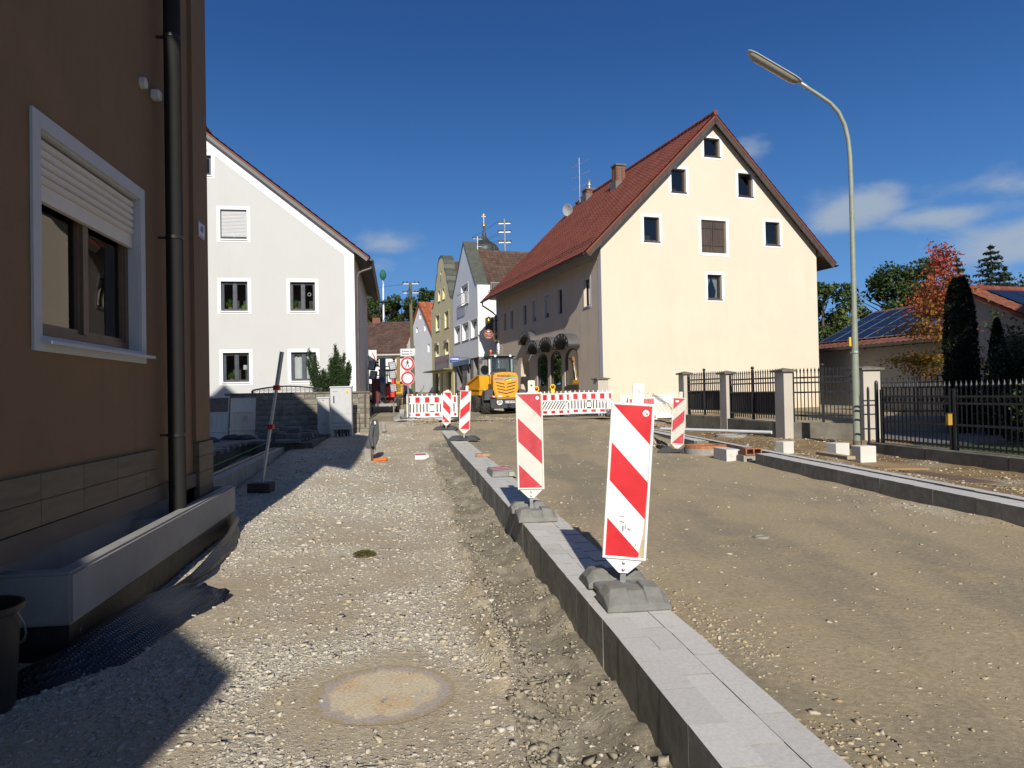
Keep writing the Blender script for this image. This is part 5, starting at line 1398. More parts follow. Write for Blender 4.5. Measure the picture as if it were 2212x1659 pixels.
b.hexa([(-8.2, .9, 9.5), (-8.2, 14, 9.5), (-4, 14, 13.3), (-4, .9, 13.3), (-8.2, .9, 9.7), (-8.2, 14, 9.7), (-4, 14, 13.6), (-4, .9, 13.6)]); b.build('roof', BROWNROOF, yl)
for k in range(36): link('ridge_tile', rmb, yl, (-4, .95 + .36 * k, 13.6))
b = MB()
for x0, x1 in ((-YW, -8.1), (-5.6, -5.0), (-4.1, -2.9), (-1.0, 0)): b.pbox(front, x0, GY, -.4, x1, 3.95, -.02)
b.pbox(front, -YW, 3.75, -.4, 0, 3.97, -.01); b.build('shop_piers', YELW, yl)
b = MB(); b.pbox(front, -8.1, GY + .3, -.3, -5.6, 3.75, -.25); b.pbox(front, -2.9, GY + .3, -.3, -1.0, 3.75, -.25); b.pbox(front, -5, GY, -.35, -4.1, 3.75, -.3); b.build('shop_glazing', DARKGLASS, yl)
b = MB(); b.pbox(front, -8.1, GY, -.5, -1.0, 3.9, -.45); b.build('shop_interior', ROOM, yl)
b = MB(); b.pbox(front, -YW - .2, 3.85, 0, -.05, 3.95, .85); b.build('shop_canopy', mat('olive_canopy', (.22, .2, .1), .7), yl)
b = MB(); b.pbox(front, -7.0, 4.0, .02, -1.0, 5.2, .10); sb_ = b.build('sign_board', mat('grey_mauve_board', (.30, .27, .29), .7, .08, 2), yl)
write('Reif & Grün', .62, mat('faded_red_letters', (.35, .06, .10), .6), sb_, front, -4.0, 4.7, .105, sx=1.4)
b = MB()
for s_, cx2 in ((1, -6.6), (-1, -1.45)):
    for k in range(4): b.beam(front(cx2 - .1 * s_ + .09 * k * s_, 4.1, .112), front(cx2 + .45 * s_ - .16 * k * s_, 4.75 + .1 * (k % 2), .112), .02, .09)
b.build('sign_leaf', mat('dull_green_paint', (.09, .16, .06), .7), sb_)
yl2 = MB(); yl2.box(-.05, .3, 2, 0, 14, 9.5); yl2.build('side_wall', YELW, yl)

TGd = math.atan2(.89, -.45) - math.pi
gr = thing('gabled_house', 'plain whitish grey gabled house with orange roof and small slits', 'house', (-7.79, 70.0, 0), TGd)
GG = 1.8
gwn = [(-3.6, 9.6, -3.15, 10.12), (-4.77, 8.3, -4.25, 8.84), (-2.3, 8.25, -1.87, 8.88), (-1.33, 6.05, -.77, 6.88), (-5.69, 6.1, -5.2, 6.92)]
b = MB(); panel(b, [(-8.8, GG), (2.6, GG), (2.6, 5.2), (-3.5, 11.05), (-8.8, 6.2)], [hole(*q) for q in gwn], front, .2); b.add([(2.6, 0, GG), (2.6, 10, GG), (2.6, 10, 5.2), (2.6, 0, 5.2)], [(0, 1, 2, 3)]); b.build('wall', mat('whitish_render', (.80, .80, .81), .9, .04, .6, .3, 100), gr, recalc=False)
for q in gwn: window(gr, front, *q, WHITEFRAME, sur=0, sashes=1, depth=.15, pane=DARKGLASS, sill=False, fw_=.05)
b = MB(); b.hexa([(2.9, -.15, 5.0), (2.9, 12, 5.0), (-3.5, 12, 11.1), (-3.5, -.15, 11.1), (2.9, -.15, 5.2), (2.9, 12, 5.2), (-3.5, 12, 11.35), (-3.5, -.15, 11.35)])
b.hexa([(-9.1, -.15, 5.95), (-9.1, 12, 5.95), (-3.5, 12, 11.1), (-3.5, -.15, 11.1), (-9.1, -.15, 6.15), (-9.1, 12, 6.15), (-3.5, 12, 11.35), (-3.5, -.15, 11.35)]); b.build('roof', ORANGEROOF, gr)
mm_v, mm_f = [], []
M8 = roof_frame(Vector((2.9, -.15, 5.22)), (0, 1, 0), Vector((-6.4, 0, 6.15))); tl8 = 8.87 / 24
me = tile_mesh(.34, tl8, ORANGEROOF); vs0 = np.array([v.co[:] for v in me.vertices]); fs0 = [tuple(p.vertices) for p in me.polygons]
for j in range(24):
    for i in range(16):
        k = len(mm_v); p = Vector((i * .34, j * tl8, random.uniform(0, .02))); mm_v += [tuple(M8 @ (Vector(v) + p)) for v in vs0]; mm_f += [tuple(q + k for q in f) for f in fs0]
mm = bpy.data.meshes.new('roof_tile_field'); mm.from_pydata(mm_v, [], mm_f); mm.materials.append(ORANGEROOF); tag(link('roof_tile_field', mm, gr), kind='stuff')

# ---------------------------------------------------------------- onion dome of the church
chn = thing('church_tower', 'church tower with dark onion dome, gilded ball and cross', 'church tower', (-4.6, 130.0, 0))
b = MB(); b.box(-2.4, -2.4, 3, 2.4, 2.4, 27.2); b.build('tower_wall', WHITE, chn)
b = MB(); b.lathe((0, 0, 0), [(2.5, 26.6), (2.45, 27.0), (2.62, 27.6), (2.68, 28.1), (2.58, 28.6), (2.3, 29.05), (1.85, 29.4), (1.4, 29.65), (1.0, 29.95), (.68, 30.35), (.45, 30.85), (.30, 31.4), (.2, 31.9), (.16, 32.35), (.0, 32.4)], 24); b.build('onion_dome', mat('slate_dark_copper', (.05, .055, .055), .5, .3, 1.5, metal=.2, stretch=(3, 3, .3)), chn, smooth=60)
b = MB()
for k in range(24):
    a = 2 * math.pi * k / 24; pr_ = [(2.64, 27.6), (2.70, 28.1), (2.60, 28.6), (2.32, 29.06), (1.87, 29.42), (1.42, 29.67), (1.02, 29.97), (.7, 30.37), (.46, 30.86)]
    b.tube([(r * math.cos(a), r * math.sin(a), z) for r, z in pr_], .025, 4)
b.build('dome_seam', mat('dome_seam_metal', (.075, .08, .08), .5), chn)
b = MB(); b.lathe((0, 0, 32.75), [(.36 * math.sin(math.pi * k / 10), -.36 * math.cos(math.pi * k / 10)) for k in range(11)], 16); b.build('ball', GOLD, chn, smooth=60)
b = MB(); b.beam((0, 0, 33.1), (0, 0, 35.0), .06, .06); b.beam((-.38, 0, 34.45), (.38, 0, 34.45), .06, .06); b.beam((-.25, 0, 34.75), (.25, 0, 34.75), .05, .05); b.build('cross', GOLD, chn)

# ---------------------------------------------------------------- poles
def rack(parent, z, w, n, name='crossarm'):
    b = MB(); b.beam((-w, 0, z), (w, 0, z), .07, .07); a_ = b.build(name, GALV, parent)
    for k in range(n):
        x = -w + 2 * w * k / (n - 1)
        if abs(x) < .1: continue
        b = MB(); b.lathe((x, 0, z + .03), [(.03, 0), (.06, .05), (.07, .12), (.05, .2), (.0, .22)], 8); b.build('insulator', mat('dark_insulator', (.06, .05, .05), .3), a_, smooth=50)
rp = thing('roof_pole', 'steel power line pole with three crossarms on brown roof', 'power pole', (-.36, 57.6, 0))
b = MB(); b.tube([(0, 0, 11.4), (0, 0, 15.9)], .09, 8); b.build('mast', GALV, rp)
for z in (15.55, 14.85, 14.0): rack(rp, z, .48, 4)
b = MB(); b.lathe((0, 0, 0), [(.35, 12.45), (.2, 12.75), (.1, 13.0)], 10); b.build('roof_flashing', GREENCOPPER, rp)
rp2 = thing('roof_pole', 'smaller power line pole rising behind the brown ridge', 'power pole', (-2.75, 61.5, 0), R(20))
b = MB(); b.tube([(0, 0, 11.5), (0, 0, 15.4)], .07, 8); b.build('mast', GALV, rp2)
for z in (15.2, 14.55): rack(rp2, z, .42, 4)
wp = thing('wooden_pole', 'tall greenish wooden power pole in front of grey gable', 'power pole', (-8.12, 58.0, 0))
b = MB(); b.tube([(0.06, 0, 1.3), (-.05, 0, 11.0)], [.17, .12], 10); b.build('post', mat('greenish_wood', (.13, .125, .075), .9, .2, 4, .4, 30, stretch=(1, 1, .1)), wp)
for z in (10.85, 10.1): rack(wp, z, .62, 5)
b = MB()
for k in range(5): b.tube([(-.1 + .05 * k, -.12, 10.6 - .1 * k), (-.3 + .1 * k, -.2, 9.9), (-.05, -.16, 9.2)], .02, 4)
b.build('cable_loop', BLACK, wp)
def wire(p, q, sag, label):
    p, q = Vector(p), Vector(q); b = MB()
    b.tube([p.lerp(q, t / 12) - Vector((0, 0, sag * 4 * (t / 12) * (1 - t / 12))) for t in range(13)], .011, 4); tag(b.build('overhead_wire', BLACK), label, 'wire', 'overhead wires of the street')
for i, (dx, z) in enumerate(((-.48, 15.75), (-.16, 15.05), (.2, 15.05), (-.48, 14.2))):
    wire((-.36 + dx, 57.6, z), (-2.75 + dx * .9, 61.5, (15.4, 14.75, 14.75, 14.7)[i]), .05, ('topmost thin wire between the two roof poles', 'thin wire leaving the middle crossarm, outer insulator', 'thin wire leaving the middle crossarm, inner insulator', 'lowest thin wire between the two roof poles')[i])
wire((-8.5, 58, 10.3), (-5.5, 61.7, 8.1), .3, 'black wire from wooden pole to yellow house')
wire((-8.0, 58, 10.2), (-19, 79, 7.2), .6, 'black wire from wooden pole down to brown roof')
wire((-8.1, 57.9, 10.9), (-25, 66, 12.0), .5, 'black wire from wooden pole towards the trees')
mpx = thing('maypole', 'white and blue spiral striped maypole with green crown', 'maypole', (-20.6, 115.0, 0))
b = MB(); b.tube([(0, 0, 3), (0, 0, 21.2)], [.19, .13], 12); b.build('post', mat('white_mast_paint', (.75, .76, .78), .5), mpx, smooth=60)
b = MB()
for k in range(60):
    a0, a1 = k * .42, (k + 1) * .42; z0, z1 = 8 + k * .213, 8 + (k + 1) * .213
    r = .175 - .04 * (k / 60)
    b.add([(r * math.cos(a0), r * math.sin(a0), z0), (r * math.cos(a1), r * math.sin(a1), z1), (r * math.cos(a1), r * math.sin(a1), z1 + .5), (r * math.cos(a0), r * math.sin(a0), z0 + .5)], [(0, 1, 2, 3)])
b.build('blue_spiral', mat('maypole_blue', (.05, .18, .5), .5), mpx, recalc=False)
b = MB(); b.lathe((0, 0, 21.0), [(.05, -.6), (.5, .15), (.55, .6), (.3, 1.2), (.0, 1.4)], 10); b.build('crown', mat('wreath_green', (.02, .12, .08), .8), mpx)
b = MB(); b.lathe((0, 0, 17.0), [(.75, 0), (.85, .12), (.75, .24), (.65, .12), (.75, 0)], 16); b.build('wreath', _mats['wreath_green'], mpx)
# ---------------------------------------------------------------- warning beacons (striped boards on rubber feet)
FW_, FH_ = .25, 1.0
def stripe_polys(slope):
    """red bands across a 0.25 x 1.0 board, falling to the right (slope -1) or rising to the right (+1); clipped to the board"""
    res = []
    for k in range(-2, 7):
        lo, hi = k * .5 + .25, k * .5 + .5
        if slope < 0: pts = [(0, lo + .25), (FW_, lo), (FW_, hi), (0, hi + .25)]
        else: pts = [(0, lo), (FW_, lo + .25), (FW_, hi + .25), (0, hi)]
        def clip(p, inside, inter):
            o = []
            for i in range(len(p)):
                a, b_ = p[i], p[(i + 1) % len(p)]
                if inside(a): o.append(a)
                if inside(a) != inside(b_): o.append(inter(a, b_))
            return o
        for lim, sg in ((0.0, 1), (FH_, -1)):
            pts = clip(pts, lambda q: (q[1] - lim) * sg >= -1e-9, lambda a, b_: (a[0] + (b_[0] - a[0]) * (lim - a[1]) / (b_[1] - a[1]), lim)) if pts else pts
        if len(pts) >= 3: res.append(pts)
    return res

def foot_mesh_parts(root, m, l=.80, w=.40, rz=0.0, dz=0.0):
    """recycled rubber foot plate: two humped ends, a low waist and slots"""
    f = thing('foot_plate', None, None); f.parent = root; f.rotation_euler = (0, 0, rz); f.location = (0, 0, dz)
    b = MB()
    b.prism([(-w / 2 + .03, -.12, .015), (w / 2 - .03, -.12, .015), (w / 2 - .03, -.12, .06), (-w / 2 + .03, -.12, .06)], (0, .24, 0)); b.build('waist', m, f, bevel=.008)
    for s_ in (-1, 1):
        b = MB()
        y0, y1, y2, y3 = s_ * .10, s_ * .17, s_ * .30, s_ * l / 2
        sec = [(y0, 0.012), (y3, 0.0), (y3, .045), (y2, .125), (y1, .132), (y0, .075)]
        xs = [(-w / 2, .55), (-w / 2 + .045, .92), (-.055, 1.0), (-.05, .82), (.05, .82), (.055, 1.0), (w / 2 - .045, .92), (w / 2, .55)]
        n = len(sec); vs2 = []
        for x, k in xs: vs2 += [(x, y, z * k if z > .02 else z) for y, z in sec]
        fs = [(i * n + j, (i + 1) * n + j, (i + 1) * n + (j + 1) % n, i * n + (j + 1) % n) for i in range(len(xs) - 1) for j in range(n)] + [tuple(range(n)), tuple((len(xs) - 1) * n + j for j in range(n))]
        b.add(vs2, fs); b.build('end_block', m, f, bevel=.006)
    b = MB(); b.lathe((0, 0, .055), [(.075, 0), (.07, .02), (.045, .025), (.0, .025)], 14); b.build('socket', m, f, smooth=40)
    return f

def beacon(label, x, y, z, rz, lean, slope, red, white, frame, footm, foot_rz=0.0, board_z=.26, pointed=False, handle=True, sticker=None, back=None):
    root = thing('warning_beacon', label, 'warning beacon', (x, y, z), 0, 'striped warning beacons along the dug-up road')
    foot_mesh_parts(root, footm, rz=foot_rz)
    post = MB(); post.box(-.018, .028, .05, .018, .05, board_z - .02); post.box(-.018, -.018, .05, .018, .05, board_z - .115); p_ = post.build('post', GALV, root); p_.rotation_euler = (0, lean, rz)
    P = lambda u, w, d: Vector((u - FW_ / 2, -d, board_z + w))
    T = Matrix.Rotation(rz, 4, 'Z') @ Matrix.Rotation(lean, 4, 'Y')
    B = thing('board', None, None); B.parent = root; B.matrix_local = T
    b = MB(); t = .018; e = .035
    b.pbox(P, -t, -t, -.03, FW_ + t, FH_ + t, 0)
    fr = b.build('panel', frame, B, bevel=.012, segs=2)
    b = MB()
    for q in ((-t, -t, FW_ + t, 0), (-t, FH_, FW_ + t, FH_ + t), (-t, 0, 0, FH_), (FW_, 0, FW_ + t, FH_)): b.pbox(P, q[0], q[1], -.005, q[2], q[3], .010)
    b.build('rim', frame, B, bevel=.004)
    b = MB(); b.pbox(P, 0, 0, 0, FW_, FH_, .002); b.build('white_film', white, B)
    for pts in stripe_polys(slope):
        b = MB(); b.poly(P, pts, .0045); b.build('red_stripe', red, B, recalc=False)
    b = MB()       # pointed lower end with its bolts
    b.prism([P(u, w, -.026) for u, w in ((0, -t - .001), (FW_, -t - .001), (FW_ / 2 + .03, -.11), (FW_ / 2 - .03, -.11))], P(0, 0, -.004) - P(0, 0, -.026))
    tip = b.build('lower_tip', frame, B)
    for w in (-.04, -.085):
        b = MB(); b.lathe(P(FW_ / 2, w, 0), [(.011, 0), (.011, -.006), (.0, -.009)], 8, 'y'); b.build('bolt', GALV, tip)
    if pointed:
        b = MB(); b.prism([P(u, w, -.03) for u, w in ((-t, FH_ + t), (FW_ + t, FH_ + t), (FW_ / 2, FH_ + .09))], P(0, 0, 0) - P(0, 0, -.03)); b.build('upper_tip', frame, B)
    elif handle:
        b = MB(); c = FW_ * .62
        panel(b, [(c - .038, FH_ + t), (c + .038, FH_ + t), (c + .038, FH_ + .14), (c + .028, FH_ + .15), (c - .028, FH_ + .15), (c - .038, FH_ + .14)],
              [[(c + .012 * math.cos(a * math.pi / 4), FH_ + .095 + .012 * math.sin(a * math.pi / 4)) for a in range(8)]], P, .028, -.001)
        b.prism([P(c - .038, FH_ + t, -.029), P(c - .038, FH_ + .14, -.029), P(c - .038, FH_ + .14, -.001), P(c - .038, FH_ + t, -.001)], (.001, 0, 0)); b.prism([P(c + .037, FH_ + t, -.029), P(c + .037, FH_ + .14, -.029), P(c + .037, FH_ + .14, -.001), P(c + .037, FH_ + t, -.001)], (.001, 0, 0))
        b.build('lamp_tab', frame, B, recalc=False)
    if sticker == 'arrow':
        b = MB()       # rubber scuffs and a rust run on the film
        for u_, w_, l_, h_ in ((.085, .235, .03, .006), (.10, .205, .012, .035), (.118, .215, .007, .03), (.135, .19, .022, .010), (.075, .27, .035, .004), (.06, .62, .006, .004), (.19, .09, .01, .006)):
            b.poly(P, [(u_, w_), (u_ + l_, w_ - .006), (u_ + l_ * .8, w_ - .006 - h_), (u_ + l_ * .1, w_ - h_)], .0062)
        b.build('scuff_mark', mat('dark_scuff', (.30, .30, .31), .6, .2, 30), B, recalc=False)
        b = MB(); b.poly(P, [(.249, .42), (.246, .3), (.240, .16), (.222, .05), (.215, .0), (.249, .0)], .0058); b.build('rust_run', mat('rusty_run', (.50, .38, .24), .6, .25, 14), B, recalc=False)
        b = MB(); b.disc(P, FW_ - .038, FH_ - .045, .006, .022, 18); st = b.build('sticker', INKWHITE, B, recalc=False)
        b = MB(); c = (FW_ - .038, FH_ - .045)
        b.poly(P, [(c[0] - .012, c[1] + .009), (c[0] - .009, c[1] + .012), (c[0] + .008, c[1] - .005), (c[0] + .005, c[1] - .008)], .0075)
        b.poly(P, [(c[0] + .012, c[1] - .012), (c[0] + .012, c[1] + .004), (c[0] + .008, c[1] + .004), (c[0] + .008, c[1] - .008), (c[0] - .004, c[1] - .008), (c[0] - .004, c[1] - .012)], .0075)
        b.build('arrow_mark', FILMOLD, st, recalc=False)
    elif sticker == 'dot':
        b = MB(); b.disc(P, FW_ - .035, FH_ - .04, .006, .02, 16); b.build('sticker', INKWHITE, B, recalc=False)
    elif sticker == 'label':
        b = MB(); b.poly(P, rect(.045, FH_ - .085, .12, FH_ - .045), .006); b.build('sticker', INKWHITE, B, recalc=False)
    elif sticker == 'white_square':
        b = MB(); b.poly(P, rect(.02, .03, .065, .085), .006); b.build('sticker', INKWHITE, B, recalc=False)
    return root
b1 = beacon('nearest and cleanest red and white beacon, leaning on its grey foot on the kerb', .70, 4.72, kz(4.7) + .002, R(-6), R(4.6), -1, FILMR, FILMW, PLASTICW, RUBBER, R(7), .245, sticker='arrow')
beacon('scuffed red and white beacon, second along the kerb, upright on brown grey foot', .185, 7.62, kz(7.6) + .002, R(-2), R(-.3), -1, FILMOLD, mat('old_white_film', (.62, .60, .55), .5, .06, 5, dirt=(.42, .37, .28), ds=8, dt=(.55, .75)), DIRTYW, RUBBER, R(8), .30, sticker='dot')
beacon('slim beacon with stripes rising to the right, far along the kerb', -1.30, 18.8, kz(18.8) + .002, R(4), R(3.2), 1, FILMR, FILMW, DIRTYW, RUBBERD, R(80), .30, sticker='dot')
beacon('pointed top beacon at the far kerb end, beside white and red barrier', -2.25, 23.9, kz(23.9) + .002, R(5), R(3.0), -1, FILMR, FILMW, DIRTYW, RUBBERD, R(80), .26, pointed=True, sticker='white_square')
beacon('faded beacon on dark foot in the road, in front of brick manhole ring', 3.62, 15.75, road_h(3.62, 15.75) + .0, R(-8), R(4.0), 1, FILMOLD, mat('yellowed_white_film', (.56, .55, .49), .5, .06, 5), DIRTYW, RUBBERD, R(70), .20, sticker='label')

# loose feet and bits lying on the kerb and path
def film_foot(label, x, y, z, rz, m):
    r = thing('reflector_plate', label, 'reflector plate', (x, y, z), rz, None)
    b = MB(); b.hexa([(-.20, -.40, 0), (.20, -.40, 0), (.20, .40, 0), (-.20, .40, 0), (-.17, -.35, .085), (.17, -.35, .085), (.18, .37, .085), (-.18, .37, .085)]); b.build('plate', m, r, bevel=.01)
    P = lambda u, w, d: Vector((u, w, .0865 + d))
    b = MB(); b.poly(P, rect(-.15, -.32, .15, .34), .0); b.build('white_film', FILMW, r, recalc=False)
    for y0 in (-.30, -.08, .14):
        b = MB(); b.poly(P, [(-.15, y0), (.15, y0 + .10), (.15, y0 + .21), (-.15, y0 + .11)], .003); b.build('red_stripe', FILMOLD, r, recalc=False)
    b = MB(); b.box(.07, -.43, .01, .15, -.36, .075); b.build('connector', mat('pale_green_plastic', (.32, .36, .27), .6), r)
film_foot('flat grey plate with red and white stripes lying on the kerb', -.20, 11.4, kz(11.4) + .001, R(8), RUBBER)
rr_ = thing('reflector_plate', 'small broken striped plate lying on the gravel path', 'reflector plate', (-2.15, 16.6, path_h(-2.15, 16.6)[0]), R(14))
b = MB(); b.hexa([(-.17, -.16, 0), (.17, -.16, 0), (.17, .16, 0), (-.17, .16, 0), (-.16, -.15, .10), (.16, -.15, .10), (.16, .15, .14), (-.16, .15, .14)]); b.build('plate', DIRTYW, rr_, bevel=.008)
b = MB(); b.add([(-.15, -.12, .108), (.1, -.12, .108), (.1, .02, .126), (-.15, .02, .126)], [(0, 1, 2, 3)]); b.build('red_stripe', FILMOLD, rr_, recalc=False)
BRICKT = mat('pale_red_brick', (.34, .2, .13), .9, .15, 10, .4, 60, dirt=(.4, .33, .25), ds=8)
b = MB(); b.box(-.14, -.085, 0, .14, .085, .065)
for k in range(3): b.box(-.145, -.06 + .05 * k, .012, -.139, -.04 + .05 * k, .05)
br_ = b.build('loose_brick', BRICKT, None, bevel=.006, loc=(-.62, 14.35, kz(14.35) + .001), rot=(0, 0, R(6))); tag(br_, 'single pale reddish brick lying on the kerb', 'brick')

# ---------------------------------------------------------------- barrier fences
def barrier(label, x, y, z, rz, L_=2.0, red=True, slant=False, back=False, lean=0.0, fl=FILMR, body=PLASTICW, group='plastic barrier fences', foot=True, base_z=.12):
    r = thing('barrier_fence', label, 'barrier fence', (x, y, z), rz, group)
    H = 1.0; P = lambda u, w, d: Vector((u, -d, base_z + w))
    if lean: r.rotation_euler = (lean, 0, rz)
    b = MB()
    b.pbox(P, 0, 0, -.03, L_, .05, .03); b.pbox(P, 0, .18, -.03, L_, .215, .03); b.pbox(P, 0, .57, -.03, L_, .61, .03); b.pbox(P, 0, .86, -.03, L_, .91, .03)
    b.pbox(P, 0, .05, -.03, .05, .86, .03); b.pbox(P, L_ - .05, .05, -.03, L_, .86, .03)
    b.build('frame', body, r, bevel=.006)
    bb = MB(); bb.pbox(P, 0, .05, -.012, L_, .18, .012); bb.build('lower_board', body, r)
    bb = MB(); bb.pbox(P, 0, .61, -.012, L_, .86, .012); bb.build('upper_board', body, r)
    kn = MB(); kn.box(-.022, -.02, 0, .022, .02, .085); km = kn.mesh('stud', body, bevel=.006)
    for k in range(11): link('stud', km, r, P(.04 + k * (L_ - .08) / 10, .91, 0))
    if slant:
        sb = MB(); sb.prism([(-.16, -.012, 0), (-.085, -.012, 0), (.16, -.012, .355), (.085, -.012, .355)], (0, .024, 0)); sm2 = sb.mesh('slat', body)
        n = 13
        for k in range(n): link('slat', sm2, r, P(.2 + k * (L_ - .4) / (n - 1), .215, 0), (0, 0, math.pi if back else 0))
    else:
        sb = MB(); sb.box(-.04, -.012, 0, .04, .012, .355); sm2 = sb.mesh('slat', body)
        n = 15
        for k in range(n):
            u = .08 + k * (L_ - .16) / (n - 1)
            if abs(u - L_ / 2) < .13: continue
            if k % 2 == 0 or not red: link('slat', sm2, r, P(u, .215, 0))
            else: link('slat', sm2, r, P(u, .215, 0))
        bb = MB(); bb.pbox(P, L_ / 2 - .14, .28, -.012, L_ / 2 + .14, .50, .012); bb.build('name_plate', body, r)
    if red:
        n = 5
        for row, (w0, w1) in enumerate(((.62, .85), (.06, .17))):
            wb = MB(); wb.poly(P, rect(.06, w0, L_ - .06, w1), .0135); wb.build('white_film', FILMW, r, recalc=False)
            for k in range(n + 1):
                c = .06 + (L_ - .12) * k / n; a0, a1 = max(.06, c - .095), min(L_ - .06, c + .095)
                rb = MB(); rb.poly(P, rect(a0, w0 + .002, a1, w1 - .002), .0165); rb.build('red_film', fl, r, recalc=False)
    elif back:       # ribs and pockets of the moulded back
        for k in range(9):
            u = .16 + k * (L_ - .32) / 8
            for w in (.685, .79):
                q = MB()
                if (k + (w > .7)) % 2: q.disc(P, u, w, .013, .032, 12, .02); 
                else: q.pbox(P, u - .07, w - .02, .011, u + .07, w + .02, .028)
                q.build('moulded_rib', body, r, recalc=False)
    if foot:
        for u in (.12, L_ - .12):
            f = MB(); f.box(u - .2, -.38, 0, u + .2, .38, .10); f.build('foot', RUBBERD, r, bevel=.02)
    return r
barrier('red and white barrier standing left of the two far beacons', -4.45, 29.9, .60, R(-2), 2.15)
bx, by = 2.27, 30.5
barrier('red and white barrier with upright bars in front of the house corner', bx, by, .62, R(0), 2.03)
barrier('red and white barrier with slanted bars beside the yellow dumper', bx - 2.0 * math.cos(R(34)), by - 2.0 * math.sin(R(34)) * -.0 - .95, .60, R(25), 2.05, slant=True)
barrier('plain white barrier seen from behind beside the first fence pillar', 4.25, 28.0, .46, R(0), 2.2, red=False, slant=True, back=True)
barrier('tilted striped barrier leaning against the plain white barrier', 4.55, 27.55, .52, R(8), 1.1, fl=FILMOLD, body=DIRTYW, foot=False, lean=R(-16), base_z=.0)

def warning_lamp(label, x, y, z):
    r = thing('warning_lamp', label, 'warning lamp', (x, y, z), R(5), 'yellow warning lamps on the barrier')
    b = MB(); b.hexa([(-.10, -.06, 0), (.10, -.06, 0), (.10, .06, 0), (-.10, .06, 0), (-.075, -.05, .16), (.075, -.05, .16), (.075, .05, .16), (-.075, .05, .16)]); b.build('battery_case', mat('lamp_yellow', (.75, .55, .02), .45, .06), r, bevel=.01)
    b = MB(); b.lathe((0, -.05, .25), [(.0, 0), (.115, 0), (.12, .02), (.12, .08), (.115, .1), (0, .1)], 20, 'y'); b.build('lamp_ring', _mats['lamp_yellow'], r, smooth=40)
    b = MB(); b.lathe((0, -.051, .25), [(.0, -.04), (.04, -.036), (.07, -.02), (.08, 0)], 18, 'y'); b.build('lens', mat('red_lens', (.35, .012, .012), .15, .1, 8), r, smooth=60)
    return r
warning_lamp('yellow warning lamp on the barrier, the one nearer the dumper', 1.02, 29.85, 1.58)
warning_lamp('yellow warning lamp on the barrier, the one nearer the house', 1.72, 30.15, 1.66)

# stacked barrier panels in the shade by the garden wall
def stored_panel(label, x, y, z, rz, lean, L_, H):
    r = thing('stored_barrier', label, 'barrier', (x, y, z), rz, 'white barrier panels stored by the garden wall'); r.rotation_euler = (lean, 0, rz)
    P = lambda u, w, d: Vector((u, -d, w))
    b = MB(); panel(b, rect(0, 0, L_, H), [rect(L_ * .55, .42, L_ * .55 + .12, .62)], P, .04); b.pbox(P, 0, 0, -.05, L_, H, -.041); b.build('panel', DIRTYW, r, recalc=False)
    for w in (.18, .72, H - .05):
        b = MB(); b.pbox(P, 0, w, .001, L_, w + .035, .03); b.build('rail', DIRTYW, r)
    for k in range(9):
        b = MB(); u = .05 + k * (L_ - .1) / 8; b.pbox(P, u - .008, .2, .001, u + .008, .70, .018); b.build('rib', DIRTYW, r)
    b = MB(); b.pbox(P, L_ * .55 - .02, .40, .001, L_ * .55 + .14, .42, .02); b.pbox(P, L_ * .55 - .02, .62, .001, L_ * .55 + .14, .64, .02); b.build('pocket_rim', DIRTYW, r)
    if H > 1.15:
        b = MB(); b.pbox(P, .02, .76, .002, L_ - .02, H - .06, .012); b.build('stained_film', mat('brown_stained_film', (.22, .15, .11), .7, .2, 4), r)
    return r
stored_panel('stained white barrier panel standing in shade beside the brown house', -9.35, 20.2, .52, R(-4), R(-9), 1.25, 1.22)
stored_panel('plain white barrier panel standing behind the stained one', -8.42, 21.1, .52, R(-3), R(-7), .75, 1.15)

# ---------------------------------------------------------------- articulated yellow dumper
dp = thing('dumper', 'yellow wheeled dumper with dark cab seen from behind', 'dumper', (-.30, 34.6, .63), R(9))
# local: x right, y ahead, z up; engine hood at the rear (y=0)
def rprism(b, pts, y0, y1): b.prism([(x, y0, z) for x, z in pts], (0, y1 - y0, 0))
hoodp = [(-.50, .80), (-.58, 1.15), (-.62, 1.25), (-.62, 1.80), (-.585, 1.97), (-.48, 2.05), (-.2, 2.09), (.2, 2.09), (.48, 2.05), (.585, 1.97), (.62, 1.80), (.62, 1.25), (.58, 1.15), (.50, .80)]
b = MB(); rprism(b, hoodp, 0, 1.0); hood = b.build('hood', YELLOW, dp, bevel=.05, segs=3, smooth=40)
sl_ = MB(); sl_.prism([(0, 0, 0), (.42, 0, -.10), (.42, 0, -.055), (0, 0, .045)], (0, .012, 0)); slm = sl_.mesh('vent_slot', BLACK)
for k in range(4):
    for s_ in (-1, 1):
        o = link('vent_slot', slm, hood, (s_ * (.49 - .03 * k), -.006, 1.58 - .155 * k), (0, 0, 0), (1 if s_ < 0 else -1, 1, 1))
PD = lambda u, w, d: Vector((u, -d, w))
b = MB(); b.poly(PD, rect(-.56, 1.70, .56, 1.82), .004); b.build('grey_stripe', mat('grey_decal', (.33, .34, .35), .4), hood, recalc=False)
write('WADLE', .15, mat('dark_brown_ink', (.05, .03, .02), .5), hood, PD, -.13, 1.90, .006, sx=1.15, bold=.006)
write('BAU', .15, INKGREEN, hood, PD, .34, 1.90, .006, sx=1.15, bold=.006)
write('MECALAC', .085, INKRED, hood, PD, -.33, 1.76, .008, bold=.003)
b = MB(); b.poly(PD, [(-.08, 1.66), (.27, 1.66), (.25, 1.79)], .008); b.build('yellow_decal', mat('bright_yellow_decal', (.8, .6, .03), .4), hood, recalc=False)
b = MB(); b.poly(PD, [(-.06, 1.70), (.24, 1.80), (.25, 1.77), (-.05, 1.67)], .010); b.build('decal_bar', BLACK, hood, recalc=False)
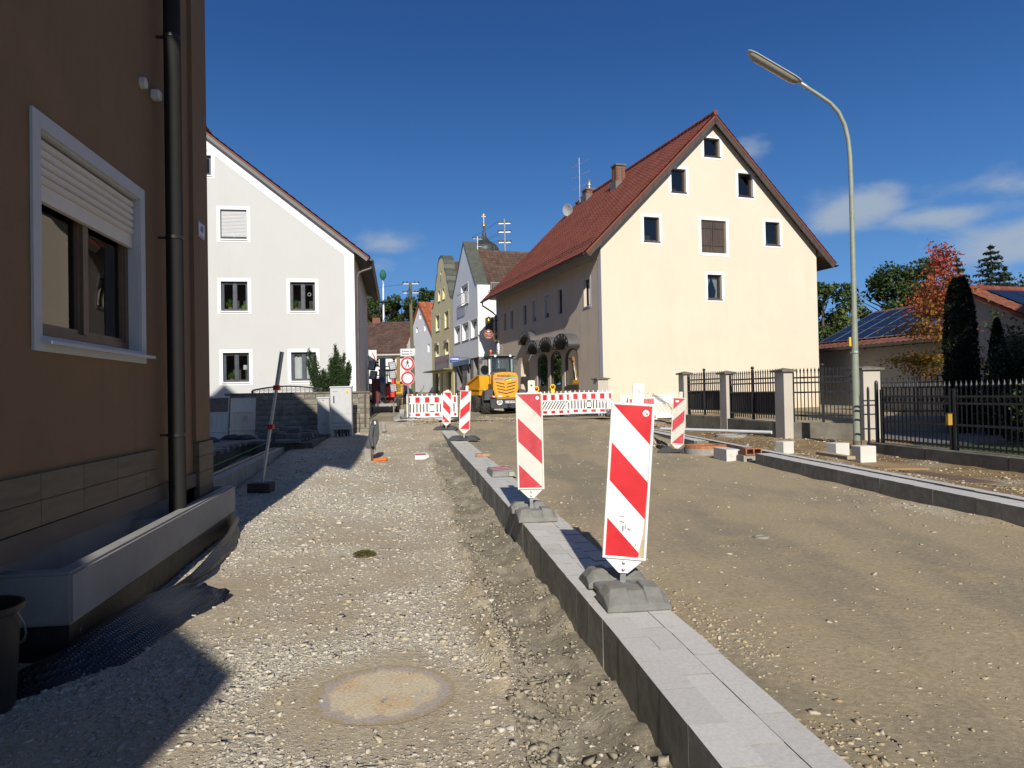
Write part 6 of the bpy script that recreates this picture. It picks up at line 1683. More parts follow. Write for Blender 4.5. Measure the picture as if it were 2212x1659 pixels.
b = MB(); b.poly(PD, rect(-.38, .88, -.19, .96), .006); b.build('data_plate', INKWHITE, hood, recalc=False)
b = MB(); b.pbox(PD, -.01, .89, .001, .16, .925, .01); b.build('latch', BLACK, hood)
b = MB()     # counterweight, bumper and fenders
b.hexa([(-.75, -.02, .32), (.75, -.02, .32), (.75, .8, .32), (-.75, .8, .32), (-.80, -.10, .80), (.80, -.10, .80), (.80, .8, .80), (-.80, .8, .80)])
bump = b.build('bumper', MACHGREY, dp, bevel=.02)
for s_ in (-1, 1):
    b = MB(); b.hexa([(s_ * .63, .02, .75), (s_ * 1.08, .02, .72), (s_ * 1.08, 1.25, .80), (s_ * .63, 1.25, .82), (s_ * .63, .02, 1.28), (s_ * 1.02, .02, 1.2), (s_ * 1.02, 1.2, 1.2), (s_ * .63, 1.2, 1.3)]); b.build('fender', MACHGREY, dp, bevel=.02)
    b = MB(); b.lathe((s_ * .66, -.12, .90), [(.0, -.03), (.09, -.025), (.12, 0), (.12, .08), (0, .08)], 14, 'y'); b.v = [(x_ if True else 0, y_, .90 + (z_ - .90) * .62) for x_, y_, z_ in b.v]; tl = b.build('tail_light', mat('red_tail_lens', (.45, .015, .015), .2, .1), dp, smooth=50)
    b = MB(); b.lathe((s_ * .66 + .05, -.152, .90), [(.0, -.01), (.03, -.008), (.04, 0)], 10, 'y'); b.build('reverse_lens', INKWHITE, tl)
PB2 = lambda u, w, d: Vector((u, -d - .075, w))
b = MB(); b.disc(PB2, -.33, .63, .012, .155, 22); d20 = b.build('speed_disc', INKWHITE, bump, recalc=False)
b = MB(); b.disc(PB2, -.33, .63, .014, .155, 22, .142); b.build('disc_rim', BLACK, d20, recalc=False)
write('20', .19, BLACK, d20, PB2, -.33, .63, .016, bold=.006)
b = MB(); b.pbox(PB2, -.12, .575, .02, .42, .69, .032); npl = b.build('number_plate', SIGNBACK, bump)
b = MB(); b.poly(PB2, rect(-.12, .575, -.06, .69), .034); b.build('plate_band', INKBLUE, npl, recalc=False)
write('LA-WB 807', .105, BLACK, npl, PB2, .18, .632, .034, sx=.95, bold=.003)
b = MB(); b.box(.05, -.22, .40, .22, -.03, .44); b.box(.05, -.22, .52, .22, -.03, .56); b.tube([(.135, -.16, .36), (.135, -.16, .60)], .022, 8); b.build('tow_hitch', MACHGREY, dp)
b = MB(); b.hexa([(-.62, .02, .24), (-.1, .02, .18), (-.1, .5, .2), (-.62, .5, .25), (-.6, .0, .42), (-.15, .0, .42), (-.15, .5, .42), (-.6, .5, .42)]); b.build('axle_guard', CONCRETE, dp, bevel=.03)
# cab
b = MB()
for x in (-.60, .52):
    b.box(x, 1.0, 2.0, x + .08, 1.10, 2.98); b.box(x, 2.25, 1.2, x + .08, 2.33, 2.98)
b.box(-.6, 1.0, 2.0, .6, 1.08, 2.14); b.box(-.6, 1.08, 1.1, -.54, 2.3, 1.55); b.box(.54, 1.08, 1.1, .6, 2.3, 1.55); b.box(-.6, 1.06, 2.84, .6, 2.3, 2.92)
b.box(-.6, 1.05, 1.0, .6, 2.3, 1.15)
b.build('cab_frame', MACHGREY, dp, bevel=.012)
b = MB(); b.hexa([(-.70, .90, 2.92), (.70, .90, 2.92), (.70, 2.4, 2.92), (-.70, 2.4, 2.92), (-.66, .92, 3.03), (.66, .92, 3.03), (.66, 2.35, 3.03), (-.66, 2.35, 3.03)]); b.build('cab_roof', MACHGREY, dp, bevel=.02)
CABG = glass('cab_glass', (.6, .68, .68), .07)
for args in (((-.52, 1.05, 2.14), (1.04, 0, 0), (0, 0, .70)), ((-.57, 1.1, 1.55), (0, 1.15, 0), (0, 0, 1.29)), ((.57, 1.1, 1.55), (0, 1.15, 0), (0, 0, 1.29)), ((-.52, 2.3, 1.3), (1.04, 0, 0), (0, 0, 1.54))):
    o, a, c = map(Vector, args); b = MB(); b.add([o, o + a, o + a + c, o + c], [(0, 1, 2, 3)]); b.build('pane', CABG, dp, recalc=False)
b = MB(); b.box(-.25, 1.35, 1.6, .25, 1.5, 2.32); b.box(-.25, 1.5, 1.55, .25, 1.95, 1.7); b.build('seat', BLACK, dp, bevel=.05, segs=2)
b = MB(); b.tube([(-.52, 2.2, 2.05), (-.52, 1.3, 2.05)], .02, 6); b.tube([(.30, 2.15, 1.7), (.2, 1.95, 2.0)], .03, 6); b.lathe((.2, 1.95, 2.0), [(.17, 0), (.19, .015), (.17, .03), (.15, .015), (.17, 0)], 16); b.build('steering_wheel', BLACK, dp)
for s_ in (-1, 1):
    b = MB(); b.lathe((s_ * .38, .88, 2.93), [(.0, -.04), (.06, -.035), (.065, 0), (0, .05)], 12, 'y'); b.build('work_lamp', INKWHITE, dp, smooth=50)
    b = MB(); b.tube([(s_ * .62, 2.3, 2.8), (s_ * .92, 2.2, 2.85)] if s_ < 0 else [(.62, 1.3, 2.75), (.74, 1.25, 2.7)], .015, 5)
    cx2, cz2 = (-.95, 2.72) if s_ < 0 else (.74, 2.62)
    b.lathe((cx2, 2.18 if s_ < 0 else 1.22, cz2), [(.0, 0), (.09, 0), (.09, .05), (0, .06)], 12, 'y'); b.v = [(x_, y_, cz2 + (z_ - cz2) * (1.7 if abs(z_ - cz2) < .12 else 1)) for x_, y_, z_ in b.v]; b.build('mirror', MACHGREY, dp, smooth=50)
b = MB(); b.lathe((-.52, 1.5, 3.03), [(.03, 0), (.03, .08), (.075, .1), (.075, .2), (.05, .25), (0, .26)], 12); b.build('beacon_light', mat('orange_lens', (.75, .12, .02), .2), dp, smooth=50)
b = MB(); b.tube([(-.68, 1.0, 1.2), (-.68, .95, 1.9), (-.62, 1.0, 2.1)], .018, 6); b.tube([(.68, 1.0, 1.2), (.70, .9, 1.9), (.64, .95, 2.05)], .018, 6); b.build('grab_rail', MACHGREY, dp)
def wheel(parent, x, y, z, r, w, name='wheel', yaw=0.0):
    h = thing(name, None, None); h.parent = parent; h.location = (x, y, z); h.rotation_euler = (0, 0, yaw)
    b = MB(); b.lathe((0, 0, 0), [(r * .55, -w * .42), (r * .8, -w * .5), (r * .93, -w * .46), (r * .96, -w * .3), (r * .965, 0), (r * .96, w * .3), (r * .93, w * .46), (r * .8, w * .5), (r * .55, w * .42)], 26, 'x')
    ty = b.build('tyre', TYRE, h, smooth=40)
    b = MB()
    for k in range(16):
        for s2 in (-1, 1):
            a = 2 * math.pi * (k + (.5 if s2 > 0 else 0)) / 16; a2 = a + s2 * 0 + .30
            p0 = Vector((0, math.cos(a) * r * .985, math.sin(a) * r * .985)); p1 = Vector((s2 * w * .5, math.cos(a2) * r * .93, math.sin(a2) * r * .93))
            b.beam(p0, p1, .065, .06, up=p0)
    b.build('tread_lug', TYRE, ty)
    b = MB(); b.lathe((0, 0, 0), [(0, -w * .2), (r * .3, -w * .2), (r * .5, -w * .36), (r * .57, -w * .43), (r * .57, w * .43), (r * .5, w * .36), (r * .3, w * .2), (0, w * .2)], 20, 'x'); b.build('rim', mat('dusty_rim', (.36, .33, .27), .7, .1, 5), h, smooth=40)
for s_ in (-1, 1):
    wheel(dp, s_ * .95, .75, .49, .50, .36)
# front frame with the skip, steered to the left
fr = thing('skip', None, None); fr.parent = dp; fr.location = (0, 2.0, 0); fr.rotation_euler = (0, 0, R(16))
def fprism(b, pts, x0, x1): b.prism([(x0, y, z) for y, z in pts], (x1 - x0, 0, 0))
sk = MB()
so_ = [(.45, .95), (.35, 1.30), (.40, 1.98), (.62, 2.02), (2.15, 1.62), (1.75, .95)]
fprism(sk, so_, -.98, .98); sk.build('skip_body', YELLOW, fr, bevel=.03)
for s_ in (-1, 1):
    b = MB(); b.prism([(s_ * .985, .38, 1.32), (s_ * .985, 1.95, 1.38), (s_ * .985, 1.95, 1.30), (s_ * .985, .38, 1.25)], (s_ * .05, 0, 0)); b.build('skip_rib', YELLOW, fr)
    b = MB(); b.prism([(s_ * .99, .42, 1.98), (s_ * .99, .62, 2.02), (s_ * .99, 2.15, 1.62), (s_ * .99, 2.1, 1.55)], (s_ * .05, 0, 0)); b.build('skip_lip', YELLOW, fr)
b = MB(); b.box(-.97, .33, 1.25, .97, .39, 1.33); b.build('skip_rib', YELLOW, fr)
PK = lambda u, w, d: Vector((u, .35 - d, w))
b = MB(); b.disc(PK, -.70, 1.14, .05, .15, 20); d2 = b.build('speed_disc', INKWHITE, fr, recalc=False)
write('20', .18, BLACK, d2, PK, -.70, 1.14, .054, bold=.006)
b = MB(); b.disc(PK, -.70, 1.14, .052, .15, 20, .138); b.build('disc_rim', BLACK, d2, recalc=False)
b = MB(); b.box(-.35, -.2, .35, .35, 1.9, .95); b.box(-.6, .8, .4, .6, 1.1, .62); b.build('chassis', MACHGREY, fr)
wheel(fr, -.98, .95, .49, .50, .36); wheel(fr, .98, .95, .49, .50, .36)

# ---------------------------------------------------------------- traffic signs
ts = thing('traffic_sign', 'no pedestrians and closed road signs on a pole behind the barrier', 'traffic sign', (-4.33, 29.55, .62), R(-3))
PT = lambda u, w, d: Vector((u, -d, w - .62))
b = MB(); b.tube([(0, 0, 0), (0, 0, 3.18)], .03, 8); b.build('pole', GALV, ts)
b = MB(); b.box(-.3, -.2, 0, .3, .2, .12); b.build('foot', RUBBERD, ts)
def round_sign(w, walker):
    b = MB(); b.lathe(PT(0, w, .035), [(.29, 0), (.295, .01), (.29, .02)], 32, 'y'); s_ = b.build('round_sign', GALV, ts)
    b = MB(); b.disc(PT, 0, w, .037, .288, 32); b.build('sign_face', SIGNBACK, s_, recalc=False)
    b = MB(); b.disc(PT, 0, w, .0395, .278, 36, .205); b.build('red_ring', FILMR, s_, recalc=False)
    if walker:
        b = MB(); d = .0395
        b.disc(PT, .0, w + .145, d, .028, 14)
        b.poly(PT, [(-.03, w + .105), (.03, w + .105), (.042, w + .06), (.03, w - .005), (-.03, w - .005), (-.03, w + .05)], d + .0004)
        for pts in ([(-.03, w + .10), (-.085, w + .035), (-.095, w - .0), (-.075, w - .0), (-.065, w + .025), (-.02, w + .075)], [(.03, w + .10), (.075, w + .045), (.085, w + .0), (.068, w - .005), (.055, w + .035), (.02, w + .07)],
                    [(-.03, w - .008), (-.005, w - .008), (-.06, w - .165), (-.10, w - .165)], [(.005, w - .008), (.03, w - .008), (.09, w - .165), (.055, w - .165), (.008, w - .05)]):
            b.poly(PT, pts, d + .0008)
        b.build('pedestrian_symbol', BLACK, s_, recalc=False)
    for k in (-.3, .3):
        c = MB(); c.pbox(PT, -.05, w + k - .02, -.04, .05, w + k + .02, .034); c.build('clamp', FILMR, s_)
round_sign(2.985, True); round_sign(2.375, False)
b = MB(); b.pbox(PT, -.30, 3.29, .03, .30, 3.61, .045); pl = b.build('text_plate', SIGNBACK, ts, bevel=.012)
b = MB()
for a_ in ((-.285, 3.585, .285, 3.595), (-.285, 3.305, .285, 3.315), (-.285, 3.315, -.275, 3.585), (.275, 3.315, .285, 3.585)): b.poly(PT, rect(*a_), .0475)
b.build('plate_border', BLACK, pl, recalc=False)
write('Anlieger bis', .105, BLACK, pl, PT, 0, 3.505, .0475, sx=.92, bold=.002); write('Baustelle frei', .105, BLACK, pl, PT, 0, 3.39, .0475, sx=.86, bold=.002)

# tavern sign hanging from the cream house front
hsn = thing('tavern_sign', 'round red tavern sign with gilt bracket in front of pale blue house', 'tavern sign', (-1.03, 48.4, 0), R(18.3))
PH = lambda u, w, d: Vector((u, -d, w))
b = MB(); b.lathe((-.55, -.05, 5.75), [(0, 0), (.34, 0), (.34, .1), (0, .1)], 8, 'y'); b.v = [(x_, y_, z_) for x_, y_, z_ in b.v]; hb = b.build('board', mat('dark_red_board', (.20, .045, .035), .45, .1, 4), hsn, rot=(0, 0, 0))
b = MB(); b.disc(PH, -.55, 5.75, .056, .33, 8, .30); b.build('board_rim', mat('pale_red_line', (.45, .18, .15), .5), hb, recalc=False)
for s_, w, z in (('Morgens', .13, 5.79), ('Weißbier', .14, 5.665), ('Zweck', .115, 5.54)): write(s_, w, INKWHITE if s_ != 'Weißbier' else mat('pale_red_letters', (.7, .25, .22), .5), hb, PH, -.55, z, .06, sx=.9)
b = MB(); b.poly(PH, [(-.64, 5.91), (-.57, 5.885), (-.55, 5.93), (-.53, 5.885), (-.46, 5.91), (-.48, 5.98), (-.62, 5.98)], .06); b.build('painted_emblem', INKWHITE, hb, recalc=False)
b = MB(); b.tube([(.2, 0, 6.75), (-.75, 0, 6.5)], .03, 6); b.tube([(-.55, 0, 6.55), (-.55, 0, 6.07)], .013, 5); b.build('bracket', GUTTER, hsn)
b = MB()
for k in range(18):
    t = k / 17; a = 4.6 * t + .6; b.beam((-.05 + .17 * math.cos(a) * (1 - t * .3), 0, 5.55 + .3 * math.sin(a) * (1 - t * .2)), (-.05 + .17 * math.cos(a + .35) * (1 - t * .3), 0, 5.55 + .3 * math.sin(a + .35) * (1 - t * .2)), .05, .07)
for k in range(6): b.lathe((-.05 + .04 * math.sin(k * 2.1), 0, 5.87 + .1 * k), [(0, -.03), (.035, 0), (0, .03)], 6)
b.build('gilt_scroll', GOLD, hsn)
b = MB(); b.lathe((-.5, 0, 6.52), [(0, 0), (.12, .05), (.16, .16), (.09, .28), (.12, .36), (.05, .44), (0, .46)], 8); b.build('gilt_finial', GOLD, hsn, smooth=50)
fb = MB()
fb.lathe((0, 0, 0), [(.16, 4.0), (.19, 4.3), (.17, 5.0), (.2, 5.4), (.17, 5.9), (.12, 6.0)], 10)
tag(fb.build('wrapped_pipe', mat('crumpled_foil', (.42, .41, .40), .3, .3, 12, 1.0, 14, metal=.8), None, smooth=30, loc=(-.86, 47.9, -.9)), 'shiny crumpled wrapped vertical pipe at the far house corner', 'pipe')
wpst = MB(); wpst.tube([(0, 0, 0), (0, 0, 4.3)], .05, 6); 
tag(wpst.build('thin_post', GALV, None, loc=(-.86, 47.9, 1.0)), 'thin steel post carrying the wrapped pipe', 'post')
# ---------------------------------------------------------------- machines, worker and odds and ends further down the street
lt = thing('lighting_tower', 'black and red mobile lighting tower trailer with six floodlights', 'lighting tower', (-6.9, 38.0, .85), R(4))
b = MB(); b.box(-.15, -.12, .4, .15, .12, 2.85); b.box(-.11, -.2, .4, .11, -.121, 2.3); b.build('mast', mat('mast_grey', (.22, .225, .235), .4, .12, 5, metal=.5), lt)
for i, (x, z, tl_) in enumerate(((-.55, 2.45, 1), (-.50, 1.95, 1), (-.55, 1.25, 1), (.52, 2.42, -1), (.52, 1.95, -1), (.55, 1.25, -1))):
    h = thing('floodlight', None, None); h.parent = lt; h.location = (x, -.1, z); h.rotation_euler = (R(-12 + 6 * (i % 3)), R(8 * tl_), R(-14 * tl_))
    b = MB(); b.box(-.19, -.05, -.23, .19, .10, .23); b.build('housing', BLACK, h, bevel=.015)
    b = MB(); b.box(-.15, -.058, -.19, .15, -.052, .19); b.build('lens', mat('floodlight_lens', (.42, .44, .46), .15), h)
    b = MB()
    for k in range(3): b.box(-.16, -.07, -.12 + .12 * k, .16, -.06, -.112 + .12 * k)
    b.build('guard', BLACK, h)
    b = MB(); b.beam((0, .1, 0), (-x * .75, .1, .05), .05, .05); b.build('arm', MACHGREY, h)
b = MB(); b.box(-.58, -.2, .38, -.16, .9, 1.75); b.box(-.5, .13, .38, .5, 1.1, 1.5); b.build('body', mat('dark_machine_red', (.10, .012, .015), .5, .2, 4), lt, bevel=.02)
b = MB(); b.prism([(.17, -.15, .75), (.62, -.15, .75), (.62, -.15, 1.95), (.5, -.15, 1.95), (.46, -.15, 1.45), (.17, -.15, 1.3)], (0, .9, 0)); b.build('side_cover', mat('machine_red', (.62, .03, .035), .45), lt, bevel=.015)
b = MB(); b.box(-.7, -.5, .28, .75, 1.2, .42); b.box(-.5, -.9, .26, -.42, -.5, .34); b.box(.4, -.9, .26, .48, -.5, .34); b.build('chassis', mat('dusty_steel', (.30, .29, .28), .6, .15, 6, metal=.4), lt)
b = MB()
for k in range(6): b.tube([(-.2 + .07 * k, -.25, 1.2 - .1 * k), (-.1 + .05 * k, -.34, .7), (.1 + .03 * k, -.3, .45)], .025, 5)
b.build('hose', BLACK, lt)
for x in (-.72, .74):
    wheel(lt, x, .3, .31, .32, .2)
b = MB()
for x in (-.6, .6): b.tube([(x, -.6, -.12), (x, -.6, .5)], .035, 8); b.box(x - .12, -.72, -.16, x + .12, -.48, -.12)
b.build('stabiliser', GALV, lt)
b = MB(); b.box(-.1, -.32, 1.55, .1, -.2, 1.85); b.build('control_box', INKBLUE, lt)

ex = thing('excavator', 'yellow excavator turned away behind the red lighting tower', 'excavator', (-7.9, 47.5, 1.02), R(-6))
b = MB(); b.prism([(-.35, -.5, .75), (.75, -.5, .75), (.75, -.5, 1.45), (.6, -.5, 1.62), (-.35, -.5, 1.62)], (0, 1.4, 0)); eb = b.build('body', mat('excavator_yellow', (.60, .33, .02), .5, .08, 3), ex, bevel=.06, segs=2)
b = MB()
for k in range(7): b.box(.15, -.515, .95 + .08 * k, .6, -.501, .985 + .08 * k)
b.build('vent_grille', BLACK, eb)
b = MB(); b.box(-.9, -.3, .75, -.33, .9, 1.0); b.box(-.92, -.3, 1.0, -.86, -.24, 2.35); b.box(-.4, -.3, 1.0, -.34, -.24, 2.35); b.box(-.92, .84, 1.0, -.86, .9, 2.35); b.box(-.4, .84, 1.0, -.34, .9, 2.35); b.box(-.95, -.35, 2.35, -.3, .95, 2.45); b.build('cab_frame', BLACK, ex)
for o, a in (((-.87, -.27, 1.0), (.49, 0, 0)), ((-.89, -.25, 1.0), (0, 1.1, 0))):
    b = MB(); o, a = Vector(o), Vector(a); c = Vector((0, 0, 1.35)); b.add([o, o + a, o + a + c, o + c], [(0, 1, 2, 3)]); b.build('pane', CABG, ex, recalc=False)
b = MB(); b.beam((.0, 1.0, 1.4), (-.12, 1.7, 3.3), .22, .30); b.beam((-.12, 1.6, 3.25), (-.05, 1.2, 1.2), .16, .2); b.build('boom', mat('rusty_boom', (.22, .13, .04), .7, .3, 4), ex)
b = MB(); b.tube([(.1, 1.05, 1.6), (.0, 1.5, 2.9)], .06, 8); b.build('ram', GALV, ex)
for x in (-.75, .55):
    b = MB(); b.prism([(x - .2, -.9, .12), (x - .2, -.7, 0), (x - .2, 1.2, 0), (x - .2, 1.4, .12), (x - .2, 1.4, .45), (x - .2, 1.2, .6), (x - .2, -.7, .6), (x - .2, -.9, .45)], (.4, 0, 0)); b.build('track', TYRE, ex, bevel=.03)
b = MB(); b.box(-.7, -.4, .5, .6, .9, .76); b.build('undercarriage', MACHGREY, ex)

def skin_body(name, verts, edges, radii, mats, assign, parent=None, sub=2):
    me = bpy.data.meshes.new(name); me.from_pydata(verts, edges, [])
    o = link(name, me, parent)
    sk_ = o.modifiers.new('skin', 'SKIN'); sk_.use_smooth_shade = True
    for v, r in zip(me.skin_vertices[0].data, radii): v.radius = (r, r) if not hasattr(r, '__len__') else r
    me.skin_vertices[0].data[0].use_root = True
    ss = o.modifiers.new('sub', 'SUBSURF'); ss.levels = sub; ss.render_levels = sub
    dg = bpy.context.evaluated_depsgraph_get()
    m2 = bpy.data.meshes.new_from_object(o.evaluated_get(dg))
    o.modifiers.clear(); o.data = m2
    m2.materials.clear()
    for m in mats: m2.materials.append(m)
    for p in m2.polygons: p.material_index = assign(p.center); p.use_smooth = True
    return o
SKIN = mat('skin', (.45, .24, .16), .6, .06); NAVY = mat('navy_cloth', (.02, .024, .045), .9, .2, 9, .4, 80); HAIR = mat('dark_hair', (.015, .011, .009), .7)
wk = thing('person', 'worker in dark navy clothes with orange band bending forward', 'person', (-5.15, 36.0, .70), 0)
V = [(.06, 0, .92), (.0, 0, 1.10), (-.14, -.02, 1.28), (-.25, -.03, 1.40), (-.31, -.04, 1.45), (-.38, -.05, 1.50), (-.42, -.06, 1.54),
     (.10, .11, .84), (.03, .12, .48), (.08, .12, .08), (-.05, .12, .04), (.10, -.11, .84), (.04, -.12, .48), (.10, -.12, .08), (-.03, -.12, .04),
     (-.22, .17, 1.36), (-.27, .21, 1.10), (-.34, .17, .86), (-.37, .15, .77), (-.24, -.20, 1.35), (-.30, -.22, 1.08), (-.38, -.18, .86), (-.41, -.17, .77)]
E_ = [(0, 1), (1, 2), (2, 3), (3, 4), (4, 5), (5, 6), (0, 7), (7, 8), (8, 9), (9, 10), (0, 11), (11, 12), (12, 13), (13, 14), (3, 15), (15, 16), (16, 17), (17, 18), (3, 19), (19, 20), (20, 21), (21, 22)]
RD = [.15, .15, .17, .13, .06, .095, .09, .10, .07, .055, .045, .10, .07, .055, .045, .075, .055, .042, .04, .075, .055, .042, .04]
def wa(c):
    if c.x < -.335 and c.z > 1.42: return 0
    if c.z < .86 and c.x < -.30: return 0
    return 1
pbody = skin_body('body', V, E_, RD, [SKIN, NAVY], wa, wk)
b = MB(); b.lathe((-.43, -.06, 1.58), [(.0, -.02), (.075, 0), (.095, .05), (.08, .10), (.0, .125)], 12); b.build('hair', HAIR, wk, smooth=60)
b = MB(); b.tube([(.155 * math.cos(a) + .05, .165 * math.sin(a), 1.0 - .04 * math.cos(a)) for a in [2 * math.pi * k / 16 for k in range(17)]], .035, 6, cap=False); b.build('reflective_band', ORANGE, wk, smooth=60)
b = MB()
for sy in (.13, -.16):
    for k in range(4):
        b.tube([(-.40 + .0 * k, sy + .012 * (k - 1.5), .78), (-.43, sy + .013 * (k - 1.5), .73), (-.425, sy + .012 * (k - 1.5), .69)], .008, 5)
    b.tube([(-.39, sy + .03, .79), (-.40, sy + .05, .745)], .009, 5)
b.build('finger', SKIN, wk)
shv = thing('shovel', 'wooden handled shovel held upright by the bending worker', 'shovel', (-5.58, 35.85, .68), 0)
b = MB(); b.tube([(0, 0, .25), (.06, 0, 1.35)], .02, 6); b.build('handle', mat('ash_wood', (.35, .24, .12), .7), shv)
b = MB(); b.hexa([(-.11, -.01, 0), (.11, -.01, 0), (.11, .01, 0), (-.11, .01, 0), (-.12, -.02, .3), (.12, -.02, .3), (.12, 0, .3), (-.12, 0, .3)]); b.build('blade', GALV, shv)

# surveyor's tripod, bicycle and bits in front of the shops
tr = thing('tripod', 'surveying tripod with orange top in front of yellow house shop', 'tripod', (-3.9, 57.5, 1.42), 0)
for a in (.3, 2.4, 4.5):
    b = MB(); b.tube([(0, 0, 1.55), (.5 * math.cos(a), .5 * math.sin(a), 0)], .035, 6); b.build('leg', GALV, tr)
b = MB(); b.lathe((0, 0, 1.5), [(.12, 0), (.12, .08), (.06, .1), (.06, .2), (.1, .22), (.1, .4), (0, .42)], 10); b.build('instrument', ORANGE, tr)
bi = thing('bicycle', 'bicycle with dark pink basket parked by the pale blue house', 'bicycle', (-2.95, 49.6, 1.18), R(60))
for y in (-.52, .52):
    b = MB(); b.lathe((0, y, .34), [(.30, -.02), (.34, 0), (.30, .02), (.29, 0), (.30, -.02)], 22, 'x'); w_ = b.build('wheel', TYRE, bi, smooth=60)
    b = MB()
    for k in range(10): a = 2 * math.pi * k / 10; b.tube([(0, y, .34), (0, y + .3 * math.cos(a), .34 + .3 * math.sin(a))], .003, 3)
    b.build('spoke', GALV, w_)
b = MB()
for p, q in (((0, -.52, .34), (0, -.12, .34)), ((0, -.12, .34), (0, -.22, .85)), ((0, -.12, .34), (0, .36, .78)), ((0, -.2, .75), (0, .34, .85)), ((0, .52, .34), (0, .34, .95)), ((0, -.52, .34), (0, -.2, .75))): b.tube([p, q], .016, 6)
b.build('frame', mat('bicycle_red', (.25, .03, .05), .4), bi)
b = MB(); b.tube([(-.28, .28, 1.0), (0, .34, .98), (.28, .28, 1.0)], .014, 6); b.build('handlebar', BLACK, bi)
b = MB(); b.box(-.06, -.36, .86, .06, -.1, .92); b.build('saddle', BLACK, bi, bevel=.02)
b = MB(); b.hexa([(-.13, .42, .75), (.13, .42, .75), (.13, .64, .75), (-.13, .64, .75), (-.19, .38, 1.0), (.19, .38, 1.0), (.19, .72, 1.0), (-.19, .72, 1.0)]); b.build('basket', mat('dark_pink_wicker', (.22, .05, .09), .7, .3, 20), bi)
b = MB(); b.tube([(0, 0, 0), (.3, .05, 1.5)], .04, 6); b.tube([(.55, 0, 0), (.3, .05, 1.5)], .04, 6); tag(b.build('trestle', WHITEFRAME, None, loc=(-2.35, 47.5, 1.05)), 'white trestle leaning behind the yellow dumper skip', 'trestle')
rl = thing('railing', 'white metal hand railing in front of the pale blue house', 'railing', (-2.45, 46.5, 1.02), R(18))
b = MB(); b.tube([(0, 0, 0), (0, 0, .9), (1.0, 0, .9), (1.0, 0, 0)], .025, 6); b.build('frame', WHITEFRAME, rl)
for k in range(9):
    b = MB(); b.tube([(.1 + .1 * k, 0, .08), (.1 + .1 * k, 0, .88)], .01, 5); b.build('bar', WHITEFRAME, rl)
b = MB(); b.box(-.14, -.14, 0, .14, .14, .14); b.box(.2, -.1, 0, .5, .12, .12); b.box(.0, -.1, .141, .3, .1, .26)
tag(b.build('paving_stone', STONEC, None, loc=(-4.95, 30.5, .63)), 'grey stones left lying beside the barrier foot', 'stone')
def sheeting(name, label, cx, cy, z, w, d, m, n=26):
    b = MB(); vs2 = []
    for i in range(n):
        for j in range(n):
            u, v = i / (n - 1) - .5, j / (n - 1) - .5
            h = .10 * abs(noise.noise((u * 7 + cx, v * 7, 1.3))) + .03 * noise.noise((u * 18, v * 18, cx)) + .02
            vs2.append((u * w * (1 + .1 * math.sin(v * 9)), v * d * (1 + .12 * math.sin(u * 7)), h))
    b.add(vs2, [(i * n + j, (i + 1) * n + j, (i + 1) * n + j + 1, i * n + j + 1) for i in range(n - 1) for j in range(n - 1)])
    tag(b.build(name, m, None, smooth=70, loc=(cx, cy, z), recalc=False), label, 'sheet')
sheeting('plastic_sheet', 'crumpled white plastic sheet lying before the left barrier', -3.6, 28.9, .63, 2.3, 1.3, mat('milky_foil', (.62, .62, .60), .35, .08, 5))
# ---------------------------------------------------------------- street lamp
lp = thing('street_lamp', 'tall pale green street lamp with long flat head bent over the road', 'street lamp', (7.74, 16.0, .30), 0)
pth = [(0.0, 0, -.1), (.0, 0, 1.6), (.015, 0, 3.2), (.02, 0, 5.9), (.01, 0, 6.55), (-.02, 0, 6.95), (-.09, 0, 7.27), (-.22, 0, 7.56), (-.40, 0, 7.77), (-.66, 0, 7.96), (-.98, 0, 8.18)]
b = MB(); b.tube(pth, [.082, .08, .058, .05, .048, .047, .046, .045, .044, .042, .04], 14); b.build('pole', GALVPOLE, lp, smooth=60)
b = MB(); b.tube([(-.94, 0, 8.155), (-1.06, 0, 8.235)], .05, 10); b.build('spigot', GALV, lp, smooth=60)
hd = (Vector((-2.24, 0, 8.97)) - Vector((-1.05, 0, 8.235))).normalized(); hl = 1.42
hn = Vector((-hd.z, 0, hd.x)) * -1
if hn.z < 0: hn = -hn
hc = Vector((-1.05, 0, 8.235)); yv = Vector((0, 1, 0))
def headpt(s, y, n): return hc + hd * s + yv * y + hn * n
b = MB()
secs = [(0, .05, .03), (.06, .11, .045), (.2, .135, .055), (hl - .2, .135, .055), (hl - .05, .11, .045), (hl, .06, .03)]
M_ = 12; vs2 = []
for s_, wd_, ht in secs:
    for k in range(M_): a = 2 * math.pi * k / M_; vs2.append(headpt(s_, wd_ * math.cos(a), ht * math.sin(a) * (1 if math.sin(a) > 0 else .5) + .01))
b.add(vs2, [(i * M_ + k, i * M_ + (k + 1) % M_, (i + 1) * M_ + (k + 1) % M_, (i + 1) * M_ + k) for i in range(len(secs) - 1) for k in range(M_)] + [tuple(range(M_)), tuple((len(secs) - 1) * M_ + k for k in range(M_))])
b.build('lamp_head', mat('lamp_head_grey', (.42, .44, .42), .45, .06, 5), lp, smooth=50)
b = MB(); vs2 = []
for s_, wd_, ht in ((.08, .05, .02), (.13, .11, .06), (.25, .125, .085), (hl - .25, .125, .085), (hl - .12, .11, .06), (hl - .07, .05, .02)):
    for k in range(9): a = math.pi + math.pi * k / 8; vs2.append(headpt(s_, wd_ * math.cos(a), ht * math.sin(a) - .02))
b.add(vs2, [(i * 9 + k, i * 9 + k + 1, (i + 1) * 9 + k + 1, (i + 1) * 9 + k) for i in range(5) for k in range(8)])
b.build('lamp_cover', mat('frosted_cover', (.30, .265, .21), .25, .08, 5), lp, smooth=60, recalc=False)
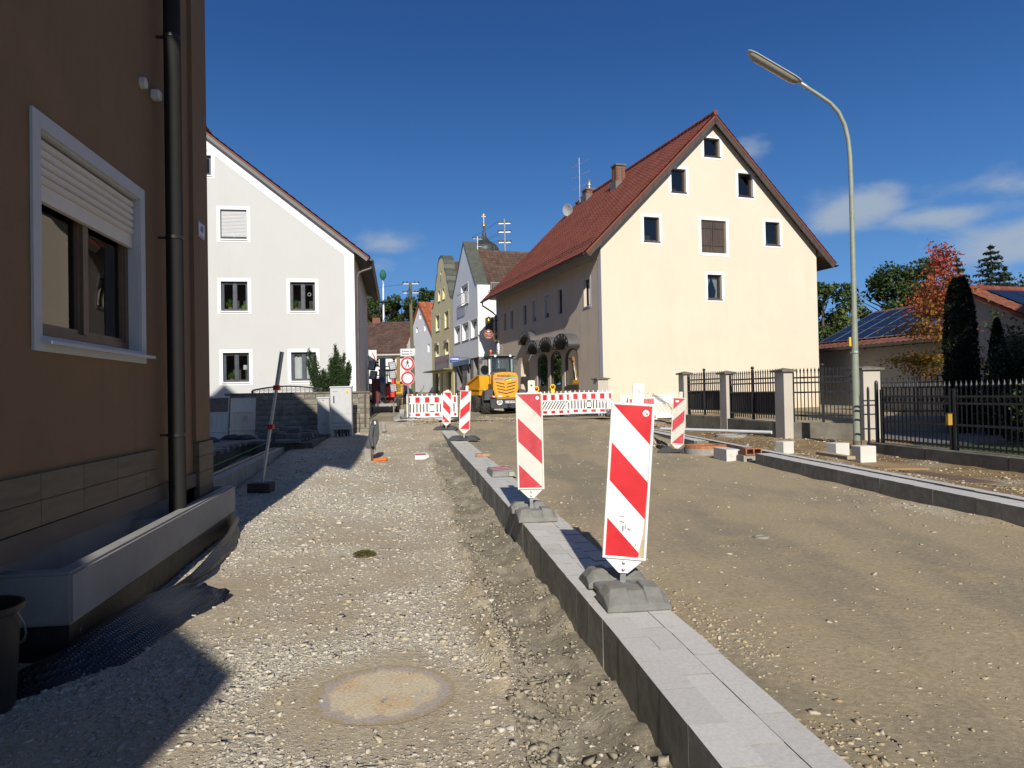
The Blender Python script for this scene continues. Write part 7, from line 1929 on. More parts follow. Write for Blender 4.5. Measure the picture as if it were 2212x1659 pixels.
b = MB(); b.box(-.13, -.03, 2.25, -.085, .03, 2.45); b.build('yellow_tag', mat('tag_yellow', (.75, .42, .02), .5), lp)
b = MB(); b.lathe((0, 0, 2.08), [(.086, 0), (.09, .01), (.09, .035), (.086, .045)], 14); b.build('band', GALV, lp)
b = MB(); b.tube([(.0, 0, -.12), (0, 0, .12)], .092, 14); b.build('base_sleeve', mat('stained_sleeve', (.15, .14, .10), .8, .3, 6), lp, smooth=50)

# ---------------------------------------------------------------- fence: rendered pillars, concrete base, iron panels
def pillar(label, x, y, z0, z1, w, rz, group='rendered pillars of the street fence', dp_=None):
    h_ = (dp_ or w) / 2
    r = thing('fence_pillar', label, 'pillar', (x, y, 0), rz, group)
    b = MB(); b.box(-w / 2, -h_, z0, w / 2, h_, z1 - .09); b.build('shaft', PILLAR, r, bevel=.008)
    b = MB(); c = w / 2 + .07; e = h_ + .07; b.hexa([(-c, -e, z1 - .09), (c, -e, z1 - .09), (c, e, z1 - .09), (-c, e, z1 - .09), (-c, -e, z1 - .04), (c, -e, z1 - .04), (c, e, z1 - .04), (-c, e, z1 - .04)])
    b.add([(-c, -e, z1 - .04), (c, -e, z1 - .04), (c, e, z1 - .04), (-c, e, z1 - .04), (0, 0, z1 + .02)], [(0, 1, 4), (1, 2, 4), (2, 3, 4), (3, 0, 4)]); b.build('cap', CAPSTONE, r)
    b = MB()
    for k in range(26):
        a = random.choice((0, 1, 2, 3)); t = random.uniform(-.5, .5) * w; s_ = random.uniform(.03, .07); zz = z0 + random.uniform(.0, .14)
        px, py = ((t, -h_), (t, h_), (-w / 2, t * h_ * 2 / w), (w / 2, t * h_ * 2 / w))[a]
        b.lathe((px, py, zz), [(0, -s_ * .5), (s_ * .6, 0), (0, s_ * .5)], 5)
    b.build('rough_footing', mat('lime_footing', (.45, .41, .33), .95, .2, 8, .6, 40), r)
    return r
PZ = [(5.9, 24.3, .25, 2.27), (6.58, 21.8, .2, 2.2), (7.11, 18.6, .14, 2.15), (8.75, 17.55, .25, 2.13)]
RZ = [R(8), R(8), R(8), R(6)]
for (x, y, z0, z1), a, l, w in zip(PZ, RZ, ('rendered fence pillar farthest down the street, beside white barrier', 'second rendered fence pillar, between two black iron panels', 'third rendered fence pillar with shaded face, nearest before the lamp', 'broad rendered gate pillar standing behind the street lamp'), (.24, .24, .25, .44)):
    pillar(l, x, y, z0, z1, w, a, dp_=.48)
pillar('rendered pillar rising by the cream house corner behind the barrier', 3.95, 31.6, .5, 2.3, .5, R(18.3))

SPEAR = None
def bar_mesh(h, spear=True, r=.011, spz=.14):
    b = MB(); b.box(-r, -r, 0, r, r, h)
    if spear: b.lathe((0, 0, h), [(r, 0), (.024, .012), (r, .03), (.026, .055), (.0, spz)], 6)
    return b.mesh('bar', IRON)
def iron_panel(root, p0, p1, z0, h, n, rails, spear=True, name='iron_panel', mid=True, ball=True, mesh_=None, slab=None):
    """an iron panel from p0 to p1; every bar is a piece of it"""
    p0, p1 = Vector((*p0, 0)), Vector((*p1, 0)); d = p1 - p0; a = math.atan2(d.y, d.x)
    t = thing(name, None, None); t.parent = root; t.location = (p0.x, p0.y, z0); t.rotation_euler = (0, 0, a); l = d.length
    me = mesh_ or bar_mesh(h, spear)
    for k in range(n):
        u = l * (k + .5) / n
        link('bar', me, t, (u, 0, 0))
    for z in rails:
        b = MB(); b.box(0, -.022, z, l, .022, z + .04); b.build('rail', IRON, t)
    for u in ((.03, l - .03) + ((l / 2,) if mid else ())):
        b = MB(); b.box(u - .03, -.03, -.05, u + .03, .03, h + .02 + (.12 if mid and u == l / 2 else 0)); pm = b.build('post', IRON, t)
        if ball and mid and u == l / 2:
            b = MB(); b.lathe((u, 0, h + .19), [(.05 * math.sin(math.pi * k / 8), -.05 * math.cos(math.pi * k / 8)) for k in range(9)], 10); b.build('ball', IRON, pm, smooth=60)
    if slab:
        b = MB(); b.box(.06, .03, slab[0], l - .06, .045, slab[1]); b.build('privacy_sheet', mat('dark_grey_sheet', (.05, .052, .055), .5, .1, 4), t)
    return t
fe = thing('fence', 'black iron fence panels on mossy concrete base between rendered pillars', 'fence', (0, 0, 0))
for i in range(3):
    (x0, y0, a0, b0), (x1, y1, a1, b1) = PZ[i], PZ[i + 1]
    d = Vector((x1 - x0, y1 - y0)).normalized(); o0, o1 = (.2, .2) if i < 2 else (.2, .25)
    q0, q1 = (x0 + d.x * o0, y0 + d.y * o0), (x1 - d.x * o1, y1 - d.y * o1)
    zb = min(a0, a1) + .62 - (.02 if i == 2 else 0)
    nrm = Vector((-d.y, d.x))
    b = MB(); e = .11
    b.hexa([(q0[0] - nrm.x * e, q0[1] - nrm.y * e, .0), (q1[0] - nrm.x * e, q1[1] - nrm.y * e, .0), (q1[0] + nrm.x * e, q1[1] + nrm.y * e, .0), (q0[0] + nrm.x * e, q0[1] + nrm.y * e, .0),
            (q0[0] - nrm.x * e, q0[1] - nrm.y * e, zb), (q1[0] - nrm.x * e, q1[1] - nrm.y * e, zb - .02), (q1[0] + nrm.x * e, q1[1] + nrm.y * e, zb - .02), (q0[0] + nrm.x * e, q0[1] + nrm.y * e, zb)])
    b.build('base_wall', WALLCONC, fe, bevel=.01)
    iron_panel(fe, q0, q1, zb + .06, 1.22, (20, 22, 17)[i], (.10, .70, .95, 1.08), slab=(.12, .72) if i < 2 else None)
# low wall with the lower iron fence and its gate post
gw_ = thing('garden_fence', 'low concrete wall carrying black spear topped fence in front of lawn', 'fence', (0, 0, 0))
gx = lambda y: 7.82 + (15.75 - y) * .118
b = MB()
segs_ = [15.75, 13.9, 11.9, 9.9, 7.9, 5.9]
for ya, yb_ in zip(segs_[:-1], segs_[1:]):
    b = MB(); x0, x1 = gx(ya), gx(yb_)
    b.hexa([(x0, ya - .003, -.15), (x1, yb_ + .003, -.15), (x1 + .36, yb_ + .003, -.15), (x0 + .36, ya - .003, -.15), (x0, ya - .003, .40), (x1, yb_ + .003, .40), (x1 + .36, yb_ + .003, .40), (x0 + .36, ya - .003, .40)])
    b.build('base_wall', WALLCONC, gw_, bevel=.012)
GBM = bar_mesh(1.10, True, .009, .15)
gb = MB(); gb.box(-.009, -.009, 0, .009, .009, 1.10); gb.lathe((0, 0, 1.10), [(.009, 0), (.022, .01), (.009, .025), (.028, .075), (.022, .09), (.01, .13), (0, .17)], 6)
GBM = gb.mesh('bar', IRON)
for ya, yb_, n in ((15.45, 13.35, 17), (13.3, 11.2, 17), (11.15, 9.0, 17), (8.95, 6.8, 17)):
    t = iron_panel(gw_, (gx(ya) + .16, ya), (gx(yb_) + .16, yb_), .44, 1.10, n, (.02, .42, .82, .95), mid=False, ball=False, mesh_=GBM)
    l = math.hypot(gx(ya) - gx(yb_), ya - yb_)
    rg = MB(); rg.lathe((0, 0, 0), [(.038, -.006), (.046, 0), (.038, .006), (.034, 0), (.038, -.006)], 12, 'y'); rgm = rg.mesh('ring', IRON)
    for k in range(15): link('ring', rgm, t, (.15 + (l - .3) * k / 14, 0, .905))
gp = thing('gate_post', 'round topped black iron gate post beside broad pillar', 'gate post', (gx(15.6) + .16, 15.6, .40), 0)
for dx, r_, h in ((0, .04, 1.28), (-.16, .028, 1.15)):
    b = MB(); b.lathe((dx, .05 if dx else 0, 0), [(r_, 0), (r_, h), (r_ * .9, h + .05), (0, h + .09)], 10); b.build('post', IRON, gp, smooth=50)
for z in (.3, .62, .82, .92):
    b = MB(); b.beam((-.3, .12, z), (.02, 0, z), .03, .03); b.build('hinge_bar', IRON, gp)
lb_ = thing('letter_box', 'small yellow newspaper box hung on black garden fence', 'newspaper box', (gx(13.35) + .1, 13.33, .98), R(-6))
b = MB(); b.box(-.06, -.05, -.11, .02, .05, .11); b.build('box', mat('box_yellow', (.40, .24, .02), .5, .06), lb_, bevel=.008)
b = MB(); b.box(-.07, -.06, .111, .03, .06, .12); b.build('lid', mat('dark_lid', (.1, .06, .02), .6), lb_)

# second fence line and yard gate further in
pillar('rendered pillar deep in the yard behind the spear fence', 10.7, 21.5, .3, 2.0, .42, R(20), group=None)
yf = thing('yard_fence', 'black iron fence deep in the yard behind the gate', 'fence', (0, 0, 0))
b = MB(); b.hexa([(10.95, 21.5, .3), (14.5, 19.5, .3), (14.5, 19.65, .3), (10.95, 21.65, .3), (10.95, 21.5, .75), (14.5, 19.5, .75), (14.5, 19.65, .75), (10.95, 21.65, .75)]); b.build('base_wall', mat('pale_kerb_wall', (.38, .36, .32), .9), yf)
iron_panel(yf, (10.95, 21.55), (13.0, 20.42), .82, 1.0, 16, (.05, .75, .9), ball=False)
iron_panel(yf, (13.05, 20.4), (15.0, 19.3), .82, 1.0, 16, (.05, .75, .9), ball=False)
iron_panel(yf, (8.95, 17.9), (10.5, 21.4), .35, 1.3, 22, (.05, .6, 1.05, 1.18), mid=False, ball=False, name='gate_leaf')

# ---------------------------------------------------------------- garage with solar roof, and the house behind the thuja
TGar = R(-71.7)
ga = thing('garage', 'long grey garage with solar panels on red tiled roof', 'garage', (16.5, 37.9, .12), TGar)
GL = 9.4; pg = R(24)
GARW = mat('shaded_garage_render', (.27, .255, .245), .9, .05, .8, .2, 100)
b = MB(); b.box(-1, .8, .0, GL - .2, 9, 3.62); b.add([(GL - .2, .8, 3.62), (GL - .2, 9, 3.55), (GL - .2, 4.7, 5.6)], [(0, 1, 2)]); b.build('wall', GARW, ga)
upg = Vector((0, math.cos(pg), math.sin(pg))); M9 = roof_frame(Vector((-1, -.15, 3.58)), (1, 0, 0), upg); sg = 5.5
b = MB(); b.box(0, 0, -.12, GL + 1.2, sg, -.012); b.v = [tuple(M9 @ Vector(v)) for v in b.v]; b.build('roof', CLAY, ga)
b = MB(); M10 = roof_frame(Vector((GL + .2, 9.9, 3.58)), (-1, 0, 0), Vector((0, -math.cos(pg), math.sin(pg)))); b.box(0, 0, -.12, GL + 1.2, sg, .03); b.v = [tuple(M10 @ Vector(v)) for v in b.v]; b.build('roof', CLAY, ga)
tmg = tile_mesh(.31, .34, mat('brown_red_tile', (.17, .062, .045), .8, .25, 5, .4, 40, rand=.2))
for i in range(34):
    for j in (0, 1, 15):
        if j == 15: link('roof_tile', tmg, ga, M9 @ Vector((i * .31, sg - .36, 0)), M9.to_euler())
        else: link('roof_tile', tmg, ga, M9 @ Vector((i * .31, j * .34, 0)), M9.to_euler())
b = MB(); b.box(-1, -.27, 3.46, GL + .2, -.15, 3.60); b.build('gutter', GUTTER, ga)
b = MB()
for k in range(18): b.beam((-.8 + .56 * k, -.1, 3.44), (-2.8 + .56 * k, .5, 3.6), .07, .1)
tag(b.build('rafter_end', DARKWOOD, ga), kind='stuff')
SOLAR = mat('solar_cell_blue', (.008, .011, .020), .22, .2, 2, spec=.22)
ALU = mat('aluminium_edge', (.62, .63, .64), .35, .05, 5, metal=.8)
pm_ = MB(); pm_.box(.012, .012, 0, 1.028, 1.368, .03); pmm = pm_.mesh('solar_panel', SOLAR)
pf = MB()
for q in ((0, 0, 1.04, .012), (0, 1.368, 1.04, 1.38), (0, .012, .012, 1.368), (1.028, .012, 1.04, 1.368)): pf.box(q[0], q[1], -.005, q[2], q[3], .036)
pfm = pf.mesh('panel_edge', ALU)
gl_ = MB()
for k in range(1, 6): gl_.box(.012 + k * 1.016 / 6 - .003, .012, .0302, .012 + k * 1.016 / 6 + .003, 1.368, .0312)
glm = gl_.mesh('cell_line', mat('cell_line_grey', (.05, .06, .08), .3))
for i in range(9):
    for j in range(3):
        o = link('solar_panel', pmm, ga, M9 @ Vector((.3 + i * 1.06, .75 + j * 1.41, .08)), M9.to_euler())
        link('panel_edge', pfm, o); link('cell_line', glm, o)
rh = thing('gabled_house', 'low pale house with orange tile edge behind the thuja', 'house', (16.9, 26.3, 0), R(-71.7))
rs_ = .52
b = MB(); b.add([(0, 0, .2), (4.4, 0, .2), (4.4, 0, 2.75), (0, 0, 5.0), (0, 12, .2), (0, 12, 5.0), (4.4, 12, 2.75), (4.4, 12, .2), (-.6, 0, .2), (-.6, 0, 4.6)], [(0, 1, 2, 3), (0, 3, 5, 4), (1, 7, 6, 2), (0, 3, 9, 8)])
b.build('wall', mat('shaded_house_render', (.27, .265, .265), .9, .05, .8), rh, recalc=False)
def rhz(x): return 5.08 - rs_ * abs(x)
b = MB(); b.hexa([(0, -.5, rhz(0)), (4.9, -.5, rhz(4.9)), (4.9, 12, rhz(4.9)), (0, 12, rhz(0)), (0, -.5, rhz(0) + .16), (4.9, -.5, rhz(4.9) + .16), (4.9, 12, rhz(4.9) + .16), (0, 12, rhz(0) + .16)])
b.hexa([(0, -.5, rhz(0)), (-.9, -.5, rhz(.9)), (-.9, 12, rhz(.9)), (0, 12, rhz(0)), (0, -.5, rhz(0) + .16), (-.9, -.5, rhz(.9) + .16), (-.9, 12, rhz(.9) + .16), (0, 12, rhz(0) + .16)]); b.build('roof', CLAY, rh)
tme = tile_mesh(.33, .36, mat('dull_red_verge_tile', (.22, .075, .04), .8, .25, 5, .4, 40, rand=.2), 'roof_tile_edge')
ra = math.atan(rs_)
for i in range(17):
    for j in range(3):
        link('roof_tile', tme, rh, (4.9 - i * .31, -.53 + .33 * j, rhz(4.9 - i * .31) + .165), Matrix(((0, -math.cos(ra), math.sin(ra)), (1, 0, 0), (0, math.sin(ra), math.cos(ra)))).to_euler())
for k in range(12): link('ridge_tile', rm, rh, (0, -.52 + .36 * k, 5.24))
for i in range(3):
    for j in range(6):
        b = MB(); x0 = .35 + i * 1.35; y0 = .6 + j * 1.08
        b.hexa([(x0 + p_, y0 + q_, rhz(x0 + p_) + r_) for r_ in (.20, .24) for p_, q_ in ((0, 0), (1.3, 0), (1.3, 1.04), (0, 1.04))]); b.build('solar_panel', SOLAR, rh)
b = MB(); b.pbox(front, 1.5, 1.2, .01, 2.2, 3.3, .05); b.build('door', BLACK, rh)
b = MB(); b.pbox(front, 1.38, 1.2, .0, 1.48, 3.4, .06); b.pbox(front, 2.22, 1.2, .0, 2.5, 3.4, .06); b.build('door_surround', WHITEFRAME, rh)

# ---------------------------------------------------------------- foliage
def leaf_mesh(name, centres, sizes, m, droop=.0, up_bias=.3, aspect=.6):
    n = len(centres); C_ = np.array(centres); S_ = np.array(sizes)[:, None]
    nrm = rng.standard_normal((n, 3)); nrm[:, 2] += up_bias; nrm /= np.linalg.norm(nrm, axis=1, keepdims=True)
    t = np.cross(nrm, rng.standard_normal((n, 3))); t /= np.linalg.norm(t, axis=1, keepdims=True) + 1e-9
    t[:, 2] -= droop; t /= np.linalg.norm(t, axis=1, keepdims=True)
    s_ = np.cross(nrm, t)
    a = C_ - t * S_ * .5; b_ = C_ + s_ * S_ * aspect * .5 + nrm * S_ * .08; c = C_ + t * S_ * .5; d = C_ - s_ * S_ * aspect * .5 + nrm * S_ * .08
    V_ = np.stack([a, b_, c, d], 1).reshape(-1, 3).astype(np.float32)
    me = bpy.data.meshes.new(name)
    me.vertices.add(n * 4); me.vertices.foreach_set('co', V_.reshape(-1))
    me.loops.add(n * 4); me.loops.foreach_set('vertex_index', np.arange(n * 4, dtype=np.int32))
    me.polygons.add(n); me.polygons.foreach_set('loop_start', (np.arange(n) * 4).astype(np.int32))
    me.update(calc_edges=True); me.materials.append(m)
    return me

def limb_tree(root, h, r0, crown, m_bark=None, limbs=9, spread=.5):
    """trunk with tapering limbs reaching into the crown; returns limb tips"""
    b = MB(); tips = []
    top = crown * .35 + h * .6
    pts_ = [Vector((.0, 0, -.3)), Vector((.05 * h * random.uniform(-.3, .3), 0, h * .35)), Vector((.05 * h * random.uniform(-.5, .5), .03 * h * random.uniform(-1, 1), h * .65)), Vector((.04 * h * random.uniform(-1, 1), 0, h * .93))]
    b.tube(pts_, [r0, r0 * .8, r0 * .5, r0 * .15], 8)
    for k in range(limbs):
        t = random.uniform(.3, .85); p = pts_[1].lerp(pts_[3], (t - .35) / .58) if t > .35 else pts_[0].lerp(pts_[1], t / .35)
        a = 2.4 * k + random.uniform(-.4, .4); l = spread * h * (1.15 - t) * random.uniform(.7, 1.1)
        e = p + Vector((math.cos(a) * l, math.sin(a) * l, l * random.uniform(.35, .9)))
        m_ = p.lerp(e, .5) + Vector((0, 0, -.06 * l)); b.tube([p, m_, e], [r0 * .35, r0 * .2, r0 * .05], 5); tips += [e, m_]
    b.build('trunk', m_bark or BARK, root, smooth=60)
    return tips + [pts_[3], pts_[2]]

def broad_tree(label, x, y, z, h, rad, m, n=2600, leaf=.3, group='trees behind the houses', clumps=36, low=.12, tall=1.0, sq=.5):
    r = thing('tree', label, 'tree', (x, y, z), random.uniform(0, 6), group)
    limb_tree(r, h, h * .022, rad)
    cs, ss = [], []
    cl_ = []
    for k in range(clumps):
        a = random.uniform(0, 6.28); zz = random.uniform(low, 1.0); rr = rad * (1 - ((zz - .55) / .62) ** 2) ** .5 * random.uniform(.35, 1.0) if abs(zz - .55) < .62 else .1
        cl_.append((rr * math.cos(a), rr * math.sin(a), h * zz, rad * random.uniform(.2, sq)))
    for k in range(int(n * 2.3)):
        c = random.choice(cl_); v = Vector((random.gauss(0, 1), random.gauss(0, 1), random.gauss(0, 1))).normalized() * c[3] * random.uniform(.25, 1.15) ** .6
        cs.append((c[0] + v.x, c[1] + v.y, c[2] + v.z * .85)); ss.append(leaf * random.uniform(.6, 1.4))
    link('crown', leaf_mesh('crown', cs, ss, m), r)
    return r

def conifer(label, x, y, z, h, rad, m, whorls=24, group='trees behind the houses', leaf=.42, dens=20):
    r = thing('tree', label, 'tree', (x, y, z), random.uniform(0, 6), group)
    b = MB(); b.tube([(0, 0, -.3), (0, 0, h)], [h * .016, .02], 7); b.build('trunk', BARK, r, smooth=60)
    cs, ss = [], []; b = MB()
    for w in range(whorls):
        t = w / (whorls - 1); zz = h * (.12 + .86 * t); rr = rad * 1.25 * (1 - t) ** .72 + .14
        for k in range(7):
            a = 2 * math.pi * k / 7 + w * .7 + random.uniform(-.2, .2); l = rr * random.uniform(.7, 1.12)
            tip = Vector((math.cos(a) * l, math.sin(a) * l, zz - l * .18 + .1 * l * random.uniform(-1, 1.6)))
            b.tube([(0, 0, zz), tip], [.03, .01], 3, cap=False)
            for q in range(int(dens * (.4 + l / rad))):
                f = random.uniform(.15, 1.03); p = Vector((0, 0, zz)).lerp(tip, f)
                cs.append((p.x + random.gauss(0, .10 * l), p.y + random.gauss(0, .10 * l), p.z - random.uniform(0, .22) * (1 - t * .5))); ss.append(leaf * random.uniform(.6, 1.3))
    b.build('branch', BARK, r)
    link('crown', leaf_mesh('crown', cs, ss, m, droop=.5, aspect=.35), r)
    return r
LG = leaf_mat('dark_green_leaf', (.022, .045, .012), (.05, .085, .02)); LM = leaf_mat('mid_green_leaf', (.035, .065, .016), (.075, .11, .03)); LY = leaf_mat('willow_leaf', (.09, .13, .035), (.15, .19, .06))
LN = leaf_mat('needle_green', (.012, .028, .014), (.03, .055, .026)); LD = leaf_mat('copper_dark_leaf', (.022, .022, .014), (.045, .04, .024)); LB = leaf_mat('autumn_brown_green', (.05, .06, .018), (.11, .10, .03))
# beyond the garage
z60 = .8
broad_tree('dense green tree close by the cream house right wall', 25.7, 58, z60, 9.6, 2.4, LM, 2600, .32)
broad_tree('pale willow tree beside the garage roof end', 27.3, 57, z60, 8.4, 1.5, LY, 1500, .3, clumps=22)
broad_tree('low green tree far behind the street lamp', 30.0, 66, z60, 7.6, 2.4, LG, 1800, .32)
broad_tree('airy green tree right of the lamp post with open crown', 30.6, 58, z60, 10.4, 2.2, LM, 1900, .28, clumps=30, sq=.42)
broad_tree('taller airy green tree behind solar roof middle', 32.3, 58, z60, 11.3, 2.6, LG, 2300, .28, clumps=32, sq=.42)
broad_tree('low round green tree behind solar roof ridge', 34.2, 56, z60, 8.4, 2.6, LM, 2200, .3)
conifer('grey green spruce left of the red maple top', 33.6, 60, z60, 11.0, 2.0, LN)
conifer('narrow spruce just left of the maple top', 35.3, 60, z60, 11.2, 2.2, LN)
conifer('dark spruce right behind the maple top', 37.9, 60, z60, 11.8, 2.6, LN)
conifer('tallest dark spruce, right of the thuja top', 40.1, 59, z60, 12.6, 3.2, LN, whorls=26)
conifer('dark spruce leaning right of the tallest one', 41.9, 60, z60, 10.9, 2.4, LN)
broad_tree('round dark green tree above the orange roof', 43.2, 60, z60, 10.4, 3.0, LG, 2600, .32)
broad_tree('dark green tree at the orange roof far end', 46.5, 60, z60, 10.0, 3.2, LG, 2400, .34)
broad_tree('broad dark tree filling behind the thuja', 37.0, 64, z60, 9.0, 3.6, LG, 2400, .36)
# beyond the long brown roof
for (x, y, h, rad, m, lab) in ((-29.2, 140, 18.6, 4.2, LM, 'green tree beside the white house eave, far off'), (-26.2, 142, 18.6, 4.0, LB, 'brownish green tree left of the maypole'), (-23.6, 141, 17.2, 3.4, LM, 'green tree right of the maypole'),
                               (-21.2, 139, 16.4, 3.0, LD, 'dark copper leaved tree left of the wooden pole'), (-18.2, 143, 17.6, 3.6, LM, 'green tree behind the wooden pole'), (-16.0, 140, 18.3, 3.2, LG, 'tall dark green tree beside the yellow house gable'),
                               (-33.5, 140, 17.8, 4.5, LG, 'dark green tree half hidden by the white house'), (-13.0, 144, 17.0, 3.5, LG, 'dark green tree behind the yellow house')):
    broad_tree(lab, x, y, 3.6, h, rad, m, 3000, .55, group='trees on the rise behind the long roof', clumps=34)
for (x, y, h, lab) in ((-17.5, 63, 9.5, 'tree hidden in the garden behind white house, nearer'), (-21.5, 71, 10.5, 'tree hidden in the garden behind white house, farther')):
    broad_tree(lab, x, y, 1.6, h, 3.4, LM, 2500, .4, group=None, low=.1)
# red maple, thujas and garden shrubs
mp_ = thing('tree', 'slim maple turning red and orange in front of the garage', 'tree', (14.15, 23.0, .3), 0)
MAPLE = leaf_mat('maple_leaf', (.15, .17, .02), (.38, .15, .025), trans=.35, height=(2.4, 6.0), c3=(.40, .075, .05))
b = MB(); b.tube([(0, 0, -.3), (.02, 0, 1.6), (-.05, 0, 3.4), (-.05, 0, 5.7)], [.07, .055, .035, .01], 7)
cs, ss = [], []
for k, (z_, l, a) in enumerate(((1.6, 1.1, 2.9), (1.9, 1.65, 3.1), (2.0, 1.2, 3.6), (2.1, 1.0, 2.6), (2.9, 1.35, 3.0), (3.1, 1.0, 3.4), (3.0, .8, .3), (3.5, 1.0, 2.8), (3.7, .8, 3.5), (3.9, .9, 3.1), (3.4, .5, .0), (4.2, .7, 2.7), (4.3, .85, .3), (4.5, .6, 3.3), (4.7, .45, .5), (4.9, .4, 3.0), (5.1, .35, 1.0), (5.3, .3, 3.6), (5.5, .25, .2), (5.7, .2, 2.8), (2.3, .9, .2), (1.8, .8, -.3), (2.7, 1.0, 4.2), (3.6, .9, 1.6), (4.1, .7, 4.4))):
    p = Vector((-.04, 0, z_)); e = p + Vector((math.cos(a) * l, math.sin(a) * l * .8, .18 * l)); b.tube([p, p.lerp(e, .6) + Vector((0, 0, .04)), e], [.02, .012, .004], 4)
    for q in range(int(115 + 190 * l)):
        f = random.uniform(.25, 1.05); c = p.lerp(e, f); w = .16 + .10 * l
        cs.append((c.x + random.gauss(0, w), c.y + random.gauss(0, w), c.z + random.gauss(.03, .11))); ss.append(random.uniform(.06, .14))
b.build('trunk', BARK, mp_, smooth=60); link('crown', leaf_mesh('crown', cs, ss, MAPLE), mp_)
def column_bush(label, x, y, z, h, r, m, n, leaf, name='thuja', cat='shrub', lump=.12, group=None):
    t = thing(name, label, cat, (x, y, z), 0, group)
    b = MB(); b.tube([(0, 0, -.1), (0, 0, h * .9)], [.05, .015], 6); b.build('stem', BARK, t)
    b = MB(); k_ = 1 if name == 'thuja' else .6; b.lathe((0, 0, 0), [(0, .05), (r * .6, .15), (r * .72 * k_, h * .3), (r * .66 * k_, h * .6), (r * .4 * k_, h * .85), (0, h * .97)], 12); b.build('inner_growth', m, t, smooth=60)
    cs, ss = [], []
    for k in range(n):
        f = random.random(); zz = h * f; rr = (r * min(1, f * 6 + .55) * (1 - max(0, (f - .55) / .47) ** 2) ** .5 if name == 'thuja' else r * min(1, f * 5 + .6) * (1.02 - f) ** .75)
        a = random.uniform(0, 6.28); q = rr * (1 + lump * noise.noise((math.cos(a) * 2, math.sin(a) * 2, zz * 1.8))) * random.uniform(.78, 1.03)
        cs.append((q * math.cos(a), q * math.sin(a), zz)); ss.append(leaf * random.uniform(.6, 1.4))
    link('foliage', leaf_mesh('foliage', cs, ss, m, up_bias=.0, aspect=.4), t)
    return t
THU = leaf_mat('thuja_green', (.008, .016, .006), (.018, .032, .011), trans=.1)
column_bush('very dark tall columnar thuja on the lawn beside red maple', 12.6, 19.9, .3, 4.35, .43, THU, 14000, .085)
column_bush('dark pointed conifer shrub right of the tall thuja', 12.95, 18.9, .3, 3.1, .5, THU, 9000, .085, name='conifer_shrub')
column_bush('dark round conifer at the garden edge', 11.9, 16.3, .3, 1.9, .7, THU, 5000, .07, name='conifer_shrub')
GS = leaf_mat('laurel_leaf', (.03, .055, .014), (.09, .12, .03)); RS = leaf_mat('red_autumn_shrub', (.20, .06, .02), (.16, .15, .03))
def shrub(label, x, y, z, h, r, m, n, leaf, name='shrub'):
    t = thing(name, label, 'shrub', (x, y, z), 0)
    b = MB(); cs, ss = [], []
    for k in range(12):
        a = random.uniform(0, 6.28); e = Vector((math.cos(a) * r * random.uniform(.2, .8), math.sin(a) * r * random.uniform(.2, .8), h * random.uniform(.55, 1))); b.tube([(0, 0, -.05), e * .5 + Vector((0, 0, .1 * h)), e], [.02, .012, .004], 4)
        for q in range(n * 3 // 12):
            c = (e * random.uniform(.35, 1.05)); cs.append((c.x + random.gauss(0, .16 * r + .03), c.y + random.gauss(0, .16 * r + .03), max(.02, c.z + random.gauss(0, .10 * h)))); ss.append(leaf * random.uniform(.6, 1.3))
    b.build('stem', BARK, t); link('foliage', leaf_mesh('foliage', cs, ss, m), t)
shrub('leafy yellowish green shrub between thuja and pale house', 14.2, 20.2, .3, 3.1, .7, GS, 1600, .10)
shrub('orange tinged shrub before the pale house', 15.2, 19.8, .3, 3.6, .6, RS, 1300, .09)
shrub('green shrub behind the spear fence on the lawn', 10.4, 14.0, .33, 1.3, .45, GS, 1200, .07)
shrub('tall green shrub behind the spear fence near the wall', 11.6, 14.9, .33, 2.2, .5, GS, 1500, .08)
conifer('unseen conifer added outside the garden fence to shade the thuja', 13.75, 11.6, .2, 11.5, 1.35, LN, group=None)  # out of view, added to throw shade on the thuja and shrubs
shrub('dense dark shrub at the far edge of the fenced lawn', 11.3, 15.9, .33, 2.0, .6, THU, 2600, .09)
shrub('dense dark shrub between both pointed conifers', 12.6, 17.6, .3, 1.9, .6, THU, 2600, .09)
# lawn grass
cs, ss = [], []
for k in range(9000):
    x, y = random.uniform(8.4, 13), random.uniform(6, 15.5); cs.append((x, y, .335 + random.uniform(.01, .03))); ss.append(random.uniform(.03, .07))
go = link('grass', leaf_mesh('grass', cs, ss, leaf_mat('lawn_blade', (.035, .08, .012), (.08, .14, .025)), droop=-.9, aspect=.12, up_bias=-.2)); tag(go, kind='stuff')
gc_ = thing('grass_tuft', 'small mossy grass tuft lying on the gravel path', 'grass tuft', (-1.52, 7.2, path_h(-1.52, 7.2)[0]), 0)
b = MB(); b.lathe((0, 0, -.01), [(.11, 0), (.10, .025), (.06, .045), (0, .05)], 12); b.v = [(x_ * (1 + .25 * noise.noise((x_ * 20, y_ * 20, 1))), y_ * .85, z_) for x_, y_, z_ in b.v]; b.build('soil_clod', mat('clod_soil', (.10, .075, .035), .95), gc_, smooth=60)
cs, ss = [], []
for k in range(900):
    a, r = random.uniform(0, 6.28), .115 * math.sqrt(random.random()); cs.append((r * math.cos(a), r * math.sin(a) * .85, .042 - r * r * 2.2 + random.uniform(0, .02))); ss.append(random.uniform(.012, .035))
link('blade_tuft', leaf_mesh('blade_tuft', cs, ss, leaf_mat('moss_blade', (.07, .10, .02), (.16, .13, .05)), droop=-.7, aspect=.22), gc_)
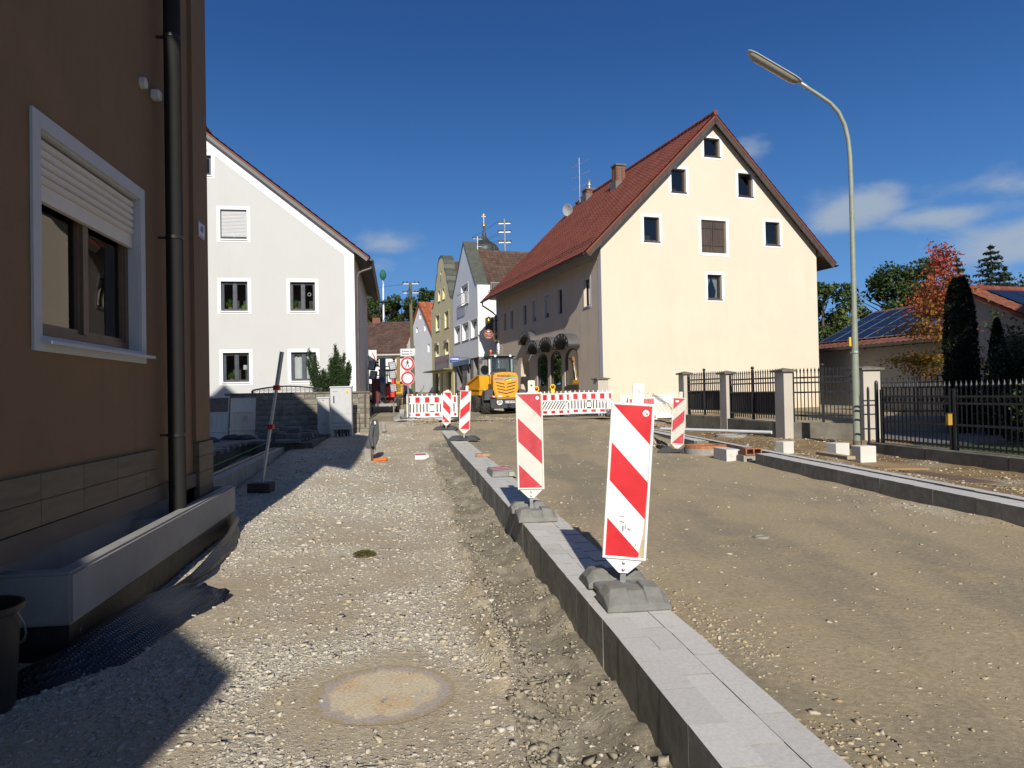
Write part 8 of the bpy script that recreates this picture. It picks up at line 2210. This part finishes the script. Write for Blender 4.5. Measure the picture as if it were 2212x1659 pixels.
# yew by the garden wall
yw_ = thing('yew', 'upright dark green yew shrub behind garden wall and cabinets', 'shrub', (-6.35, 24.95, .5), 0)
YEW = leaf_mat('yew_needle', (.014, .034, .010), (.04, .075, .02), trans=.12)
cs, ss = [], []; b = MB()
for (tx, tz, w) in ((-.72, 2.80, .20), (-.55, 2.6, .22), (-.82, 2.45, .16), (-.30, 2.1, .24), (.0, 2.5, .22), (.12, 2.96, .15), (.22, 2.75, .18), (.38, 2.5, .20), (.50, 2.65, .15), (.66, 2.35, .17), (.58, 2.0, .24), (.1, 2.0, .3), (-.1, 1.75, .34), (.4, 1.7, .34), (-.5, 1.9, .32), (.75, 2.2, .12), (.05, 2.25, .30), (-.2, 2.0, .34), (.3, 2.2, .30), (-.6, 2.2, .24), (.0, 1.5, .4), (.5, 2.1, .28), (-.35, 1.7, .36), (.15, 2.55, .2)):
    p0 = Vector((tx * .35, random.uniform(-.15, .15), .3)); p1 = Vector((tx, random.uniform(-.22, .22), tz)); b.tube([p0, p0.lerp(p1, .5), p1], [.03, .02, .004], 4)
    for k in range(1300):
        f = random.uniform(.15, 1.0) ** .8; c = p0.lerp(p1, f); ww_ = w * (1.15 - f * .85)
        cs.append((c.x + random.gauss(0, ww_ * .55), c.y + random.gauss(0, ww_ * .55), c.z + random.gauss(0, .05))); ss.append(random.uniform(.05, .11))
b.build('stem', BARK, yw_); link('foliage', leaf_mesh('foliage', cs, ss, YEW, droop=-.9, aspect=.3), yw_)
# ---------------------------------------------------------------- garden wall of split stone before the white house
GWX, GWY, GWA = -4.78, 23.75, R(8)
gwl = thing('garden_wall', 'grey split stone garden wall with cap slabs in front of white house', 'wall', (GWX, GWY, .40), GWA)
SPLIT = mat('split_stone', (.235, .215, .175), .92, .2, 6, .9, 26, rand=.18, dirt=(.13, .12, .10), ds=3)
SPLITB = mat('wall_core_mortar', (.11, .10, .085), .95, .2, 5)
b = MB(); b.box(-4.6, .03, -.3, -.03, .22, 1.36); b.build('core', SPLITB, gwl)
rows, hgt, ncount = 8, .17, 0
for r_ in range(rows):
    x = -.02 if r_ % 2 else -.0
    while x > -4.55:
        l = random.choice((.28, .36, .45, .52)); l = min(l, 4.6 + x)
        if l < .12: break
        b = MB(); z0 = -.0 + r_ * hgt; jo = random.uniform(.0, .028)
        nx_ = 4; vs2 = []
        for i in range(nx_ + 1):
            for j in range(3):
                e = (0 if i in (0, nx_) or j in (0, 2) else random.uniform(.008, .03)); vs2.append((x - l + .006 + (l - .012) * i / nx_, -.0 - jo - e, z0 + .005 + (hgt - .01) * j / 2))
        b.add(vs2, [(i * 3 + j, (i + 1) * 3 + j, (i + 1) * 3 + j + 1, i * 3 + j + 1) for i in range(nx_) for j in range(2)])
        nb = len(vs2); ring = [i * 3 for i in range(nx_ + 1)] + [nx_ * 3 + 1] + [i * 3 + 2 for i in range(nx_, -1, -1)] + [1]
        b.add([(vs2[q][0], .06, vs2[q][2]) for q in ring], []); k0 = nb
        b.f += [(ring[i], ring[(i + 1) % len(ring)], k0 + (i + 1) % len(ring), k0 + i) for i in range(len(ring))]; b.m += [0] * len(ring)
        b.build('stone', SPLIT, gwl); x -= l
for r_ in range(rows):      # the end of the wall towards the street
    for y0, y1 in (((0, .25),) if r_ % 2 else ((0, .12), (.125, .25))):
        b = MB(); b.box(-.06, y0 + .004, r_ * hgt + .005, random.uniform(-.01, .012), y1 - .004, (r_ + 1) * hgt - .005); b.build('stone', SPLIT, gwl, bevel=.012)
x = .03
while x > -4.6:
    l = .62; b = MB(); b.box(max(-4.62, x - l) + .004, -.06, 1.362, x - .004, .29, 1.425); b.build('cap_slab', CAPSTONE, gwl, bevel=.01); x -= l
b = MB(); b.box(-.17, -.085, .25, -.11, -.062, 1.33); tag(b.build('wooden_batten', mat('old_batten', (.10, .07, .05), .9), None, loc=(GWX, GWY, .40), rot=(0, 0, GWA)), 'narrow dark batten leaning against the garden wall end', 'batten')
b = MB(); b.tube([(-.33, -.13, -.15), (-.34, -.05, .62)], .012, 6); tag(b.build('steel_pin', mat('rusty_iron', (.10, .045, .025), .9, .3, 8), None, loc=(GWX, GWY, .45), rot=(0, 0, GWA)), 'thin rusty steel pin stuck in ground by the garden wall', 'steel pin')
# ornamental arched gate seen over the wall
og = thing('iron_gate', 'arched black wrought iron gate top behind the garden wall', 'gate', (-8.9, 24.35, .5), R(4))
b = MB(); gpt = [(2.3 * t, 0, 1.43 + .19 * math.sin(math.pi * (.12 + .76 * t)) - .07) for t in [k / 20 for k in range(21)]]
b.tube(gpt, .028, 6); b.build('top_rail', IRON, og)
b = MB(); b.tube([(0, 0, 1.12), (2.3, 0, 1.12)], .018, 5); b.tube([(0, 0, .0), (2.3, 0, .0)], .02, 5); b.build('rail', IRON, og)
bm1 = MB(); bm1.box(-.009, -.009, 0, .009, .009, 1.42); bm1m = bm1.mesh('bar', IRON)
scr = MB(); scr.tube([(.055 * math.cos(a) * (1 - a / 12) , 0, .055 * math.sin(a) * (1 - a / 12)) for a in [k * .5 for k in range(16)]], .007, 4); scrm = scr.mesh('scroll', mat('pale_iron', (.25, .23, .2), .5))
for k in range(15):
    t = (k + .5) / 15; link('bar', bm1m, og, (2.3 * t, 0, 0), (0, 0, 0), (1, 1, (gpt[int(t * 20)][2]) / 1.42)); link('scroll', scrm, og, (2.3 * t + .07, 0, 1.42))
for x in (0, 2.3):
    b = MB(); b.box(x - .035, -.035, -.1, x + .035, .035, 1.42); b.build('post', IRON, og)

# ---------------------------------------------------------------- utility cabinets
CAB = mat('cabinet_grey', (.50, .505, .51), .55, .03, 4, dirt=(.42, .42, .40), ds=3)
def cabinet(label, x, y, z, rz, w, d, h, leg, big):
    r = thing('utility_cabinet', label, 'utility cabinet', (x, y, z), rz)
    P = lambda u, w_, dd: Vector((u, -dd, w_))
    b = MB(); b.box(-w / 2, .0, leg, w / 2, d, h); b.build('body', CAB, r, bevel=.012)
    b = MB(); b.hexa([(-w / 2 - .02, -.03, h), (w / 2 + .02, -.03, h), (w / 2 + .02, d + .02, h), (-w / 2 - .02, d + .02, h), (-w / 2 - .01, -.02, h + .03), (w / 2 + .01, -.02, h + .03), (w / 2 + .01, d, h + .045), (-w / 2 - .01, d, h + .045)]); b.build('roof_cover', CAB, r)
    z1 = leg + (h - leg) * (.36 if big else .14)
    b = MB(); b.pbox(P, -w / 2 + .02, z1 + .01, .001, w / 2 - .02, h - .02, .014); dr = b.build('door', CAB, r, bevel=.004)
    b = MB(); b.pbox(P, -w / 2 + .02, leg + .01, .001, w / 2 - .02, z1 - .008, .012); b.build('lower_door', CAB, r, bevel=.004)
    if big:
        for z_ in (leg + .08, leg + .20):
            b = MB(); b.pbox(P, -w / 2 + .06, z_, .0125, w / 2 - .04, z_ + .012, .016); b.build('vent_slot', MACHGREY, r)
        b = MB(); b.pbox(P, -w / 2 + .10, z1 + .36, .015, -w / 2 + .135, z1 + .58, .035); b.build('handle', BLACK, dr)
        b = MB(); t = (w / 2 - .13, h - .16); b.poly(P, [(t[0] - .07, t[1] - .05), (t[0] + .07, t[1] - .05), (t[0], t[1] + .075)], .016); tri = b.build('warning_triangle', mat('warning_yellow', (.8, .5, .02), .5), dr, recalc=False)
        b = MB(); b.poly(P, [(t[0] - .008, t[1] - .025), (t[0] + .018, t[1] + .01), (t[0] + .003, t[1] + .01), (t[0] + .012, t[1] + .045), (t[0] - .016, t[1] + .003), (t[0], t[1] + .003)], .018); b.build('bolt_symbol', BLACK, tri, recalc=False)
        write('KVz 71', .055, MACHGREY, dr, P, -w / 2 + .17, h - .13, .016)
        for x_ in (-w / 2 + .03, w / 2 - .03):
            b = MB(); b.box(x_ - .03, .04, -.1, x_ + .03, d - .04, leg); b.build('leg', CAB, r)
        b = MB()
        for k in range(7): b.tube([(-w / 2 + .15 + .06 * k, .12, leg), (-w / 2 + .16 + .07 * k + .03 * math.sin(k * 2), .05, -.02)], .018, 5)
        b.build('cable', BLACK, r)
    else:
        b = MB(); t = (.0, h - .13); b.poly(P, [(t[0] - .04, t[1] - .03), (t[0] + .04, t[1] - .03), (t[0], t[1] + .045)], .016); b.build('warning_triangle', _mats['warning_yellow'], dr, recalc=False)
        b = MB(); b.poly(P, rect(-.03, h - .075, .03, h - .055), .016); b.build('sticker', INKBLUE, dr, recalc=False)
        b = MB(); b.pbox(P, -w * .22, z1 + .12, .0145, w * .25, z1 + .25, .018); b.build('vent_plate', GALV, dr)
        b = MB(); b.pbox(P, -.012, z1 + .30, .0145, .012, z1 + .34, .024); b.build('lock', GALV, dr)
    return r
cabinet('taller pale grey utility cabinet with warning triangle by garden wall', -5.37, 22.25, .42, R(6), .66, .33, 1.52, .20, True)
cabinet('smaller pale grey utility cabinet standing left of the taller one', -6.02, 22.62, .45, R(6), .38, .3, 1.16, .0, False)

# ---------------------------------------------------------------- paved terrace, strip footing and building bits in the shade
tz = .50
tpoly = [(-5.45, 19.3), (-5.85, 23.35), (-13, 23.0), (-13, 14.0), (-6.45, 14.6), (-7.2, 18.9)]
te = thing('terrace', None, None, (0, 0, 0), kind='structure')
b = MB(); b.prism([(x, y, -.1) for x, y in tpoly], (0, 0, tz + .1 - .085)); b.build('terrace_bed', mat('dark_grit', (.10, .09, .075), .95, .3, 6, .6, 60), te)
PAV = mat('grey_paver', (.17, .165, .155), .9, .15, 5, .4, 60, rand=.18)
pvm = MB(); pvm.box(-.245, -.12, -.08, .245, .12, 0); pvmm = pvm.mesh('paver', PAV, bevel=.006)
def inside(x, y):
    c = False
    for i in range(len(tpoly)):
        (x0, y0), (x1, y1) = tpoly[i], tpoly[i - 1]
        if (y0 > y) != (y1 > y) and x < (x1 - x0) * (y - y0) / (y1 - y0) + x0: c = not c
    return c
npv = 0
for j in range(36):
    for i in range(12):
        x, y = -5.6 - i * .5 - (.25 if j % 2 else 0) - .045 * j * .5, 14.7 + j * .25
        if inside(x, y) and x > -9.8 and npv < 290: link('paver', pvmm, te, (x, y, tz + random.uniform(-.006, .006)), (0, 0, R(9) + random.uniform(-.01, .01))); npv += 1
sfm = thing('strip_footing', 'shaded grey concrete strip footing running behind the brown house', 'strip footing', (0, 0, 0))
f0, f1 = Vector((-4.42, 9.1, 0)), Vector((-6.28, 19.9, 0)); fd = (f1 - f0).normalized(); fn_ = Vector((-fd.y, fd.x, 0))
nb_ = 9
for k in range(nb_):
    p = f0.lerp(f1, k / nb_) + fd * .003; q = f0.lerp(f1, (k + 1) / nb_) - fd * .003
    b = MB(); b.obox(p + Vector((0, 0, -.15)), q - p, fn_ * .18, Vector((0, 0, .47))); b.build('kerb_block', CONCRETE, sfm, bevel=.01)
b = MB(); b.obox(f0 + fn_ * .185 + Vector((0, 0, .2)), f1 - f0, fn_ * .10, Vector((0, 0, .13))); b.build('drain_channel', BLACK, sfm)
b = MB(); p = f0.lerp(f1, .82) + Vector((0, 0, .32)); b.tube([p + fn_ * .3, p + fn_ * .3 + Vector((.1, .35, .25))], .035, 6); b.build('pipe_stub', BLACK, sfm)
ln_ = MB(); ln_.tube([f0 + Vector((.0, 0, .36)) + fn_ * .4, f1 + fn_ * .35 + Vector((0, 0, .50))], .005, 4); tag(ln_.build('string_line', mat('lime_string', (.25, .45, .05), .7)), 'green mason string stretched above the strip footing', 'string')
ln_ = MB(); ln_.tube([f0 + Vector((0.03, 0, .25)), f1 + Vector((.02, 0, .25)), f1 + Vector((.9, 1.6, .33))], .005, 4); tag(ln_.build('string_line', _mats['lime_string']), 'green mason string stretched along the footing side', 'string')
# loose pavers: a small pile and single ones
stn = MB(); stn.box(-.17, -.11, 0, .17, .11, .14); stm = stn.mesh('paving_block', PAV, bevel=.012)
spots = [(-6.9, 19.9, 0), (-6.55, 20.0, 0), (-6.75, 19.95, 1), (-6.1, 19.8, 0), (-5.85, 20.2, 0), (-6.3, 20.5, 0), (-6.3, 20.5, 1), (-6.75, 20.8, 0), (-7.2, 20.6, 0), (-7.2, 20.6, 1), (-6.9, 21.3, 0), (-6.5, 21.4, 0), (-6.7, 21.35, 1), (-6.1, 21.6, 0), (-7.3, 21.7, 0), (-7.15, 21.75, 1), (-6.85, 22.1, 0), (-6.5, 22.3, 0)]
for x, y, l in spots:
    o = link('paving_block', stm, None, (x, y, tz + .002 + l * .142), (0, 0, random.uniform(-.5, .5))); tag(o, 'loose grey paving block lying on top of another block' if l else 'loose grey paving block lying flat on the shaded terrace', 'paving block', 'loose paving blocks on the terrace')
for (x, y, a, lab) in ((-8.3, 18.9, .2, 'flat dark rubber foot lying on the terrace, nearest the panels'), (-7.7, 19.9, -.15, 'flat dark rubber foot lying farther back on the terrace'), (-8.9, 17.4, .1, 'flat dark rubber foot lying close to the brown house corner')):
    r = thing('rubber_weight', lab, 'rubber weight', (x, y, tz + .01), a); foot_mesh_parts(r, RUBBERD, l=.85, w=.42, rz=R(80))
# scaffold pole standing in a wooden foot block
sp = thing('scaffold_pole', 'leaning steel scaffold pole with red clamps on a wooden block', 'pole', (-4.28, 12.05, .0), 0)
b = MB(); b.tube([(0, 0, .10), (.40, -.05, 2.40)], .026, 10); b.tube([(.29, -.036, 1.76), (.40, -.05, 2.405)], .036, 10); b.build('tube', GALV, sp, smooth=60)
for z, s_ in ((1.80, .052), (1.14, .052)):
    x = (z - .1) / 2.3 * .4; b = MB(); b.box(x - .05, -.075, z - .04, x + .05, .03, z + .04); b.lathe((x, -.08, z), [(.0, -.03), (.02, -.025), (.02, 0)], 8, 'y'); b.build('clamp', mat('clamp_red', (.45, .02, .02), .5, .1), sp, bevel=.01)
b = MB(); b.box(-.19, -.14, .06, .19, .14, .20); b.box(-.19, -.14, -.05, -.10, .14, .058); b.box(.10, -.14, -.05, .19, .14, .058); b.build('foot_block', mat('dark_timber', (.06, .05, .04), .9, .3, 6), sp, bevel=.006)
# jacket hung on a short post with an orange pipe end
jp = thing('marker_post', 'short post with grey concrete block at the path edge', 'post', (-3.30, 16.5, .12), 0)
b = MB(); b.tube([(.02, 0, -.05), (.12, .02, .95)], .018, 6); b.build('rod', mat('rusty_rod', (.12, .06, .035), .9, .3), jp)
b = MB(); b.box(-.15, -.07, -.03, .01, .07, .30); b.build('block', CONCRETE, jp, bevel=.015)
jk = thing('jacket', 'grey work jacket hanging from the short post', 'jacket', (-3.30, 16.5, .12), 0)
b = MB(); secs = [(.10, .97, .05), (.09, .90, .075), (.06, .72, .10), (.02, .50, .12), (-.02, .36, .115), (.03, .27, .07)]
M_ = 14; vs2 = []
for i, (cx, z_, w) in enumerate(secs):
    for k in range(M_): a = 2 * math.pi * k / M_; rr = w * (1 + .28 * math.sin(3 * a + i * .6) + .12 * math.sin(7 * a + i)); vs2.append((cx + rr * math.cos(a), .02 + rr * math.sin(a) * .75, z_ + .02 * math.sin(4 * a + i) * (i > 2)))
b.add(vs2, [(i * M_ + k, i * M_ + (k + 1) % M_, (i + 1) * M_ + (k + 1) % M_, (i + 1) * M_ + k) for i in range(len(secs) - 1) for k in range(M_)] + [tuple(range(M_))]); b.build('body', mat('grey_jacket_cloth', (.085, .088, .095), .9, .2, 12, .5, 60), jk, smooth=60, recalc=False)
b = MB()
b.tube([(.05, -.09, .82), (.02, -.13, .6), (.06, -.12, .36)], [.05, .05, .035], 8); b.build('sleeve', _mats['grey_jacket_cloth'], jk, smooth=60)
b = MB(); b.tube([(.11, -.06, .93), (.12, -.07, .86)], .02, 6); b.build('white_tag', SIGNBACK, jk)
op = MB(); op.tube([(0, 0, .03), (.22, -.04, .05), (.30, -.06, .04)], [.045, .045, .05], 10); tag(op.build('pipe_end', mat('orange_pipe', (.60, .16, .03), .45, .08), None, smooth=50, loc=(-3.20, 16.35, .13)), 'orange plastic pipe end lying beside the short post', 'pipe')
pc = MB(); pc.box(-.07, -.06, 0, .07, .06, .30); tag(pc.build('boundary_stone', CONCRETE, None, bevel=.03, loc=(-4.25, 23.4, .46)), 'small upright grey stone near the garden wall end', 'stone')

# ---------------------------------------------------------------- manholes, bricks, blocks and boards on the road
def rust_lid_mat():
    m, nt, b = nodes_of('sandy_rusty_lid'); L = nt.links.new
    tcn = nt.nodes.new('ShaderNodeTexCoord')
    n1 = NN(nt, 'ShaderNodeTexNoise', Scale=4.0, Detail=8.0, Roughness=.62); L(tcn.outputs['Object'], n1.inputs['Vector'])
    n2 = NN(nt, 'ShaderNodeTexNoise', Scale=7.0, Detail=8.0, Roughness=.7); L(tcn.outputs['Object'], n2.inputs['Vector'])
    n3 = NN(nt, 'ShaderNodeTexNoise', Scale=60.0, Detail=4.0); L(tcn.outputs['Object'], n3.inputs['Vector'])
    c = mixc(nt, ramp(nt, n1.outputs['Fac'], .46, .60), (.60, .51, .36), (.60, .44, .25))
    c = mixc(nt, ramp(nt, n2.outputs['Fac'], .54, .66), c, (.50, .46, .39)); c = mixc(nt, ramp(nt, n1.outputs['Fac'], .62, .68), c, (.17, .12, .07))
    ln2 = nt.nodes.new('ShaderNodeVectorMath'); ln2.operation = 'LENGTH'; L(tcn.outputs['Object'], ln2.inputs[0])
    e = nt.nodes.new('ShaderNodeMath'); e.operation = 'MULTIPLY_ADD'; L(n2.outputs['Fac'], e.inputs[0]); e.inputs[1].default_value = .26; L(ln2.outputs['Value'], e.inputs[2])
    c = mixc(nt, ramp(nt, e.outputs[0], .40, .44), c, (.42, .36, .31)); c = mixc(nt, ramp(nt, e.outputs[0], .465, .49), c, (.39, .31, .19))
    c = mixc(nt, 1.0, c, mixc(nt, ramp(nt, n3.outputs['Fac'], .3, .7), (.82, .82, .82), (1.12, 1.12, 1.12)), 'MULTIPLY')
    L(c, b.inputs['Base Color']); b.inputs['Roughness'].default_value = .9
    bn = nt.nodes.new('ShaderNodeBump'); bn.inputs['Strength'].default_value = .5; bn.inputs['Distance'].default_value = .006; L(n3.outputs['Fac'], bn.inputs['Height']); L(bn.outputs[0], b.inputs['Normal'])
    return m
mh = thing('manhole_cover', 'large round sandy manhole lid set in the gravel path', 'manhole cover', (-.725, 3.86, -.010), 0)
def disc_grid(b, r, h, n=40, rings=6, wob=0.0):
    vs2 = [(0, 0, h)]
    for q in range(1, rings + 1):
        for k in range(n): a = 2 * math.pi * k / n; rr = r * q / rings * (1 + (wob * noise.noise((math.cos(a) * 2, math.sin(a) * 2, 3)) if q == rings else 0)); vs2.append((rr * math.cos(a), rr * math.sin(a), h + .003 * noise.noise((rr * math.cos(a) * 6, rr * math.sin(a) * 6, 1))))
    fs = [(0, 1 + k, 1 + (k + 1) % n) for k in range(n)] + [(1 + (q - 1) * n + k, 1 + q * n + k, 1 + q * n + (k + 1) % n, 1 + (q - 1) * n + (k + 1) % n) for q in range(1, rings) for k in range(n)]
    b.add(vs2, fs)
b = MB(); disc_grid(b, .385, .016, wob=.03); b.lathe((0, 0, 0), [(.372, .010), (.372, -.06)], 40); b.build('lid', rust_lid_mat(), mh, smooth=40, recalc=True)
b = MB(); b.lathe((0, 0, 0), [(.392, -.06), (.392, .002), (.43, .004), (.45, -.012), (.45, -.06)], 40); b.v = [(x_, y_, z_ + .008 * noise.noise((x_ * 5, y_ * 5, 2))) for x_, y_, z_ in b.v]; b.build('ring', mat('wet_grey_mortar', (.30, .25, .17), .9, .25, 5, .4, 60), mh, smooth=40)
rdv = MB(); rdv.lathe((0, 0, 0), [(.075, -.03), (.075, .008), (.07, .012), (.05, .012), (.045, .006), (0, .006)], 20); tag(rdv.build('valve_cap', mat('dusty_cast_iron', (.30, .27, .22), .8, .15, 8), None, smooth=40, loc=(2.37, 6.86, road_h(2.37, 6.86) + .002)), 'small round valve cap set in the compacted road', 'valve cap')
mr = thing('manhole_ring', 'raised brick topped manhole ring beside the fence kerb', 'manhole ring', (4.18, 15.45, .0), 0)
b = MB(); b.lathe((0, 0, 0), [(.44, -.1), (.44, .375), (.28, .375), (.28, -.1)], 36); b.build('concrete_ring', CONCRETE, mr, smooth=40)
bk = MB(); bk.hexa([(-.055, -.08, 0), (.055, -.08, 0), (.07, .08, 0), (-.07, .08, 0), (-.052, -.077, .06), (.052, -.077, .06), (.067, .077, .06), (-.067, .077, .06)]); bkm = bk.mesh('brick', mat('orange_red_brick', (.40, .17, .075), .9, .2, 12, .4, 60, rand=.12))
for k in range(20): a = 2 * math.pi * k / 20; link('brick', bkm, mr, (.36 * math.cos(a), .36 * math.sin(a), .377), (0, 0, a - math.pi / 2))
b = MB(); b.lathe((0, 0, 0), [(0, .41), (.27, .41), (.27, .38)], 24); b.build('cover', mat('rusty_cover', (.25, .11, .05), .8, .25, 6), mr)
for (x, y, lab) in ((4.22, 14.1, 'granite block standing between manhole ring and bricks'),):
    b = MB(); b.box(-.13, -.34, 0, .13, .34, .30); b.box(-.06, -.346, .0, .06, -.341, .10)
    tag(b.build('granite_block', GRANITE, None, bevel=.012, loc=(x, y, .16), rot=(0, 0, R(5))), lab, 'granite block')
hb_ = thing('hollow_brick', 'reddish hollow brick lying on top of a grey block', 'hollow brick', (4.53, 13.55, .37), R(6))
b = MB()
b.box(-.16, -.12, 0, .16, .12, .02); b.box(-.16, -.12, .115, .16, .12, .135)
for x in (-.16, -.012, .136): b.box(x, -.12, .02, x + .024, .12, .115)
b.build('brick_body', mat('hollow_clay', (.33, .14, .075), .9, .2, 8, .4, 50), hb_)
hb2 = MB(); hb2.box(-.2, -.15, 0, .2, .15, .06); hb2.box(-.2, -.15, .15, .2, .15, .21)
for x in (-.2, -.03, .14): hb2.box(x, -.15, .06, x + .06, .15, .15)
tag(hb2.build('concrete_block', CONCRETE, None, loc=(4.53, 13.6, .158), rot=(0, 0, R(6))), 'grey hollow block under the reddish brick by the kerb', 'concrete block')
def cube(lab, x, y, z, a, s_=.29):
    r = MB(); r.box(-s_ / 2, -s_ / 2, 0, s_ / 2, s_ / 2, s_); tag(r.build('white_block', mat('pale_aerated_block', (.62, .60, .55), .9, .06, 5, .4, 50), None, bevel=.01, loc=(x, y, z), rot=(0, 0, a)), lab, 'block', 'white aerated blocks by the fence')
vz = verge_h(6.2, 12.75)
bd = MB(); bd.box(-.42, -.9, 0, .42, .9, .022); tag(bd.build('plywood_board', mat('plywood', (.32, .215, .10), .7, .15, 3, stretch=(1, .2, 1)), None, loc=(6.22, 12.45, vz + .06), rot=(R(1), R(2), R(10))), 'flat plywood board lying on the verge under white blocks', 'board')
cube('white block standing on the plywood, nearer the camera', 6.13, 12.45, vz + .088, R(6))
cube('white block on the plywood end, just behind its neighbour', 6.02, 13.2, vz + .09, R(14))
cube('single white block standing alone between kerb and fence', 5.42, 14.2, verge_h(5.42, 14.2) - .01, R(18), .25)
bd = MB(); bd.box(-.35, -.75, 0, .35, .75, .02); tag(bd.build('brown_sheet', mat('dark_brown_sheet', (.16, .10, .075), .8, .15, 4), None, loc=(6.35, 10.6, verge_h(6.35, 10.6) + .012), rot=(0, R(1.5), R(8))), 'dark brown flat sheet lying on the verge soil', 'sheet')
bd = MB(); bd.box(-.07, -.5, 0, .07, .5, .05); tag(bd.build('timber_piece', mat('pale_timber', (.42, .33, .2), .8, .15, 5), None, loc=(5.42, 12.0, rkz(12) + .018), rot=(0, 0, R(5))), 'short pale timber lying along the kerb edge', 'timber')
pp2 = MB(); pp2.tube([(0, 0, .05), (2.3, -3.2, .06)], .045, 10); tag(pp2.build('white_pipe', mat('white_pvc', (.70, .70, .69), .35, .04), None, smooth=60, loc=(4.62, 22.2, verge_h(5, 21) + .06)), 'long white plastic pipe lying beside the fence base', 'pipe')
fr2 = MB(); fr2.lathe((0, 0, 0), [(.42, 0), (.42, .07), (.30, .07), (.30, 0)], 28); tag(fr2.build('concrete_collar', CONCRETE, None, smooth=40, loc=(6.0, 19.6, verge_h(6, 19.6) + .0)), 'flat round concrete collar lying before the second pillar', 'concrete ring')

# ---------------------------------------------------------------- house behind the camera (its gable corner shades the foot of the picture) and an unseen one added to shade the garden
nb2 = thing('neighbour_house', 'neighbouring house behind the viewpoint on the same side', 'house', (0, 0, 0))
def ghouse(root, ex, ey, ez, back, width, slope, wallm):
    """eave corner at (ex, ey, ez); runs back along -y and left along -x"""
    b = MB(); x1 = ex - .5; y1 = ey - .35; L2 = back; rise = slope * (width / 2)
    b.add([(x1, y1, 0), (x1 - width, y1, 0), (x1 - width, y1, ez), (x1 - width / 2, y1, ez + rise), (x1, y1, ez + .2), (x1, y1 - L2, 0), (x1, y1 - L2, ez + .2)], [(0, 1, 2, 3, 4), (0, 5, 6, 4)]); b.build('wall', wallm, root, recalc=False)
    b = MB(); w2 = width / 2 + .5; rz_ = slope * w2
    b.hexa([(ex, ey, ez), (ex, ey - L2, ez), (ex - w2, ey - L2, ez + rz_), (ex - w2, ey, ez + rz_), (ex, ey, ez + .2), (ex, ey - L2, ez + .2), (ex - w2, ey - L2, ez + rz_ + .2), (ex - w2, ey, ez + rz_ + .2)])
    b.hexa([(ex - 2 * w2, ey, ez), (ex - 2 * w2, ey - L2, ez), (ex - w2, ey - L2, ez + rz_), (ex - w2, ey, ez + rz_), (ex - 2 * w2, ey, ez + .2), (ex - 2 * w2, ey - L2, ez + .2), (ex - w2, ey - L2, ez + rz_ + .2), (ex - w2, ey, ez + rz_ + .2)]); b.build('roof', CLAY, root)
ghouse(nb2, -.62, -5.7, 5.55, 9, 9, .78, BROWNWALL)
nb3 = thing('garden_shade_house', 'unseen house added at far right to shade the garden', 'house', (0, 0, 0))
ghouse(nb3, 29.0, 10.5, 6.2, 15, 16.5, .8, GREYWALL)
